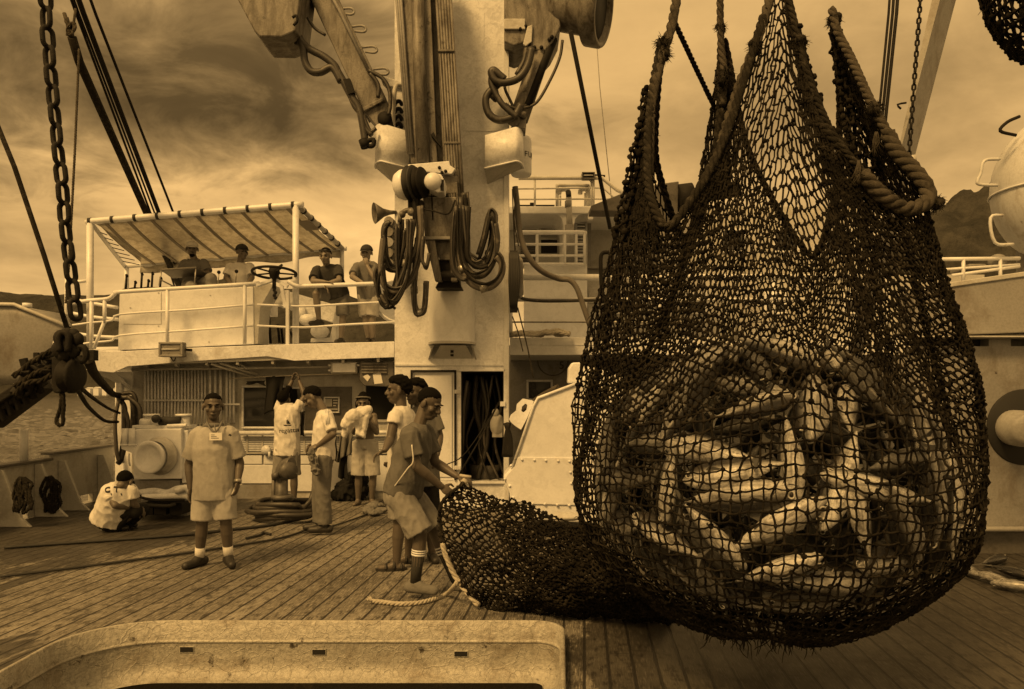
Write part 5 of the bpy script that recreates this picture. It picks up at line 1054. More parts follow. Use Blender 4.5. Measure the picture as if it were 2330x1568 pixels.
mb = MB(); mb.tube(spl([P(178, 800, Yk), P(180, 790, Yk), P(192, 792, Yk), (P(196, 808, Yk)), P(188, 822, Yk), P(180, 812, Yk)], 5), .022, 8); mb.pbox(196, 796, 213, 820, Yk, Yk+.06); part('swivel', mb, IRON, t, bevel=.006)
mb = MB(); pts = [(139, 893), (140, 910), (137, 930), (130, 950), (129, 962), (137, 969), (144, 962), (143, 945), (145, 925), (144, 905), (143, 893)]
mb.rope(spl([P(x, y, Yk+.03) for x, y in pts], 5), .014); single('rope_sling', mb, ROPED, 'dark rope eye sling hanging below the black pulley block', 'rope sling')
t = thing('jib_arm', 'rough dark jib arm and tackle rising to the pulley block', 'arm', P(30, 940, 5.3))
mb = MB(); rr = random.Random(3)
for (x0, y0), (x1, y1), w_, dy in (((-40, 955), (96, 862), .10, 0), ((-40, 985), (88, 884), .08, .05), ((-30, 930), (110, 838), .07, -.06), ((-20, 960), (100, 870), .16, .14)): mb.bar(P(x0, y0, 5.35+dy), P(x1, y1, 5.35+dy), w_, w_*.8)
for k in range(7): x = -20+k*17; y = 955-k*12.5; mb.bar(P(x, y-24, 5.3), P(x+14, y+16, 5.34), .035, .04)
part('arm', mb, IRON, t, bevel=.01)
for k in range(26):
    x = rr.uniform(36, 122); y = 900-(x-20)*.82+rr.uniform(-26, 14); s_ = rr.uniform(.025, .06); mb = MB(); c = P(x, y, 5.22+rr.uniform(-.06, .06)); M_ = Matrix.Rotation(rr.uniform(0, 3), 3, Vector((rr.gauss(0, 1), rr.gauss(0, 1), rr.gauss(0, 1))).normalized())
    if k % 3 == 0: mb.lathe([(0, -s_*.5), (s_, -s_*.5), (s_, s_*.5), (0, s_*.5)], c, M_ @ Vector((0, 0, 1)), 10)
    elif k % 3 == 1: mb.tube([c+M_ @ Vector((s_*1.3*math.cos(a_), s_*.9*math.sin(a_), 0)) for a_ in np.linspace(0, 2*math.pi, 15)], s_*.34, 7, cap=False)
    else: mb.bar(c-M_ @ Vector((0, 0, s_*1.6)), c+M_ @ Vector((0, 0, s_*1.6)), s_*.9, s_*.6)
    part('fitting', mb, IRON, t, bevel=.004)
for pts in ([(30, 856), (52, 842), (70, 826), (100, 808), (120, 796)], [(34, 880), (80, 850), (118, 836)], [(32, 900), (60, 872), (96, 866), (118, 852)]):
    mb = MB(); mb.rope(spl([P(x, y, 5.15) for x, y in pts], 4), .02); part('lashing', mb, ROPED, t)
wire('thick dark line slanting down to the pulley block', [(-20, 250, 5.2), (33, 380, 5.2), (100, 580, 5.2), (152, 745, 5.2)], .017, ROPED)
wire('thick stay running from the tangled knot down behind the awning', [(164, 85, 9), (180, 140, 9.2), (335, 489, 12.5), (420, 680, 15)], .055, ROPED)
mb = MB(); mb.rope(spl([P(x, y, 9) for x, y in ((150, 40), (156, 60), (164, 85))], 3), .03); rr = random.Random(4)
for k in range(9):
    a = rr.uniform(0, 6); pts = [P(162+9*math.cos(a+q*1.3)*rr.uniform(.5, 1.2), 66+14*math.sin(a+q*1.1), 9+.05*math.sin(q*2)) for q in range(6)]; mb.tube(spl(pts, 4), .016, 6)
mb.tube([P(146, 30, 9), P(158, 66, 9)], .022, 6); mb.tube([P(172, 20, 9), P(166, 66, 9)], .016, 6); single('rope_knot', mb, ROPEM, 'tangled rope knot at the top of the thick stay', 'knot')
for x0, x1, r, lb, m_ in ((174, 344, .018, 'thin wire over the awning, next to the thick stay', IRON), (180, 353, .016, 'thin wire over the awning, next to the thick black wire', IRON), (191, 363, .036, 'thick black wire over the awning between two thin wires', IRON), (218, 396, .020, 'lone thin wire over the awning, apart from the bundle', IRON)):
    wire(lb, [(x0-26, -40, 9.2), (x0, 33, 9.5), (x1, 488, 12.8), (x1+62, 680, 15)], r, m_)
mb = MB(); mb.rope([P(180, 112, 8.8), P(170, 350, 8.6), (P(157, 600, 8.4)), P(150, 690, 8.3)], .014); single('thin_rope', mb, ROPEM, 'pale thin rope falling from the thick stay beside the chain', 'rope')
for lb, pts, r in (('dark hose curving from the swivel down to the deckhouse corner', [(200, 816, 6), (215, 850, 7.5), (240, 880, 9.5), (258, 897, 11.5), (276, 900, 12)], .045), ('lower slack dark line from the pulley block to the deckhouse corner', [(172, 868, 5.2), (180, 892, 6.5), (205, 930, 8.5), (240, 958, 10.5), (268, 960, 12)], .022), ('upper slack dark line from the pulley block to the deckhouse corner', [(172, 866, 5.2), (190, 888, 7), (220, 912, 9), (248, 930, 11), (272, 940, 12)], .020)):
    mb = MB(); mb.tube(spl([P(*p) for p in pts], 6), r, 8); single('slack_line', mb, ROPED, lb, 'line')
# ================================================================ NETTING
def rnd_tubes(Ps, rad, n=5, sag=.0):
    """tubes along many short polylines at once: Ps (N,K,3)"""
    N, K, _ = Ps.shape
    d = np.gradient(Ps, axis=1); d /= np.maximum(np.linalg.norm(d, axis=2, keepdims=True), 1e-9)
    ref = np.where(np.abs(d[..., 1:2]) < .9, np.array([0, 1., 0]), np.array([1., 0, 0]))
    a = np.cross(d, ref); a /= np.maximum(np.linalg.norm(a, axis=2, keepdims=True), 1e-9); b = np.cross(a, d)
    th = np.arange(n)*2*np.pi/n
    rad = np.broadcast_to(np.asarray(rad, float).reshape(-1, 1 if np.ndim(rad) < 2 else K), (N, K))
    V = Ps[:, :, None]+(a[:, :, None]*np.cos(th)[None, None, :, None]+b[:, :, None]*np.sin(th)[None, None, :, None])*rad[:, :, None, None]
    V = V.reshape(-1, 3); idx = np.arange(N*K*n).reshape(N, K, n)
    q = np.stack([idx[:, :-1], np.roll(idx, -1, 2)[:, :-1], np.roll(idx, -1, 2)[:, 1:], idx[:, 1:]], -1).reshape(-1, 4)
    return V, q
def balls(C, rad):
    N = len(C); nu, nv = 6, 4
    vs = np.array([(math.sin(math.pi*j/nv)*math.cos(2*math.pi*i/nu), math.sin(math.pi*j/nv)*math.sin(2*math.pi*i/nu), math.cos(math.pi*j/nv)) for j in range(nv+1) for i in range(nu)])
    fs = np.array([(j*nu+i, (j+1)*nu+i, (j+1)*nu+(i+1) % nu, j*nu+(i+1) % nu) for j in range(nv) for i in range(nu)])
    sc = rad[:, None]*rng.uniform(.75, 1.35, (N, 3))
    V = (C[:, None]+vs[None]*sc[:, None]).reshape(-1, 3); Q = (fs[None]+(np.arange(N)*len(vs))[:, None, None]).reshape(-1, 4); return V, Q
def np_mesh(name, chunks, off):
    V = []; Q = []; o = 0
    for v, q in chunks: V.append(v); Q.append(q+o); o += len(v)
    V = np.concatenate(V)-np.array(off); Q = np.concatenate(Q)
    me = bpy.data.meshes.new(name); me.vertices.add(len(V)); me.vertices.foreach_set('co', V.astype(np.float32).ravel())
    me.loops.add(len(Q)*4); me.loops.foreach_set('vertex_index', Q.astype(np.int32).ravel())
    me.polygons.add(len(Q)); me.polygons.foreach_set('loop_start', (np.arange(len(Q))*4).astype(np.int32)); me.polygons.foreach_set('use_smooth', np.ones(len(Q), bool))
    me.update(calc_edges=True); me.validate(); return me
def netting(Gd, wrap, hexrow, r, kr, jit=.006, sag=.05, drop=0.0, up=None):
    """knotted mesh on a grid of nodes (rows, cols, 3); rows above hexrow close alternate cells only"""
    nr, nc, _ = Gd.shape; Gd = Gd.copy()
    nxt = np.roll(Gd, -1, 1)-Gd; prv = np.roll(Gd, 1, 1)-Gd
    ii, jj = np.meshgrid(np.arange(nr), np.arange(nc), indexing='ij')
    hexm = (ii >= hexrow); par = ((ii+jj) % 2 == 0)
    k = np.where(hexm, .27, 0)[..., None]
    sh = np.where(par[..., None], nxt, prv)*k
    if not wrap: sh[:, 0] = 0; sh[:, -1] = 0
    Gd += sh+rng.normal(0, jit, Gd.shape)
    wt = np.ones(Gd.shape[:2])
    if up: wt = 1+(up[0]-1)*np.clip((ii-up[1]+6)/10, 0, 1)
    segs = []; rads = []
    def add(a, b, mask, wk):
        wk = wk[mask]
        a = a[mask]; b = b[mask]; L = np.linalg.norm(b-a, axis=1, keepdims=True); keep = (L[:, 0] > .004)&(rng.random(len(L)) >= drop)
        a, b, L = a[keep], b[keep], L[keep]; wk = wk[keep]
        m = (a+b)/2+rng.normal(0, .5, a.shape)*L*sag; m[:, 2] -= L[:, 0]*sag*.8
        segs.append(np.stack([a, m, b], 1)); rads.append(r*wk*rng.uniform(.75, 1.25, len(a)))
    add(Gd[:-1].reshape(-1, 3), Gd[1:].reshape(-1, 3), np.ones((nr-1)*nc, bool), wt[:-1].ravel())
    N2 = np.roll(Gd, -1, 1); msk = (~hexm)|par
    if not wrap: msk = msk.copy(); msk[:, -1] = False
    add(Gd.reshape(-1, 3), N2.reshape(-1, 3), msk.ravel(), wt.ravel())
    V1 = rnd_tubes(np.concatenate(segs), np.concatenate(rads))
    C = Gd.reshape(-1, 3); V2 = balls(C, kr*wt.ravel()*rng.uniform(.7, 1.3, len(C)))
    return [V1, V2], Gd
# ---- the bag
BC = np.array([1.55, 4.60, 1.15]); BR, BV = 1.165, .855
rimc = [(170, (1512, 78, 4.50)), (180, (1489, 200, 4.40)), (192, (1478, 320, 4.25)), (204, (1482, 440, 4.08)), (215, (1522, 520, 3.95)), (228, (1594, 428, 3.95)), (240, (1654, 305, 4.02)), (250, (1694, 180, 4.10)), (257, (1742, 20, 4.20)), (262, (1770, -70, 4.25)), (268, (1800, 30, 4.20)), (281, (1828, 150, 4.14)), (294, (1882, 292, 4.06)), (305, (1964, 398, 3.98)), (316, (2068, 474, 4.0)), (330, (2106, 430, 4.10)), (345, (2030, 308, 4.28)), (355, (1955, 165, 4.52)), (362, (1893, 25, 4.75)),
        (378, (1908, 240, 4.98)), (400, (1896, 450, 5.20)), (420, (1850, 585, 5.35)), (440, (1768, 470, 5.30)), (457, (1698, 320, 5.22)), (472, (1645, 70, 5.1)), (485, (1636, 320, 5.15)), (502, (1572, 560, 5.25)), (518, (1496, 360, 4.90)), (530, (1512, 78, 4.50))]
NC = 152
def rim_point(deg):
    d = deg
    while d < 170: d += 360
    while d >= 530: d -= 360
    for i in range(len(rimc)-1):
        a0, a1 = rimc[i][0], rimc[i+1][0]
        if a0 <= d <= a1:
            f = (d-a0)/(a1-a0); p0, p1, p2, p3 = [np.array(P(*rimc[k][1])) for k in (max(0, i-1), i, i+1, min(len(rimc)-1, i+2))]
            sp_ = .5*((2*p1)+(p2-p0)*f+(2*p0-5*p1+4*p2-p3)*f*f+(3*p1-p0-3*p2+p3)*f**3); return p1+(p2-p1)*f+.7*(sp_-p1-(p2-p1)*f)
NL, NU = 23, 41
rows = []
angs = np.linspace(0, 360, NC, endpoint=False)
ct, st = np.cos(np.radians(angs)), np.sin(np.radians(angs))
RIM = np.array([rim_point(a) for a in angs])
for j in range(NL):                                     # below the widest line, from the bottom up
    lat = R(82)*(1-j/NL)
    rad = BR*math.cos(lat); z = BC[2]-BV*math.sin(lat)
    lump = np.array([1+.035*mnoise.noise(Vector((c*3.1, s*3.1, z*3.5))) for c, s in zip(ct, st)])
    rows.append(np.stack([BC[0]+rad*ct*lump, BC[1]+rad*st*lump, z+0*ct-.02*math.sin(lat)*np.cos(np.radians(angs)*5)], 1))
E = np.stack([BC[0]+BR*ct, BC[1]+BR*st, BC[2]+0*ct], 1)
for j in range(NU+1):
    t = j/NU; P1 = E+np.array([0, 0, .62]); P2 = RIM+(E-RIM)*np.array([.30, .30, .36])
    p = (1-t)**3*E+3*(1-t)**2*t*P1+3*(1-t)*t*t*P2+t**3*RIM
    nrm = np.stack([ct, st, 0*ct], 1)
    fold = np.array([.045*math.sin(a*9+math.sin(a*4)*1.5+t*2)+.03*math.sin(a*17+t*3) for a in np.radians(angs)])*math.sin(min(1, t*1.25)*math.pi)*.9
    lump = np.array([.035*mnoise.noise(Vector((c*3.1, s*3.1, (BC[2]+t*2)*3.0)))*(1-t) for c, s in zip(ct, st)])
    p = p+nrm*(fold+lump)[:, None]
    p[:, 2] += .02*np.sin(np.radians(angs)*7+j*.3)*(1-t)
    rows.append(p)
GRID = np.array(rows)
NETBAG = thing('net_bag', 'huge dark knotted cargo net bag full of fish hanging over the deck', 'cargo net', (BC[0], BC[1], BC[2]-BV))
def bag_rows(nc, ts):                                   # the part above the widest line, at chosen heights
    an = np.linspace(0, 360, nc, endpoint=False); c_, s_ = np.cos(np.radians(an)), np.sin(np.radians(an)); rim = np.array([rim_point(a) for a in an]); out = []
    E_ = np.stack([BC[0]+BR*c_, BC[1]+BR*s_, BC[2]+0*c_], 1); nrm = np.stack([c_, s_, 0*c_], 1)
    for t in ts:
        P1 = E_+np.array([0, 0, .62]); P2 = rim+(E_-rim)*np.array([.30, .30, .36]); p = (1-t)**3*E_+3*(1-t)**2*t*P1+3*(1-t)*t*t*P2+t**3*rim
        fold = np.array([.045*math.sin(a*9+math.sin(a*4)*1.5+t*2)+.03*math.sin(a*17+t*3) for a in np.radians(an)])*math.sin(min(1, t*1.25)*math.pi)*.9
        lump = np.array([.035*mnoise.noise(Vector((c*3.1, s*3.1, (BC[2]+t*2)*3.0)))*(1-t) for c, s in zip(c_, s_)])
        p = p+nrm*(fold+lump)[:, None]; p[:, 2] += .02*np.sin(np.radians(an)*7+t*12)*(1-t); out.append(p)
    return np.array(out)
TS = 11
ch1, KL = netting(GRID[:NL+TS+1], True, 99, .0050, .0098, jit=.0065, sag=.08)
ch2, KU = netting(bag_rows(224, np.linspace(TS/NU, 1, 58)), True, 0, .0050, .0090, jit=.0040, sag=.08)
KN = KL
me = np_mesh('netting', ch1+ch2, wloc(NETBAG)); link('netting', me, NET, NETBAG)
# frayed ends
def frays(cs, n, L, r=.0022, down=.6, curl=.35):
    idx = rng.integers(0, len(cs), n); a = cs[idx]; d = rng.normal(0, 1, (n, 3)); d[:, 2] -= down; d /= np.linalg.norm(d, axis=1, keepdims=True)
    l = rng.uniform(.15, 1, (n, 1))**1.6*L; pts = [a]; p = a
    for k in range(4):
        d = d+rng.normal(0, curl, (n, 3)); d[:, 2] -= .35; d /= np.linalg.norm(d, axis=1, keepdims=True); p = p+d*l/4; pts.append(p)
    return rnd_tubes(np.stack(pts, 1), np.repeat([[r, r, r*.9, r*.8, r*.4]], n, 0), 4)
kf = np.concatenate([KL.reshape(-1, 3), KU.reshape(-1, 3)[::4]]); low = KN[:5].reshape(-1, 3)
me = np_mesh('frayed_ends', [frays(kf, 1500, .05), frays(KU[14:].reshape(-1, 3), 1400, .06), frays(low, 260, .10, .003, 1.5), frays(low[rng.integers(0, len(low), 26)], 150, .17, .0034, 2.0)], wloc(NETBAG)); link('frayed_ends', me, ROPED, NETBAG)
def fuzz(mb, c, r, n=70, seed=0):
    rr = random.Random(seed); c = Vector(c)
    for k in range(5): mb.ell(c+Vector((rr.uniform(-.4, .4), rr.uniform(-.4, .4), rr.uniform(-.5, .5)))*r, (r*.62, r*.6, r*.6), nu=9, nv=6)
    for k in range(n):
        d = Vector((rr.gauss(0, 1), rr.gauss(0, 1), rr.gauss(0, 1))).normalized(); s = r*rr.uniform(.8, 1.5); e = Vector((rr.uniform(-.6, .6), rr.uniform(-.6, .6), rr.uniform(-1.0, .2)))*r*.6
        mb.tube([c+d*r*.5, c+d*s*.75+e*.25, c+d*s*.95+e], [r*.05, r*.045, r*.02], 3, cap=False)
    return mb
def rimpath(a0, a1, n=60, out=.012):
    pts = []
    for k in range(n+1):
        a = a0+(a1-a0)*k/n; p = rim_point(a); q = np.array([math.cos(R(a)), math.sin(R(a)), 0])*out; pts.append(Vector(p+q))
    return pts
for lab, a0, a1, r in (('rim rope', 172, 214, .024), ('rim rope', 214, 256, .024), ('rim rope', 261, 317, .020), ('rim rope', 364, 420, .024), ('rim rope', 420, 470, .022), ('rim rope', 474, 502, .022), ('rim rope', 502, 528, .024)):
    mb = MB(); mb.rope(rimpath(a0, a1), r, pitch=r*6.5); part('rim_rope', mb, ROPED, NETBAG)
# thick bound rope round the right hand loop
lp = [(1893, 20, 4.7), (1905, 70, 4.65), (1935, 130, 4.55), (1960, 185, 4.45), (1985, 240, 4.35), (2018, 300, 4.25), (2040, 345, 4.2), (2078, 385, 4.15), (2106, 422, 4.1), (2112, 452, 4.05), (2092, 470, 4.0), (2060, 476, 3.98), (2030, 462, 3.97), (2000, 440, 3.95), (1962, 396, 3.95)]
mb = MB(); mb.rope(spl([P(*p) for p in lp[:6]], 5), .026, pitch=.15, n=7); mb.rope(spl([P(*p) for p in lp[5:]], 5), .041, pitch=.17, n=8)
part('loop_rope', mb, ROPEM, NETBAG)
for k, (x, y, Y, r) in enumerate(((1508, 100, 4.45, .055), (1512, 124, 4.45, .045), (1640, 62, 5.05, .045), (1652, 168, 5.0, .055), (1646, 182, 5.0, .05), (1719, 108, 4.15, .05), (1821, 95, 4.15, .045), (1990, 246, 4.3, .05), (1838, 232, 4.1, .04), (2130, 462, 4.05, .05), (1898, 46, 4.7, .05))): mb = MB(); fuzz(mb, P(x, y, Y), r*.85, 170, k); part('knot', mb, ROPED, NETBAG)
def lift(pts, r, m=ROPEM, lab=None):
    mb = MB(); mb.rope(spl([P(*p) for p in pts], 5), r, pitch=r*6.5); part('lift_rope', mb, m, NETBAG)
lift([(1490, 190, 4.42), (1503, 140, 4.45), (1512, 110, 4.45), (1530, 50, 4.5), (1548, -60, 4.6)], .030)
lift([(1476, 400, 4.22), (1478, 330, 4.28), (1482, 240, 4.36), (1494, 170, 4.42)], .028)
lift([(1644, 240, 5.05), (1648, 170, 5.05), (1640, 90, 5.05), (1638, -60, 5.0)], .024)
lift([(1537, 55, 4.6), (1600, 190, 5.0), (1648, 290, 5.3)], .017, ROPED)
lift([(1640, 330, 4.1), (1680, 200, 4.15), (1716, 110, 4.15), (1745, 20, 4.2), (1765, -60, 4.25)], .028)
lift([(1960, 395, 4.0), (1880, 300, 4.05), (1842, 240, 4.1), (1822, 110, 4.15), (1800, 40, 4.2), (1782, -50, 4.25)], .024, ROPED)
lift([(1640, 250, 5.0), (1632, 330, 5.0), (1628, 420, 4.95)], .03, ROPED)
# second layer of bunched netting below peaks: gathered, nearly opaque folds
def gather(px_l, px_r, y0, y1, Y0, Y1, n, seed):
    g = []
    for j in range(26):
        t = j/25; y = y0+(y1-y0)*t
        xl = np.interp(y, [p[1] for p in px_l], [p[0] for p in px_l]); xr = np.interp(y, [p[1] for p in px_r], [p[0] for p in px_r])
        g.append([np.array(P(xl+(xr-xl)*i/(n-1), y, Y0+(Y1-Y0)*t+.05*math.sin(i*2.1+j*.4))) for i in range(n)])
    return netting(np.array(g), False, 0, .0075, .016, jit=.008, sag=.08)[0]
chunks = gather([(1470, 200), (1400, 520)], [(1492, 200), (1478, 420), (1500, 520)], 200, 560, 4.5, 4.3, 9, 1)+gather([(1886, 40), (1905, 180), (1935, 360), (1960, 450)], [(1905, 60), (1945, 180), (2010, 330), (2090, 430)], 50, 470, 4.85, 4.5, 12, 2)+gather([(1640, 190), (1632, 300), (1610, 430)], [(1662, 190), (1662, 300), (1655, 430)], 190, 430, 5.1, 5.1, 7, 3)+gather([(1800, 60), (1840, 250), (1890, 380), (1985, 520)], [(1815, 60), (1870, 250), (1960, 380), (2060, 500)], 60, 520, 4.22, 4.05, 9, 4)
me = np_mesh('gathered_netting', chunks, wloc(NETBAG)); link('gathered_netting', me, NET, NETBAG)
# pale torn rope ends on the loop
mb = MB(); rr = random.Random(9)
for x, y in ((1955, 365), (1995, 300)):
    for k in range(13): mb.tube(spl([P(x+rr.uniform(-4, 4), y, 3.9), P(x+rr.uniform(-8, 8)-2, y+25, 3.88), P(x+rr.uniform(-20, 18)-2, y+46+rr.uniform(-14, 12), 3.9)], 3), .0022, 4)
part('torn_rope_end', mb, ROPEM, NETBAG)
# ---- the part of the net dragged over the deck by the stooping man
ctl = [[(1056, 1098, 6.15), (1003, 1150, 6.12), (1010, 1235, 6.1), (1040, 1312, 6.1), (1092, 1378, 6.02)],
       [(1115, 1124, 6.1), (1090, 1190, 5.95), (1100, 1270, 5.85), (1130, 1340, 5.85), (1162, 1396, 5.98)],
       [(1200, 1158, 5.95), (1190, 1240, 5.75), (1210, 1310, 5.65), (1240, 1365, 5.7), (1275, 1403, 5.86)],
       [(1312, 1210, 5.7), (1320, 1285, 5.45), (1340, 1340, 5.4), (1370, 1385, 5.6), (1405, 1408, 5.8)],
       [(1400, 1262, 5.3), (1430, 1320, 5.15), (1460, 1370, 5.3), (1500, 1400, 5.5), (1535, 1416, 5.72)]]
def cr(v, t):                                          # Catmull-Rom over the first axis
    n = len(v); s = t*(n-1); i = min(n-2, int(s)); f = s-i
    a, b, c, d = v[max(0, i-1)] if i else 2*v[0]-v[1], v[i], v[i+1], v[i+2] if i+2 < n else 2*v[-1]-v[-2]
    return .5*((2*b)+(c-a)*f+(2*a-5*b+4*c-d)*f*f+(3*b-a-3*c+d)*f**3)
cp = np.array([[np.array(P(*p)) for p in c] for c in ctl])
def patch(nu, nv, off=(0, 0, 0), amp=.03, seed=0):
    g = np.zeros((nu, nv, 3))
    for i in range(nu):
        line = cr(cp, i/(nu-1))
        for j in range(nv):
            p = cr(line, j/(nv-1)); n = Vector(p*5+seed)
            p = p+np.array(off)+amp*np.array([mnoise.noise(n), mnoise.noise(n+Vector((9, 0, 0)))*2.2, mnoise.noise(n+Vector((0, 7, 0)))])
            p[2] = max(p[2], .012); g[i, j] = p
    return g
APRON = thing('dragged_net', 'skirt of dark knotted net being dragged along the deck by the stooping man', 'net', P(1250, 1400, 5.86))
c1, k1 = netting(patch(50, 42), False, 0, .0062, .0125, jit=.006, sag=.12)
c2, k2 = netting(patch(44, 36, (.05, .28, -.03), .05, 5)[15:], False, 0, .0062, .0125, jit=.008, sag=.12)
c3, k3 = netting(patch(40, 30, (.10, .14, -.06), .07, 11)[17:], False, 0, .007, .014, jit=.012, sag=.15)
me = np_mesh('netting', c1+c2+c3+[frays(k1.reshape(-1, 3), 250, .06)], wloc(APRON)); link('netting', me, NET, APRON)
mb = MB(); mb.rope([Vector(cr(cp[0], t)) for t in np.linspace(.0, .2, 12)]+[Vector(cr(cp[0], t)) for t in np.linspace(.22, .55, 14)], .016); part('edge_rope', mb, ROPED, APRON)
mb = MB(); mb.rope([Vector(cr(cp[0], t))+Vector((-.01, -.01, 0)) for t in np.linspace(.5, 1.0, 30)], .024, pitch=.16); part('pale_edge_rope', mb, ROPEL, APRON)
mb = MB(); mb.rope(spl([P(1044, 1318, 6.05), P(1034, 1334, 6.1), G(1015, 1352, .02), G(985, 1364, .02), G(950, 1372, .02), G(905, 1374, .02), G(870, 1370, .02), G(846, 1368, .02)], 6), .020, pitch=.11)
fz = random.Random(2)
for k in range(24): mb.tube([G(850, 1368, .02), G(838+fz.uniform(-4, 4), 1366+fz.uniform(-6, 6), .02)+Vector((0, 0, fz.uniform(0, .03)))], .004, 4)
single('rope_end', mb, ROPEL, 'pale twisted rope end lying on the planks by the stooping man\'s front foot', 'rope')
# ---- net corner at the upper right
g = []
for j in range(26):
    ph = R(20+j*6.2); g.append([np.array(P(2482, -78, 5))+np.array([.62*math.sin(ph)*math.cos(a), .62*math.sin(ph)*math.sin(a), .66*math.cos(ph)]) for a in np.linspace(0, 2*math.pi, 64, endpoint=False)])
ch, k = netting(np.array(g), True, 99, .0085, .017); UPN = thing('hanging_net', 'dark corner of another hanging net, above the raft capsule', 'net', P(2482, -78, 5))
me = np_mesh('netting', ch+[frays(k.reshape(-1, 3), 200, .06)], wloc(UPN)); link('netting', me, NET, UPN)
mb = MB()
for k in range(14): mb.ell(P(2482, -78, 5)+Vector((random.uniform(-.3, .3), random.uniform(-.3, .3), random.uniform(-.35, .3))), (.2, .2, .2), nu=10, nv=8)
part('gathered_netting', mb, ROPED, UPN)
# ================================================================ FISH
def fish_mat():
    m = bpy.data.materials.new('fish_skin'); m.use_nodes = True; nt = m.node_tree; nt.nodes.clear()
    out = nd(nt, 'ShaderNodeOutputMaterial'); b = nd(nt, 'ShaderNodeBsdfPrincipled', {'Specular IOR Level': .6}); nt.links.new(b.outputs[0], out.inputs[0])
    oc = nd(nt, 'ShaderNodeTexCoord').outputs['Object']; s = nd(nt, 'ShaderNodeSeparateXYZ', {0: oc})
    nz = nd(nt, 'ShaderNodeTexNoise', {'Vector': oc, 'Scale': 11.0, 'Detail': 6, 'Roughness': .65}).outputs[0]
    zz = math_n(nt, 'ADD', s.outputs[2], math_n(nt, 'MULTIPLY', math_n(nt, 'SUBTRACT', nz, .5), .05))
    base = ramp(nt, math_n(nt, 'ADD', math_n(nt, 'MULTIPLY', zz, 4.6), .5), [(.24, (.80, .80, .80)), (.46, (.62, .62, .62)), (.58, (.22, .22, .22)), (.70, (.035, .035, .04))])
    wv = nd(nt, 'ShaderNodeTexNoise', {'Vector': nd(nt, 'ShaderNodeMapping', {'Vector': oc, 'Scale': (2.0, 1, 34)}).outputs[0], 'Scale': 2.0, 'Detail': 3}).outputs[0]
    base = mix(nt, math_n(nt, 'MULTIPLY', ramp(nt, wv, [(.50, 0.0), (.60, 1.0)]), .55), base, (.10, .10, .10))
    n2 = nd(nt, 'ShaderNodeTexNoise', {'Vector': oc, 'Scale': 5.0, 'Detail': 8, 'Roughness': .7}).outputs[0]
    oi = nd(nt, 'ShaderNodeObjectInfo').outputs['Random']
    base = mix(nt, ramp(nt, n2, [(.50, 0.0), (.64, .75)]), base, (.08, .07, .06))
    bl = nd(nt, 'ShaderNodeTexNoise', {'Vector': oc, 'Scale': 26.0, 'Detail': 4, 'Roughness': .7}).outputs[0]
    base = mix(nt, ramp(nt, bl, [(.56, 0.0), (.66, .6)]), base, (.12, .11, .10))
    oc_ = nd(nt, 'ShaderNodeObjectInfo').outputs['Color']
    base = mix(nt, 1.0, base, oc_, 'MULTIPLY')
    nt.links.new(base, b.inputs['Base Color']); nt.links.new(ramp(nt, n2, [(.35, .22), (.7, .5)]), b.inputs['Roughness'])
    nt.links.new(nd(nt, 'ShaderNodeBump', {'Height': nz, 'Strength': .35, 'Distance': .008}).outputs[0], b.inputs['Normal'])
    return m
FSK = fish_mat(); FIN = mat('fish_fin', (.11, .11, .11), .5, bump=.2)
def fish_proto():
    prof = [(.50, .010, 0), (.485, .026, -.004), (.45, .052, -.006), (.40, .078, -.004), (.33, .102, 0), (.24, .120, 0), (.14, .128, 0), (.03, .126, 0), (-.08, .112, 0), (-.19, .088, 0), (-.29, .060, 0), (-.37, .034, 0), (-.43, .017, 0), (-.47, .013, 0)]
    n = 16; rows = [[Vector((x, h*.70*math.cos(a), z+h*math.sin(a))) for a in [2*math.pi*k/n for k in range(n)]] for x, h, z in prof]
    mb = MB(); mb.sheet(rows, close=True); mb.add(rows[0], [tuple(range(n))]); mb.add(rows[-1], [tuple(range(n))])
    mb.tube([(.498, -.012, -.012), (.47, -.03, -.02), (.43, -.042, -.016)], .004, 5)      # mouth edge
    body = link('tuna', mb.mesh('body'), FSK)
    mb = MB(); mb.prism([(-.45, -.004, .012), (-.50, -.004, .05), (-.55, -.004, .13), (-.575, -.004, .15), (-.535, -.004, .05), (-.52, -.004, 0), (-.535, -.004, -.05), (-.575, -.004, -.15), (-.55, -.004, -.13), (-.50, -.004, -.05), (-.45, -.004, -.012)], (0, .008, 0)); link('tail_fin', mb.mesh('tail_fin'), FIN, body)
    for nm, q in (('dorsal_fin', [(.16, -.003, .118), (.13, -.003, .18), (.05, -.003, .14), (-.02, -.003, .12)]), ('rear_fin', [(-.10, -.003, .10), (-.17, -.003, .15), (-.16, -.003, .085)]), ('belly_fin', [(-.08, -.003, -.10), (-.16, -.003, -.16), (-.15, -.003, -.085)])):
        mb = MB(); mb.prism(q, (0, .006, 0)); link(nm, mb.mesh(nm), FIN, body)
    for s in (1, -1):
        mb = MB(); mb.prism([(.24, s*.084, .01), (.20, s*.105, .025), (.09, s*.098, -.01), (.19, s*.088, -.005)], (0, s*.006, 0)); link('side_fin', mb.mesh('side_fin'), FIN, body)
        mb = MB(); mb.ell((.425, s*.043, .012), (.017, .010, .017), nu=10, nv=7); link('eye', mb.mesh('eye'), LIP, body)
        mb = MB(); mb.tube([(.425+.026*math.cos(a_), s*.047, .012+.026*math.sin(a_)) for a_ in np.linspace(0, 2*math.pi, 13)], .006, 5, cap=False); link('eye_ring', mb.mesh('eye_ring'), PAPER, body)
        mb = MB(); mb.tube(spl([(.335, s*.030, .095), (.315, s*.066, .05), (.308, s*.076, 0), (.318, s*.066, -.05), (.345, s*.034, -.09)], 4), .0045, 5); link('gill_cover', mb.mesh('gill_cover'), LIP, body)
    return body
FP = fish_proto()
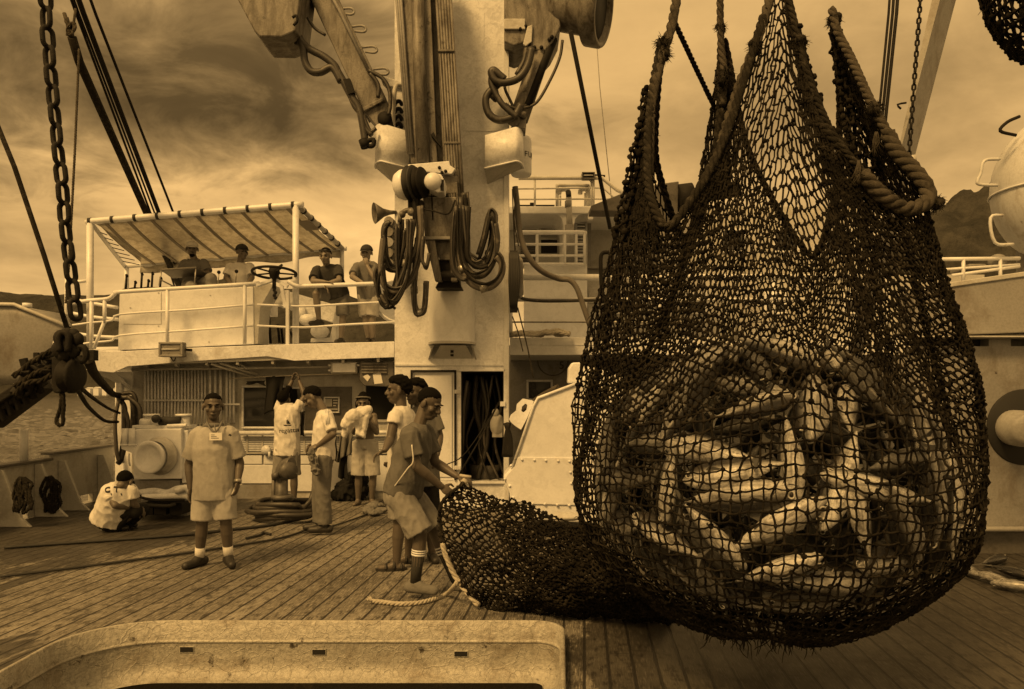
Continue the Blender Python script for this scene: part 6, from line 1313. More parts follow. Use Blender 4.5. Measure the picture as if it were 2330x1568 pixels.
def clone(o, parent=None):
    c = o.copy(); COL.objects.link(c); c.parent = parent
    for ch_ in o.children: clone(ch_, c)
    return c
first_fish = [FP]
def place_fish(pos, head, side, L, label, group=None, fat=1.0, tone=1.0):
    o = first_fish.pop() if first_fish else clone(FP)
    x = Vector(head).normalized(); y = Vector(side); y = (y-x*y.dot(x)).normalized(); z = x.cross(y)
    M = Matrix((x, y, z)).transposed().to_4x4()
    o.matrix_world = Matrix.Translation(Vector(pos)) @ M @ Matrix.Diagonal((L, L*fat, L*fat, 1)).to_4x4()
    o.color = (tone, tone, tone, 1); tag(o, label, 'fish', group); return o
BCv = Vector(BC)
def hit(px, py, k=.86):                                 # where the sight line meets the inside of the bag
    d = Vector(((px-CX)/F, 1, -(py-HY)/F)); o = Vector((0, 0, EYE)); up = .95 if py < 1090 else BV
    s = Vector((1/(BR*k), 1/(BR*k), 1/(up*k))); oo = Vector([(o[i]-BCv[i])*s[i] for i in range(3)]); dd = Vector([d[i]*s[i] for i in range(3)])
    a = dd.dot(dd); b = 2*oo.dot(dd); c = oo.dot(oo)-1; D = b*b-4*a*c
    return o+d*((-b-math.sqrt(D))/(2*a)) if D > 0 else None
seen = [((1493, 990), (1700, 1030), 'pale fat fish lying level in the left middle of the net, snout at left', 1.0, .5), ((1560, 1085), (1775, 1047), 'pale fish sloping gently up to the right below the fattest level fish', 1, .2), ((1805, 1120), (1560, 1140), 'fish lying level mid net with its eye at the right end', 1, .1),
        ((1813, 1128), (1792, 940), 'slim fish standing on its head in the centre of the net', .85, .9), ((1850, 970), (1853, 830), 'fish pointing tail up at the top centre of the heap', .9, .6), ((1888, 1190), (1960, 980), 'brightest fish, upright and leaning right, right of the net centre', 1.1, .8),
        ((1872, 1150), (1664, 1262), 'big pale spotted fish sloping down to the left in the lower middle', 1.15, .6), ((1650, 1265), (1580, 1190), 'stubby fish pointing down right at the lower left centre', 1, .7), ((1865, 1288), (1680, 1340), 'pale fish lying low near the bottom of the net', 1.0, .6), ((1450, 1195), (1550, 1260), 'pale fish slanting down right at the lower left', .9, .6),
        ((1960, 1130), (1985, 1230), 'pale fish hanging head up at the right of centre', .8, .5), ((1620, 852), (1800, 868), 'long dark fish lying across the top of the heap', .9, .1), ((1790, 890), (1650, 925), 'fish with streaked flank just under the top fish', .95, .3), ((1938, 870), (1946, 960), 'small upright fish at the upper right of the heap', .75, .5),
        ((2140, 850), (2152, 1010), 'upright fish glinting at the far right upper side of the net', .9, .6), ((2160, 1020), (2178, 1120), 'pale upright fish low on the far right side', .85, .6), ((1500, 1010), (1420, 1000), 'dark snouted fish at the left pointing left', .9, .1), ((1500, 1160), (1512, 1030), 'fish standing upright left of centre', .9, .5),
        ((1360, 1010), (1385, 1100), 'pale fish hanging at the far left of the heap', .8, .7), ((1365, 1150), (1440, 1180), 'pale belly fish at the lower far left', .8, .8), ((1990, 1300), (2100, 1270), 'fish pressed level against the lower right of the net', .95, .6), ((1790, 1390), (1900, 1385), 'fish at the very bottom of the net', .95, .6), ((1455, 865), (1550, 900), 'dark fish at the upper left of the heap', .9, .2)]
taken = []
for h_, t_, lb, k, bel in seen:
    a = hit(*h_); b = hit(*t_)
    if a is None or b is None: continue
    c = (a+b)/2; n = Vector([(c[i]-BCv[i])/(1, 1, .6)[i] for i in range(3)]).normalized()
    d = (a-b); L = max(.46, min(.78, d.length*1.12)); pos = c-n*.055
    side = n if random.random() < .5 else -n
    sd_ = (n*(1-bel*.55) + d.normalized().cross(n)*bel*.9)
    if d.normalized().cross(sd_).dot(n) > 0: sd_ = (n*(1-bel*.55)-d.normalized().cross(n)*bel*.9)
    place_fish(pos, d, sd_, L, lb, fat=1.22, tone=.45 if 'dark' in lb else (1.0 if 'pale' in lb or 'bright' in lb else .75)); taken.extend((c, c.lerp(a, .6), c.lerp(b, .6)))
rf = random.Random(21); cnt = 0
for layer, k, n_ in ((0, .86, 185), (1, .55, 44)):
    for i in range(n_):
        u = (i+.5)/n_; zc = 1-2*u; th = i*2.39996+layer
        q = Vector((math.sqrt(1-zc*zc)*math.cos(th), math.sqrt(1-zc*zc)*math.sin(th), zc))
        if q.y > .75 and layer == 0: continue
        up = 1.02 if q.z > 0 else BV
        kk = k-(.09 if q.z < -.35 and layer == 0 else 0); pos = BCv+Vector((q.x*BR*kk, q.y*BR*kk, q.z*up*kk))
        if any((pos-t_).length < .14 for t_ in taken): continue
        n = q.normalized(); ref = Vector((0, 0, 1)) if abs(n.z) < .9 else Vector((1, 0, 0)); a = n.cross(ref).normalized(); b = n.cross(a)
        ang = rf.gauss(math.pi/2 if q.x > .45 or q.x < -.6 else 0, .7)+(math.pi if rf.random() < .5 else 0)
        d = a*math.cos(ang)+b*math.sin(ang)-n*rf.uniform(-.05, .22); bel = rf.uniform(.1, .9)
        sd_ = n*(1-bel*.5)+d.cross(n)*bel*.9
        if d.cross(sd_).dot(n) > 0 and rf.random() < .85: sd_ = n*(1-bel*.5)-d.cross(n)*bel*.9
        place_fish(pos-n*rf.uniform(0, .05), d, sd_, rf.uniform(.48, .66), 'silvery tuna packed among the others inside the net bag', 'tuna packed in the net bag', fat=rf.uniform(.95, 1.22), tone=rf.choice((.14, .26, .4, .6, .9)) if layer == 0 else .12); cnt += 1  # inner layer coloured dark to paint the shade between the outer fish
for k, (x, y, hx, hy, lb) in enumerate(((2270, 1318, 2225, 1305, 'fish lying on the wet deck at right, nearest the net'), (2300, 1300, 2345, 1312, 'fish lying on the deck beyond the one nearest the net'), (2212, 1300, 2190, 1290, 'small fish on the deck half hidden by the net'), (2330, 1335, 2290, 1330, 'fish lowest at the right edge of the deck'), (2262, 1275, 2290, 1268, 'fish against the foot of the ship wall'))):
    p = G(x, y, .06); h = G(hx, hy, .06); place_fish(p, h-p, (0, .45, 1), .50, lb, tone=.35)
# ================================================================ THINGS ON THE DECK
t = thing('deck_hydrant', 'rusty standing deck hydrant with an elbow and flange amid a coiled hose', 'hydrant', G(641, 1180))
Yb = G(641, 1180).y
mb = MB(); mb.tube([P(641, 1180, Yb), P(641, 1088, Yb)], .085, 16); part('stand_pipe', mb, DARKP, t)
mb = MB(); mb.lathe([(0, -.03), (.15, -.03), (.15, .03), (0, .03)], P(642, 1131, Yb), (0, 0, 1), 18); mb.ell(P(662, 1133, Yb), (.05, .05, .05)); part('flange', mb, DARKP, t)
mb = MB(); mb.tube(spl([P(641, 1092, Yb), P(642, 1070, Yb), P(650, 1058, Yb), P(664, 1056, Yb-.05)], 4), [.09]*9+[.075]*4 if False else .088, 14); mb.lathe([(0, 0), (.12, 0), (.12, .1), (0, .1)], P(652, 1072, Yb-.1), (.6, -.6, .1), 14); mb.tube([P(620, 1085, Yb-.05), P(650, 1080, Yb-.05)], .05, 10); mb.ell(P(628, 1082, Yb-.12), (.05, .05, .05)); mb.tube(spl([P(660, 1056, Yb), P(662, 1046, Yb), P(658, 1040, Yb)], 3), .045, 8); part('elbow', mb, DARKP, t)
mb = MB(); mb.tube([P(623, 1085, Yb), P(622, 1140, Yb), P(622, 1172, Yb)], .03, 8); part('side_pipe', mb, DARKP, t)
mb = MB(); c = G(652, 1183); 
pts = []
for k in range(170):
    a = k*.18; r = .42-.05*math.sin(a*.31)+.03*math.sin(a*1.7); pts.append(c+Vector((r*math.cos(a)*1.05, r*math.sin(a)*.9, .04+.055*(k/170*4 % 4)+.012*math.sin(a*3))))
mb.tube(pts+[P(690, 1158, 10.0), P(706, 1140, 10.0), P(716, 1112, 10.05)], .035, 9); single('coiled_hose', mb, RUBBER, 'thick black hose coiled round the foot of the deck hydrant', 'hose')
for lb, pts, r in (('dark cable along the planks behind the polo man, running to the hydrant', [(10, 1246), (120, 1238), (300, 1226), (430, 1216), (520, 1206), (620, 1194), (700, 1176)], .020), ('dark cable on the planks passing under the polo man, nearer than the other', [(0, 1312), (120, 1298), (300, 1275), (450, 1255), (560, 1238), (640, 1224), (700, 1206)], .014), ('dark rope on the planks between trousered man and cloth heap', [(690, 1212), (760, 1196), (830, 1172), (880, 1150)], .012), ('short dark line near the crouching man on wet deck', [(560, 1225), (590, 1218), (600, 1212), (616, 1216)], .016)):
    mb = MB(); mb.tube(spl([G(x, y, .02) for x, y in pts], 6), r, 7); single('deck_cable', mb, INK, lb, 'cable')
mb = MB(); rr = random.Random(8)
for k in range(15): mb.ell(G(rr.uniform(832, 900), rr.uniform(1146, 1168), .05), (rr.uniform(.05, .12), rr.uniform(.05, .10), rr.uniform(.03, .07)), Matrix.Rotation(rr.uniform(0, 3), 3, 'Z'), 9, 6)
o = link('cloth_heap', remesh(mb, .012, 3, wrinkle=.02, wfreq=16), C_MID); tag(o, 'crumpled heap of cloth on the deck beside the barefoot shirtless man', 'cloth heap')
mb = MB(); c = G(800, 1138); mb.ell(c+Vector((0, 0, .16)), (.28, .2, .20)); mb.ell(c+Vector((.08, 0, .32)), (.19, .16, .16)); mb.ell(c+Vector((-.12, -.04, .10)), (.2, .17, .13))
o = link('dark_bag', remesh(mb, .015, 3, wrinkle=.04, wfreq=9), C_BLACK); tag(o, 'dark slumped bag on the deck beside the shirtless man', 'bag')
def cloth_sheet(name, quad, Y, m, label, cat, waves=4, amp=.04, n=18, drop=.0):
    rows = []; rr = random.uniform(0, 9)
    for j in range(n+1):
        v = j/n; row = []
        for i in range(n+1):
            u = i/n; a = Vector(quad[0]).lerp(Vector(quad[1]), u); b = Vector(quad[3]).lerp(Vector(quad[2]), u); q = a.lerp(b, v)
            row.append(P(q.x+2*math.sin(v*5+u*9), q.y+3*math.sin(u*7+rr)*v, Y-amp*math.sin(u*math.pi*waves+v+rr)*(.3+v)))
        rows.append(row)
    mb = MB(); mb.sheet(rows); return single(name, mb, m, label, cat, solid=.012)
cloth_sheet('hung_cloth', [(604, 857), (648, 854), (640, 922), (603, 945)], 12.0, C_BLACK, 'black cloth hung from the washing line beside the raised arms', 'cloth', 3, .05)
cloth_sheet('hung_cloth', [(560, 868), (603, 866), (603, 876), (562, 872)], 12.05, C_BLACK, 'narrow black strip of cloth above the window frame', 'cloth', 2, .02, 8)
cloth_sheet('hung_cloth', [(752, 975), (764, 970), (770, 1050), (750, 1040)], 12.1, C_BLACK, 'dark strap like cloth between the two men by the wall', 'cloth', 2, .03, 10)
cloth_sheet('hung_cloth', [(684, 940), (692, 935), (690, 990), (686, 988)], 11.9, C_BLACK, 'thin black cloth end hanging between two men by the dark board', 'cloth', 2, .02, 8)
cloth_sheet('hung_cloth', [(772, 990), (806, 975), (798, 1030), (768, 1050)], 11.75, C_MID, 'patterned mottled cloth hanging beside the shirtless man', 'cloth', 4, .06)
cloth_sheet('hung_cloth', [(770, 1028), (792, 1022), (790, 1092), (772, 1086)], 11.8, C_BLACK, 'black trousers hanging above the dark bag', 'cloth', 2, .05)
wire('thin washing line below the upper deck holding the black cloth', [(520, 862, 12.1), (604, 857, 12.0), (700, 853, 11.95), (830, 850, 12.0)], .008, ROPEL, name='washing_line')
# ================================================================ PEOPLE
def along(path, f):                                     # f counts joints: 1.0 = second point
    i = min(len(path)-2, int(f)); return path[i].lerp(path[i+1], f-i)
def poly_to(path, f):
    k = int(f); out = [p.copy() for p in path[:k+1]]
    if f-k > .02: out.append(along(path, f))
    return out
def person(label, Y, head, yaw, pitch, sho, elb, wri, hip, kne, ank, toe, skin, vox=.008, s=1.0, bulk=1.0, roll=0,
           shirt=None, shorts=None, trousers=None, shoes=None, socks=None, hair='short', cap=None, hands=None, floor=0.0, beard=False, group=None):
    J = lambda p: P(p[0], p[1], Y+(p[2] if len(p) > 2 else 0))
    hd = J(head); sh = [J(p) for p in sho]; el_ = [J(p) for p in elb]; wr = [J(p) for p in wri]; hp = [J(p) for p in hip]; kn = [J(p) for p in kne]; an = [J(p) for p in ank]; to = [J(p) for p in toe]
    ms = (sh[0]+sh[1])/2; mh = (hp[0]+hp[1])/2
    root = thing('person', label, 'person', Vector((mh.x, mh.y, floor)), group)
    off = wloc(root)
    ya, pa = R(yaw), R(pitch)
    f = Vector((math.sin(ya)*math.cos(pa), -math.cos(ya)*math.cos(pa), -math.sin(pa)))
    lat = f.cross(Vector((0, 0, 1))).normalized(); u = lat.cross(f).normalized()
    if roll: q = Matrix.Rotation(R(roll), 3, f); lat = q @ lat; u = q @ u
    HM = Matrix((lat, f, u)).transposed()
    hk = s*1.13
    H = lambda x, y, z: hd+HM @ Vector((x*1.09, y, z))*hk
    up = (ms-mh).normalized(); la, lb = (sh[1]-sh[0]).normalized(), (hp[1]-hp[0]).normalized()
    def ring(t, w, d, n=20, grow=0.0):
        c = (ms+up*.02).lerp(mh-up*.02, t); l = la.lerp(lb, min(1, max(0, t))).normalized(); l = (l-up*l.dot(up)).normalized(); fw = l.cross(up)
        return [c+l*math.cos(2*math.pi*k/n)*(w*bulk*s+grow)+fw*math.sin(2*math.pi*k/n)*(d*bulk*s+grow) for k in range(n)]
    def loft(mb, secs, grow=0.0):
        rows = [ring(t, w, d, grow=grow) for t, w, d in secs]; mb.sheet(rows, close=True)
        n = len(rows[0]); mb.add(rows[0], [tuple(range(n))]); mb.add(rows[-1], [tuple(range(n))])
    TOR = [(-.10, .06, .05), (-.03, .13, .07), (.08, .165, .095), (.28, .165, .115), (.5, .15, .11), (.72, .148, .108), (.92, .165, .118), (1.06, .15, .11), (1.14, .10, .09)]
    b = MB(); loft(b, TOR)
    nb = ms+up*.045*s
    b.capsule(nb, H(0, -.022, -.055), .058*s, .054*s)
    b.ell(H(0, -.012, .035), (.074*hk, .095*hk, .083*hk), HM, 18, 12); b.ell(H(0, .022, -.030), (.062*hk, .068*hk, .080*hk), HM, 16, 12); b.ell(H(0, .042, -.082), (.042*hk, .044*hk, .036*hk), HM)
    b.capsule(H(0, .084, .012), H(0, .104, -.026), .010*hk, .017*hk); b.ell(H(0, .090, -.030), (.024*hk, .016*hk, .011*hk), HM); b.ell(H(0, .076, .024), (.052*hk, .018*hk, .012*hk), HM); b.ell(H(0, .082, -.060), (.027*hk, .018*hk, .015*hk), HM)
    for q in (-1, 1): b.ell(H(q*.076, -.004, -.006), (.012*hk, .022*hk, .034*hk), HM); b.ell(H(q*.042, .058, -.022), (.022*hk, .022*hk, .022*hk), HM)
    for i in (0, 1):
        b.ell(sh[i], (.058*s*bulk,)*3); b.capsule(sh[i], el_[i], .053*s*bulk, .043*s); b.capsule(el_[i], el_[i].lerp(wr[i], .35), .044*s, .045*s); b.capsule(el_[i].lerp(wr[i], .3), wr[i], .045*s, .029*s)
        b.capsule(hp[i], kn[i], .088*s*bulk, .058*s); b.capsule(kn[i], kn[i].lerp(an[i], .35), .056*s, .060*s); b.capsule(kn[i].lerp(an[i], .3), an[i], .060*s, .036*s)
        fd = (to[i]-an[i]); fd.z = 0; fd = fd.normalized() if fd.length > .01 else Vector((0, -1, 0))
        fl = Vector((an[i].x, an[i].y, max(floor, an[i].z-.085*s)))
        b.capsule(fl-fd*.045*s+Vector((0, 0, .038)), fl+fd*.15*s+Vector((0, 0, .026)), .040*s, .030*s); b.capsule(an[i], fl+fd*.05*s+Vector((0, 0, .04)), .038*s, .040*s)
        hdir, pn, curl, tside = (hands[i] if hands and hands[i] else ((wr[i]-el_[i]), Vector((0, -1, 0)) if False else Vector((1-2*i, 0, 0)), .5, 0))
        hdir = Vector(hdir).normalized(); pn = Vector(pn); pn = (pn-hdir*pn.dot(hdir)).normalized(); hl = hdir.cross(pn)
        ts = tside or (1 if i == 0 else -1); w0 = wr[i]; hs = s
        HF = Matrix((hl, pn, hdir)).transposed()
        b.ell(w0+hdir*.055*hs, (.041*hs, .018*hs, .058*hs), HF, 12, 9)
        for k, (o_, L) in enumerate(((-.030, .062), (-.011, .076), (.010, .080), (.030, .070))):
            o_ *= ts; p0 = w0+hdir*.095*hs+hl*o_*hs; d = hdir.copy()
            for seg in range(3):
                d = (d+pn*math.sin(curl*(.55+.25*seg))*(.9+.08*k)).normalized(); p1 = p0+d*L*hs*(.42, .33, .25)[seg]; b.capsule(p0, p1, .0098*hs-.0008*seg, .0092*hs-.0010*seg, 8); p0 = p1
        p0 = w0+hdir*.03*hs+hl*ts*.034*hs; p1 = p0+(hdir*.6+hl*ts*.7+pn*.25).normalized()*.045*hs; b.capsule(p0, p1, .013*hs, .011*hs, 8); b.capsule(p1, p1+(hdir+pn*.5).normalized()*.034*hs, .011*hs, .009*hs, 8)
    me = remesh(b, vox, 3, .45, off=off)
    def clampz(me):
        co = np.empty(len(me.vertices)*3); me.vertices.foreach_get('co', co); co = co.reshape(-1, 3); zf = floor-off.z+.004
        co[:, 2] = np.maximum(co[:, 2], zf); me.vertices.foreach_set('co', co.ravel()); me.update()
    clampz(me); BODY = me; link('body', me, SKIN[skin], root)
    # face details
    for q in (-1, 1):
        mb = MB(); mb.ell(H(q*.030, .079, .004), (.014*hk, .009*hk, .007*hk), HM, 10, 7); part('eye', mb, LIP, root)
    mb = MB(); mb.ell(H(0, .0985, -.062), (.022*hk, .004*hk, .0035*hk), HM, 10, 6); part('mouth', mb, LIP, root)
    if hair != 'bald' or cap:
        mb = MB()
        for q in (-1, 1): mb.ell(H(q*.030, .091, .026), (.020*hk, .006*hk, .005*hk), HM, 9, 6)
        part('eyebrows', mb, HAIR, root)
    def shell(name, m, grow, pl0, pl1, extra=None):
        mb = MB(); n, nv = 22, 14; vs = []
        for j in range(nv+1):
            for k in range(n):
                ph = math.pi*j/nv; th = 2*math.pi*k/n
                x, y, z = math.sin(ph)*math.cos(th)*(.074+grow), math.sin(ph)*math.sin(th)*(.095+grow)-.012, math.cos(ph)*(.083+grow)+.035
                zm = pl0+pl1*y
                if z < zm: z = zm; x *= .975; y *= .985
                vs.append(H(x, y, z))
        fs = [(j*n+k, (j+1)*n+k, (j+1)*n+(k+1) % n, j*n+(k+1) % n) for j in range(nv) for k in range(n)]
        mb.add(vs, fs, True)
        if extra: extra(mb)
        return part(name, mb, m, root)
    def scalp(grow, pl0, pl1, nz=.006):
        def line(q): return pl0+(pl1 if q.y > 0 else 1.05)*q.y+(.012 if abs(q.x) > .055 and -.02 < q.y < .04 else 0)
        bme = BODY; vs = [v.co+off for v in bme.vertices]; loc = [(HM.transposed() @ (v-hd))/hk if (v-hd).length < .24*s else None for v in vs]
        def inside(q):
            if q is None: return False
            n_ = mnoise.noise(q*60)*nz
            return q.z > line(q)+n_ and q.z > -.08
        ins = [inside(q) for q in loc]; fs = [tuple(f.vertices) for f in bme.polygons if all(ins[i] for i in f.vertices)]
        cnt = {}
        for f_ in fs:
            for i in f_: cnt[i] = cnt.get(i, 0)+1
        idx = {}; nv = []
        for i in cnt:
            q = loc[i]; e = min(1, max(0, (q.z-line(q))/.022)); idx[i] = len(nv)
            nv.append(vs[i]+bme.vertices[i].normal*(.0015+grow*e*(1+.5*mnoise.noise(q*45)))*hk)
        mb = MB(); mb.add(nv, [tuple(idx[i] for i in f_) for f_ in fs], True); mb.keepn = True
        return part('hair', mb, HAIR, root)
    if hair == 'short': scalp(.008, .034, .50)
    if hair == 'crop': scalp(.004, .036, .55)
    if hair == 'thick': scalp(.022, .032, .48)
    if hair == 'tied':
        scalp(.014, .034, .5)
        mb = MB(); mb.ell(H(.0, -.06, .10), (.06*hk, .06*hk, .05*hk), HM); part('hair_knot', mb, HAIR, root)
        for q in (-1, 1): mb = MB(); mb.ell(H(.078*q, -.05, -.03), (.03, .04, .07), HM); part('hair_lock', mb, HAIR, root)
        mb = MB(); mb.tube([H(.088*math.cos(a), -.012+.108*math.sin(a), .066+.035*math.sin(a)) for a in np.linspace(0, 2*math.pi, 25)], .013, 7, cap=False); part('headband', mb, C_MID, root)
    if cap:
        c_ = shell('cap', cap, .011, .036, .12)
        mb = MB(); rows = []
        for rr_ in (0, .5, 1):
            rows.append([H((.070+.006*rr_)*math.cos(a), .068*math.sin(a)+.012+rr_*.072*math.sin(a), .044-.022*rr_*math.sin(a)) for a in np.linspace(.12, math.pi-.12, 15)])
        mb.sheet(rows); part('visor', mb, cap, c_, solid=.006)
    if beard:
        mb = MB(); mb.ell(H(0, .052, -.092), (.046, .046, .036), HM); mb.ell(H(0, .085, -.055+.008), (.03, .018, .006), HM); part('beard', mb, HAIR, root)
    A = [[sh[i], el_[i], wr[i]] for i in (0, 1)]; Lg = [[hp[i], kn[i], an[i]] for i in (0, 1)]
    if shirt:
        m, sl, hem, loose = shirt['m'], shirt.get('sleeve', .65), shirt.get('hem', 1.1), shirt.get('loose', .02)
        mb = MB(); secs = [(-.115, .05, .045), (-.09, .068, .055), (-.04, .115, .072), (.04, .150, .092), (.10, .162, .10), (.28, .170, .122), (.5, .163, .122), (.75, .168, .126)]
        secs = [x for x in secs if x[0] < hem-.05]+[(hem, .178, .130)]
        loft(mb, secs, grow=loose)
        for i in (0, 1):
            mb.ell(sh[i]-(sh[i]-ms).normalized()*.01, (.072*s*bulk,)*3)
            if sl: mb.tube([sh[i].lerp(ms, .25)]+poly_to(A[i], sl), [.072*s*bulk]+[.072*s*bulk]*(len(poly_to(A[i], sl))-1)+[(.078 if sl < 1 else .055)*s*bulk], 16)
        o = link('shirt', remesh(mb, max(vox, .009), 3, .4, wrinkle=shirt.get('wr', .010)*.62, wfreq=7, off=off), m, root); root['shirt_'] = 1; del root['shirt_']
        if shirt.get('collar'):
            mb = MB(); c = nb+up*.040*s; cl = la-up*la.dot(up); fw = cl.cross(up); pts = [c+cl*math.cos(a)*.072*s+fw*math.sin(a)*.070*s for a in np.linspace(0, 2*math.pi, 22)]
            mb.tube(pts, .026, 8, cap=False); part('collar', mb, shirt['collar'], root)
        if shirt.get('stripe'):
            for i in (0, 1):
                for k in (-1, 0, 1):
                    mb = MB(); d = (el_[i]-sh[i]).normalized(); o2 = Vector((0, -1, 0))-d*Vector((0, -1, 0)).dot(d); o2.normalize(); tt = d.cross(o2)
                    if i == 0: mb.tube([ms.lerp(sh[i], .5)+Vector((0, -.02, .085))+tt*k*.018, sh[i]+o2*.03+Vector((0, 0, .072))+tt*k*.018, sh[i].lerp(el_[i], .5)+o2*.083+tt*k*.018], .006, 5); part('sleeve_stripe', mb, WHITE2, root)
    if shorts or trousers:
        spec_ = shorts or trousers; m, to_, r0, r1 = spec_['m'], spec_.get('to', .95 if shorts else 1.97), spec_.get('r0', .112), spec_.get('r1', .108 if shorts else .085)
        mb = MB(); loft(mb, [(spec_.get('top', .82), .160, .118), (1.0, .170, .124), (1.1, .150, .115), (1.16, .12, .10)], grow=.012)
        for i in (0, 1):
            pth = poly_to(Lg[i], to_); n = len(pth); mb.tube([hp[i]+(hp[i]-kn[i]).normalized()*.03]+pth, [r0*s*.9]+[(r0+(r1-r0)*k/(n-1))*s for k in range(n)], 18)
            if n > 2 or to_ > 1.05: mb.ell(kn[i], ((r0+r1)/2*s,)*3)
        o = link('shorts' if shorts else 'trousers', remesh(mb, max(vox, .009), 3, .4, wrinkle=spec_.get('wr', .011)*.62, wfreq=8, off=off), m, root)
    for i in (0, 1):
        if socks:
            mb = MB(); a = along(Lg[i], socks.get('top', 1.72)); mb.tube([a, along(Lg[i], (socks.get('top', 1.72)+2)/2), an[i]], [socks.get('r', .052)*s, .048*s, .045*s], 14); part('sock', mb, socks['m'], root)
            for k in range(socks.get('bands', 0)):
                a = along(Lg[i], socks['top']+.018+.045*k); d = (an[i]-kn[i]).normalized(); mb = MB(); mb.tube([a-d*.007, a+d*.007], socks.get('r', .052)*s+.003, 16); part('sock_band', mb, WHITE2, root)
        if shoes:
            fd = (to[i]-an[i]); fd.z = 0; fd = fd.normalized() if fd.length > .01 else Vector((0, -1, 0)); fl = Vector((an[i].x, an[i].y, max(floor, an[i].z-.085*s)))
            mb = MB(); kind = shoes.get('kind', 'shoe')
            if kind == 'shoe':
                mb.capsule(fl-fd*.055*s+Vector((0, 0, .045)), fl+fd*.17*s+Vector((0, 0, .032)), .050*s, .042*s); mb.capsule(an[i]+Vector((0, 0, -.005)), fl+fd*.06*s+Vector((0, 0, .045)), .047*s, .048*s)
                me = remesh(mb, .008, 2, off=off); clampz(me); link('shoe', me, shoes['m'], root)
            else:
                a_, b_ = fl-fd*.10*s, fl+fd*.20*s; lt = fd.cross(Vector((0, 0, 1))); n = 18; out = []
                for k in range(n): t = 2*math.pi*k/n; out.append((a_+b_)/2+fd*math.cos(t)*.155*s+lt*math.sin(t)*(.052+.008*math.cos(t))*s+Vector((0, 0, .003)))
                mb.prism(out, (0, 0, .022))
                for q, hgt in ((.10, .058), (.02, .085), (-.05, .06)): mb.tube(spl([fl+fd*q+lt*.052+Vector((0, 0, .02)), fl+fd*q+lt*.03+Vector((0, 0, hgt)), fl+fd*q-lt*.03+Vector((0, 0, hgt)), fl+fd*q-lt*.052+Vector((0, 0, .02))], 4), .013, 6)
                part('sandal', mb, shoes['m'], root)
    return root, H, dict(shirt=[c_ for c_ in root.children if c_.name.startswith('shirt')], sh=sh, el=el_, wr=wr, hp=hp, kn=kn, an=an, ms=ms, mh=mh, up=up, la=la)
from mathutils.bvhtree import BVHTree
def wrap_on(o, mb, dr, lift=.003):                      # lay printed letters onto the cloth they are printed on
    off = wloc(o); tr = BVHTree.FromPolygons([v.co+off for v in o.data.vertices], [tuple(q.vertices) for q in o.data.polygons]); dr = Vector(dr).normalized()
    bm = bmesh.new(); vs = [bm.verts.new(v) for v in mb.v]
    for f_ in mb.f:
        try: bm.faces.new([vs[i] for i in f_])
        except ValueError: pass
    bmesh.ops.triangulate(bm, faces=bm.faces); bmesh.ops.subdivide_edges(bm, edges=bm.edges, cuts=1)
    out = MB(); bm.verts.index_update(); pts = []
    for v in bm.verts:
        h = tr.ray_cast(v.co-dr*.4, dr)[0]; pts.append((h-dr*lift) if h else v.co)
    out.add(pts, [tuple(v.index for v in f_.verts) for f_ in bm.faces]); bm.free(); return out
# ---- man in polo shirt
pr_, H_, j = person('man in a pale polo shirt and shorts standing with arms down, facing the camera', 7.5, (485, 925), 24, 4,
    [(450, 988, .0), (524, 986, .0)], [(430, 1056, .04), (546, 1054, .04)], [(433, 1110, -.02), (541, 1096, -.05)], [(466, 1112), (511, 1112)], [(460, 1190, -.03), (514, 1187, -.03)], [(454, 1268, .03), (520, 1266, .03)], [(428, 1290, -.10), (529, 1290, -.14)],
    'deep', vox=.0062, bulk=1.10, shirt=dict(m=C_POLO, sleeve=.82, hem=1.14, loose=.024, collar=C_MID), shorts=dict(m=C_SHORT, to=.93, r0=.118, r1=.112), socks=dict(m=C_WHITE, top=1.70, r=.05), shoes=dict(m=SHOE), hair='crop',
    hands=[((-.02, -.12, -1), (1, 0, 0), .45, -1), ((-.12, -.12, -1), (-1, .1, 0), .75, 1)])
mb = MB(); c = P(491, 993, 7.5-.165); mb.box((c.x-.062, c.y-.004, c.z-.038), (c.x+.062, c.y+.004, c.z+.036)); bd = part('badge', mb, PAPER, pr_)
mb = MB()
for k in range(3): mb.box((c.x-.045, c.y-.006, c.z-.02+k*.016), (c.x+.03-.02*k, c.y-.0045, c.z-.014+k*.016))
part('badge_print', mb, C_MID, bd)
mb = MB(); mb.tube([P(488, 965, 7.5-.12), P(491, 985, 7.5-.165)], .006, 6); mb.tube(spl([P(470, 960, 7.42), P(478, 975, 7.36), P(488, 984, 7.34)], 4), .010, 6); mb.tube(spl([P(505, 960, 7.42), P(498, 974, 7.36), P(490, 984, 7.34)], 4), .010, 6); part('placket', mb, C_MID, pr_)
mb = MB(); mb.tube(spl([P(521, 991, 7.35), P(523, 989, 7.348), P(526, 992, 7.352)], 4), .008, 5); part('shirt_emblem', mb, C_DARK, pr_)
mb = MB(); d = (j['wr'][1]-j['el'][1]).normalized(); mb.tube([j['wr'][1]-d*.02, j['wr'][1]+d*.015], .038, 16); part('wristwatch', mb, ALU, pr_)
mb = MB(); mb.prism([P(x, y, 7.42) for x, y in ((533, 1109), (537, 1111), (529, 1130), (525, 1128))], (0, .012, 0)); single('paper_slip', mb, PAPER, 'folded white slip in the polo man\'s hand', 'paper')
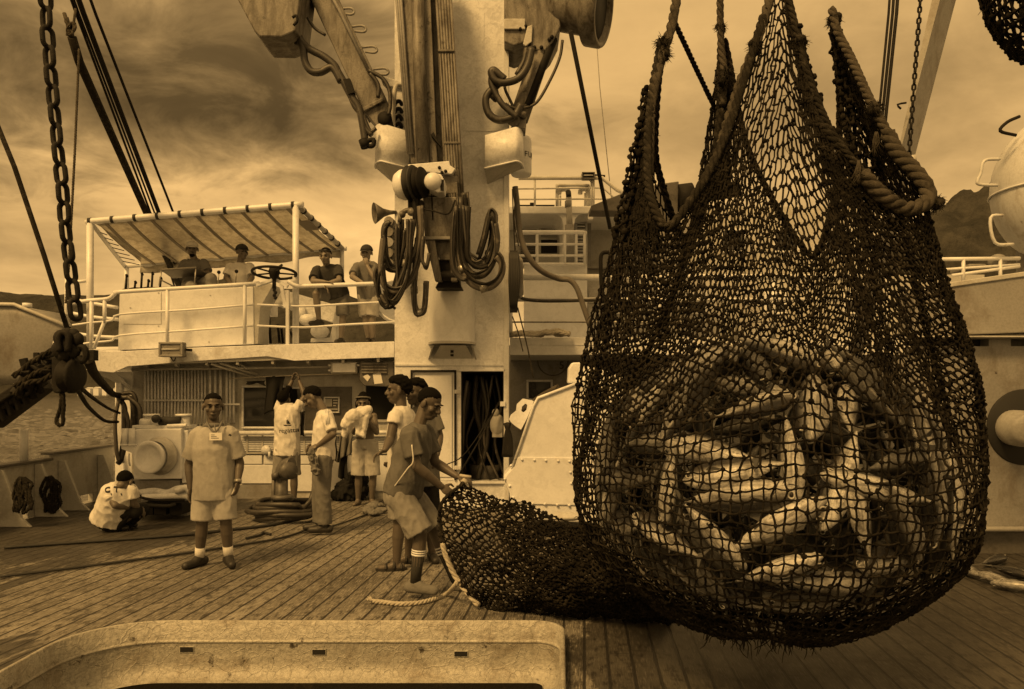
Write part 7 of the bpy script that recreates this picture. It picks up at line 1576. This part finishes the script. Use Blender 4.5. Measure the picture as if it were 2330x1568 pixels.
# ---- man pulling the net
pr_, H_, j = person('stooping man in a grey jersey and shorts pulling the net with both hands', 6.45, (977, 918), 68, 26,
    [(931, 990, -.17), (966, 982, .16)], [(949, 1062, -.22), (990, 1052, .18)], [(1004, 1107, -.14), (1040, 1084, .06)], [(905, 1124, -.09), (926, 1120, .10)], [(957, 1214, -.12), (984, 1198, .16)], [(945, 1326, -.12), (1043, 1334, .16)], [(980, 1352, -.16), (1076, 1352, .12)],
    'deep', vox=.0060, bulk=1.12, shirt=dict(m=C_GREY, sleeve=.70, hem=.98, loose=.018, wr=.016), shorts=dict(m=C_KHAKI, to=.98, r0=.122, r1=.118, top=.78, wr=.014), socks=dict(m=C_DARK, top=1.32, r=.058, bands=3), shoes=dict(m=C_MID), hair='crop',
    hands=[((.75, .1, -.55), (.3, .8, -.6), 1.0, 1), ((.9, -.15, -.25), (-.2, .2, -1), 1.0, -1)])
mb = MB(); mb.tube(spl([P(937, 1012, 6.17), P(940, 1050, 6.16), P(928, 1066, 6.18), P(909, 1092, 6.22), P(897, 1108, 6.26)], 5), .006, 6); part('jersey_piping', mb, C_WHITE, pr_)
mb = MB(); mb.tube([P(1052, 1090, 6.4), P(1062, 1101, 6.4)], .026, 12); mb.tube([P(1046, 1082, 6.4), P(1072, 1086, 6.38)], .014, 8); single('rope_toggle', mb, ROPEL, 'small pale toggle of rope gripped in the stooping man\'s far hand', 'toggle')
# ---- tall man behind
person('tall man in a white top standing just behind the stooping man', 7.45, (906, 888), -78, 2,
    [(899, 948, -.14), (928, 944, .15)], [(888, 1000, -.20), (950, 1000, .18)], [(876, 1024, -.34), (905, 1040, .0)], [(907, 1090, -.08), (930, 1090, .10)], [(908, 1190, -.10), (936, 1188, .12)], [(902, 1284, -.10), (929, 1272, .20)], [(862, 1298, -.12), (900, 1286, .18)],
    'deep', vox=.007, shirt=dict(m=C_WHITE, sleeve=.32, hem=1.08, loose=.02), shorts=dict(m=C_KHAKI, to=.9), shoes=dict(m=SHOE, kind='sandal'), hair='thick', hands=[((-.7, -.2, -.4), (0, -.3, -1), .9, 1), None])
person('man mostly hidden between the tall man and the stooping man, one arm hanging', 7.75, (946, 893), -40, 0,
    [(930, 948, .0), (986, 946, .06)], [(925, 1006, .05), (1000, 992, .06)], [(940, 1046, -.1), (995, 1034, -.05)], [(942, 1086, 0), (976, 1086, .03)], [(946, 1180, .0), (978, 1180, .03)], [(948, 1266, .03), (984, 1266, .03)], [(940, 1284, -.1), (990, 1284, -.1)],
    'deep', vox=.008, shirt=dict(m=C_MID, sleeve=.75, hem=1.1), shorts=dict(m=C_BLACK), shoes=dict(m=SHOE), hair='thick')
# ---- man with raised arms
pr_, H_, j = person('man seen from behind in printed white T-shirt reaching up to hung black cloth', 11.45, (646, 909), 172, -5,
    [(633, 932, .0), (674, 931, .0)], [(650, 897, .08), (694, 901, .08)], [(664, 868, .16), (681, 868, .16)], [(640, 1022), (666, 1022)], [(635, 1084, .02), (669, 1084, .02)], [(637, 1142, .0), (669, 1142, .0)], [(636, 1150, .13), (672, 1150, .13)],
    'deep', shirt=dict(m=C_WHITE, sleeve=.55, hem=1.12, loose=.028, wr=.018), shorts=dict(m=C_KHAKI, to=.95), hair='short', hands=[((.2, .2, 1), (1, 0, 0), .8, 1), ((-.2, .2, 1), (-1, 0, 0), .8, -1)])
mb = MB()
M = Matrix.Translation(P(653, 980, 11.45-.187)) @ Matrix.Rotation(math.pi/2, 4, 'X')
text_into(mb, 'regatta', .098, M @ Matrix.Rotation(.05, 4, 'Z'), depth=.003)
c = P(651, 965, 11.45-.187); mb.prism([c+Vector(v) for v in ((-.06, 0, -.012), (.07, 0, -.012), (.05, 0, -.03), (-.04, 0, -.03))], (0, .004, 0)); mb.prism([c+Vector(v) for v in ((-.004, 0, 0), (.004, 0, 0), (.004, 0, .10), (-.004, 0, .10))], (0, .004, 0)); mb.prism([c+Vector(v) for v in ((.008, 0, .0), (.05, 0, .0), (.008, 0, .07))], (0, .004, 0))
part('shirt_print', wrap_on(j['shirt'][0], mb, (0, 1, 0)), INK, pr_)
# ---- man in trousers, sideways
pr_, H_, j = person('man in pale shirt and long trousers standing sideways, looking down at his hands', 9.25, (712, 904), -82, 34,
    [(744, 948, -.16), (734, 946, .16)], [(758, 988, -.23), (736, 990, .2)], [(724, 1014, -.16), (716, 1010, .05)], [(738, 1040, -.09), (733, 1038, .09)], [(734, 1114, -.09), (727, 1112, .09)], [(739, 1196, -.10), (728, 1190, .12)], [(700, 1212, -.10), (697, 1205, .10)],
    'brown', vox=.0072, bulk=.96, shirt=dict(m=C_WHITE, sleeve=.8, hem=1.02, loose=.022, wr=.016, stripe=True), trousers=dict(m=C_TROU, r0=.105, r1=.088, wr=.013), shoes=dict(m=SHOE), hair='short', hands=[((-.8, .1, -.25), (0, .5, -.6), .8, -1), ((-.6, -.1, -.5), (0, -.4, -.6), .8, 1)])
mb = MB()
for k in range(7): mb.ell(P(708+k*2.0, 1030+k*7+(k % 2)*3, 8.98), (.045, .035, .05))
o = link('held_cloth', remesh(mb, .010, 2, wrinkle=.03, wfreq=18), C_MID); tag(o, 'crumpled grey cloth dangling from the hands of the man in long trousers', 'cloth')
# ---- shirtless man
pr_, H_, j = person('shirtless man in pale knee length shorts holding a white cloth to his mouth', 11.6, (826, 917), 6, 10,
    [(809, 947, .0), (851, 947, .0)], [(806, 984, -.14), (857, 984, -.10)], [(822, 966, -.28), (840, 960, -.25)], [(818, 1008), (845, 1008)], [(816, 1084, -.02), (849, 1084, -.02)], [(815, 1138, .03), (846, 1138, .03)], [(806, 1148, -.12), (852, 1149, -.12)],
    'brown', bulk=.92, shorts=dict(m=C_SHORT, to=.97, r0=.112, r1=.118), hair='tied', hands=[((.1, -.2, 1), (0, 1, 0), .9, 1), ((-.3, -.1, 1), (0, 1, 0), .9, -1)])
mb = MB(); rr = random.Random(12)
for a_, b_, ra, rb in (((838, 932), (818, 944), .065, .10), ((822, 938), (800, 952), .09, .11), ((806, 946), (788, 966), .11, .09), ((796, 958), (784, 990), .09, .05), ((834, 944), (808, 958), .06, .10), ((818, 958), (814, 988), .07, .045), ((814, 985), (826, 992), .04, .045), ((832, 950), (828, 986), .05, .04)): mb.capsule(P(*a_, 11.25+rr.uniform(-.03, .03)), P(*b_, 11.25+rr.uniform(-.03, .03)), ra, rb)
o = link('white_cloth', remesh(mb, .010, 8, wrinkle=.016, wfreq=7), C_WHITE); tag(o, 'bunched white cloth held up by the shirtless man', 'cloth')
# ---- crouching man
pr_, H_, j = person('man crouching with his back turned, white T-shirt, dark trousers, near the bulwark', 9.3, (283, 1097), 172, 40,
    [(242, 1117, -.06), (300, 1113, .02)], [(262, 1150, -.12), (304, 1146, .05)], [(300, 1156, .10), (318, 1160, .15)], [(228, 1180, .05), (262, 1182, .12)], [(306, 1162, .12), (322, 1160, .36)], [(252, 1206, .12), (272, 1204, .34)], [(290, 1215, .18), (305, 1212, .40)],
    'brown', vox=.0075, shirt=dict(m=C_WHITE, sleeve=.6, hem=1.05, loose=.03, wr=.018), trousers=dict(m=C_BLACK, to=1.9, r0=.11, r1=.09), shoes=dict(m=SHOE), hair='short')
mb = MB(); up_ = j['up']
for ch_, x, y, rz in (('C', 246, 1116, .2), ('.', 254, 1121, .2), ('T', 263, 1113, .1), ('.', 271, 1118, .1)):
    text_into(mb, ch_, .10, Matrix.Translation(P(x, y, 9.3-.135)) @ Matrix.Rotation(math.pi/2, 4, 'X') @ Matrix.Rotation(rz, 4, 'Z'), depth=.02)
part('shirt_print', wrap_on(j['shirt'][0], mb, (.1, 1, -.45)), INK, pr_)
# ---- on the upper deck
UF = 2.50
person('bearded man in a pale cap sitting with folded arms under the awning', 12.75, (437, 567), 24, 6,
    [(421, 600, .0), (465, 599, .0)], [(410, 624, -.10), (474, 624, -.10)], [(446, 615, -.28), (432, 617, -.26)], [(428, 652, .1), (456, 652, .1)], [(436, 652, -.34), (480, 634, -.30)], [(438, 700, -.36), (480, 690, -.3)], [(438, 712, -.5), (482, 700, -.45)],
    'brown', vox=.0085, bulk=1.08, shirt=dict(m=C_MID, sleeve=.75, hem=1.1), trousers=dict(m=C_KHAKI), shoes=dict(m=SHOE), cap=C_WHITE, beard=True, floor=UF, hair='bald', hands=[((1, -.2, 0), (0, 0, -1), .6, 1), ((-1, -.2, 0), (0, 0, -1), .6, -1)])
person('man in a white T-shirt and dark cap sitting under the awning, turned towards the wheel', 12.75, (551, 574), 48, 4,
    [(524, 607, .0), (569, 606, .0)], [(514, 632, -.06), (574, 632, -.06)], [(530, 650, -.3), (560, 650, -.3)], [(533, 660, .1), (562, 660, .1)], [(530, 664, -.36), (566, 664, -.36)], [(530, 708, -.38), (566, 708, -.38)], [(530, 716, -.5), (566, 716, -.5)],
    'brown', vox=.0085, shirt=dict(m=C_WHITE, sleeve=.75, hem=1.1), trousers=dict(m=C_TROU), shoes=dict(m=SHOE), cap=C_DARK, floor=UF, hair='short')
pr_, H_, j = person('man in a dark T-shirt, glasses on his head, leaning on the rail, one foot raised', 12.3, (741, 583, -.18), -8, 12,
    [(721, 615, -.10), (769, 612, -.04)], [(712, 640, -.42), (772, 638, -.36)], [(738, 641, -.50), (738, 648, -.48)], [(752, 672, .08), (780, 670, .12)], [(719, 669, -.18), (780, 722, .10)], [(726, 730, -.10), (776, 772, .12)], [(702, 738, -.28), (764, 780, -.08)],
    'tan', vox=.008, bulk=1.1, shirt=dict(m=C_DARK, sleeve=.78, hem=1.02, loose=.022), shorts=dict(m=C_MID, to=.92), shoes=dict(m=SHOE), hair='short', floor=UF, hands=[((1, -.1, -.1), (0, 0, -1), .4, 1), ((.6, -.2, -.8), (-1, 0, 0), .4, -1)])
mb = MB(); mb.tube([H_(-.075, .02, .07), H_(-.05, .085, .085), H_(.05, .085, .085), H_(.075, .02, .07)], .008, 6); mb.ell(H_(-.035, .088, .085), (.03, .01, .018)); mb.ell(H_(.035, .088, .085), (.03, .01, .018)); part('sunglasses', mb, INK, pr_)
person('man in a cap, hand to his mouth, leaning on the rail beside the hoses', 12.4, (834, 576), -8, 8,
    [(813, 606, .0), (850, 604, .0)], [(801, 630, -.28), (853, 634, -.24)], [(824, 643, -.5), (836, 606, -.20)], [(828, 672, .1), (850, 672, .1)], [(832, 722, .06), (847, 722, .06)], [(838, 772, .1), (849, 772, .1)], [(836, 780, -.05), (852, 780, -.05)],
    'tan', vox=.008, shirt=dict(m=C_MID, sleeve=.75, hem=1.05), shorts=dict(m=C_SHORT, to=.95), shoes=dict(m=SHOE), cap=C_DARK, hair='short', floor=UF, hands=[((.6, -.2, -.7), (-1, 0, 0), .5, 1), ((-.2, -.1, 1), (-.3, 1, 0), 1.0, -1)])
for x, lb in ((443, 'small stool under the bearded seated man'), (548, 'small stool under the seated man in the white T-shirt')):
    c = P(x, 662, 12.87); t = thing('stool', lb, 'stool', (c.x, c.y, UF+.03)); mb = MB(); mb.box((c.x-.2, c.y-.18, c.z-.10), (c.x+.2, c.y+.18, c.z-.06)); part('seat', mb, DARKP, t, bevel=.01)
    for a in (-.16, .16):
        for b_ in (-.14, .14): mb = MB(); mb.tube([(c.x+a, c.y+b_, UF+.03), (c.x+a, c.y+b_, c.z-.1)], .018, 7); part('leg', mb, ALU, t)
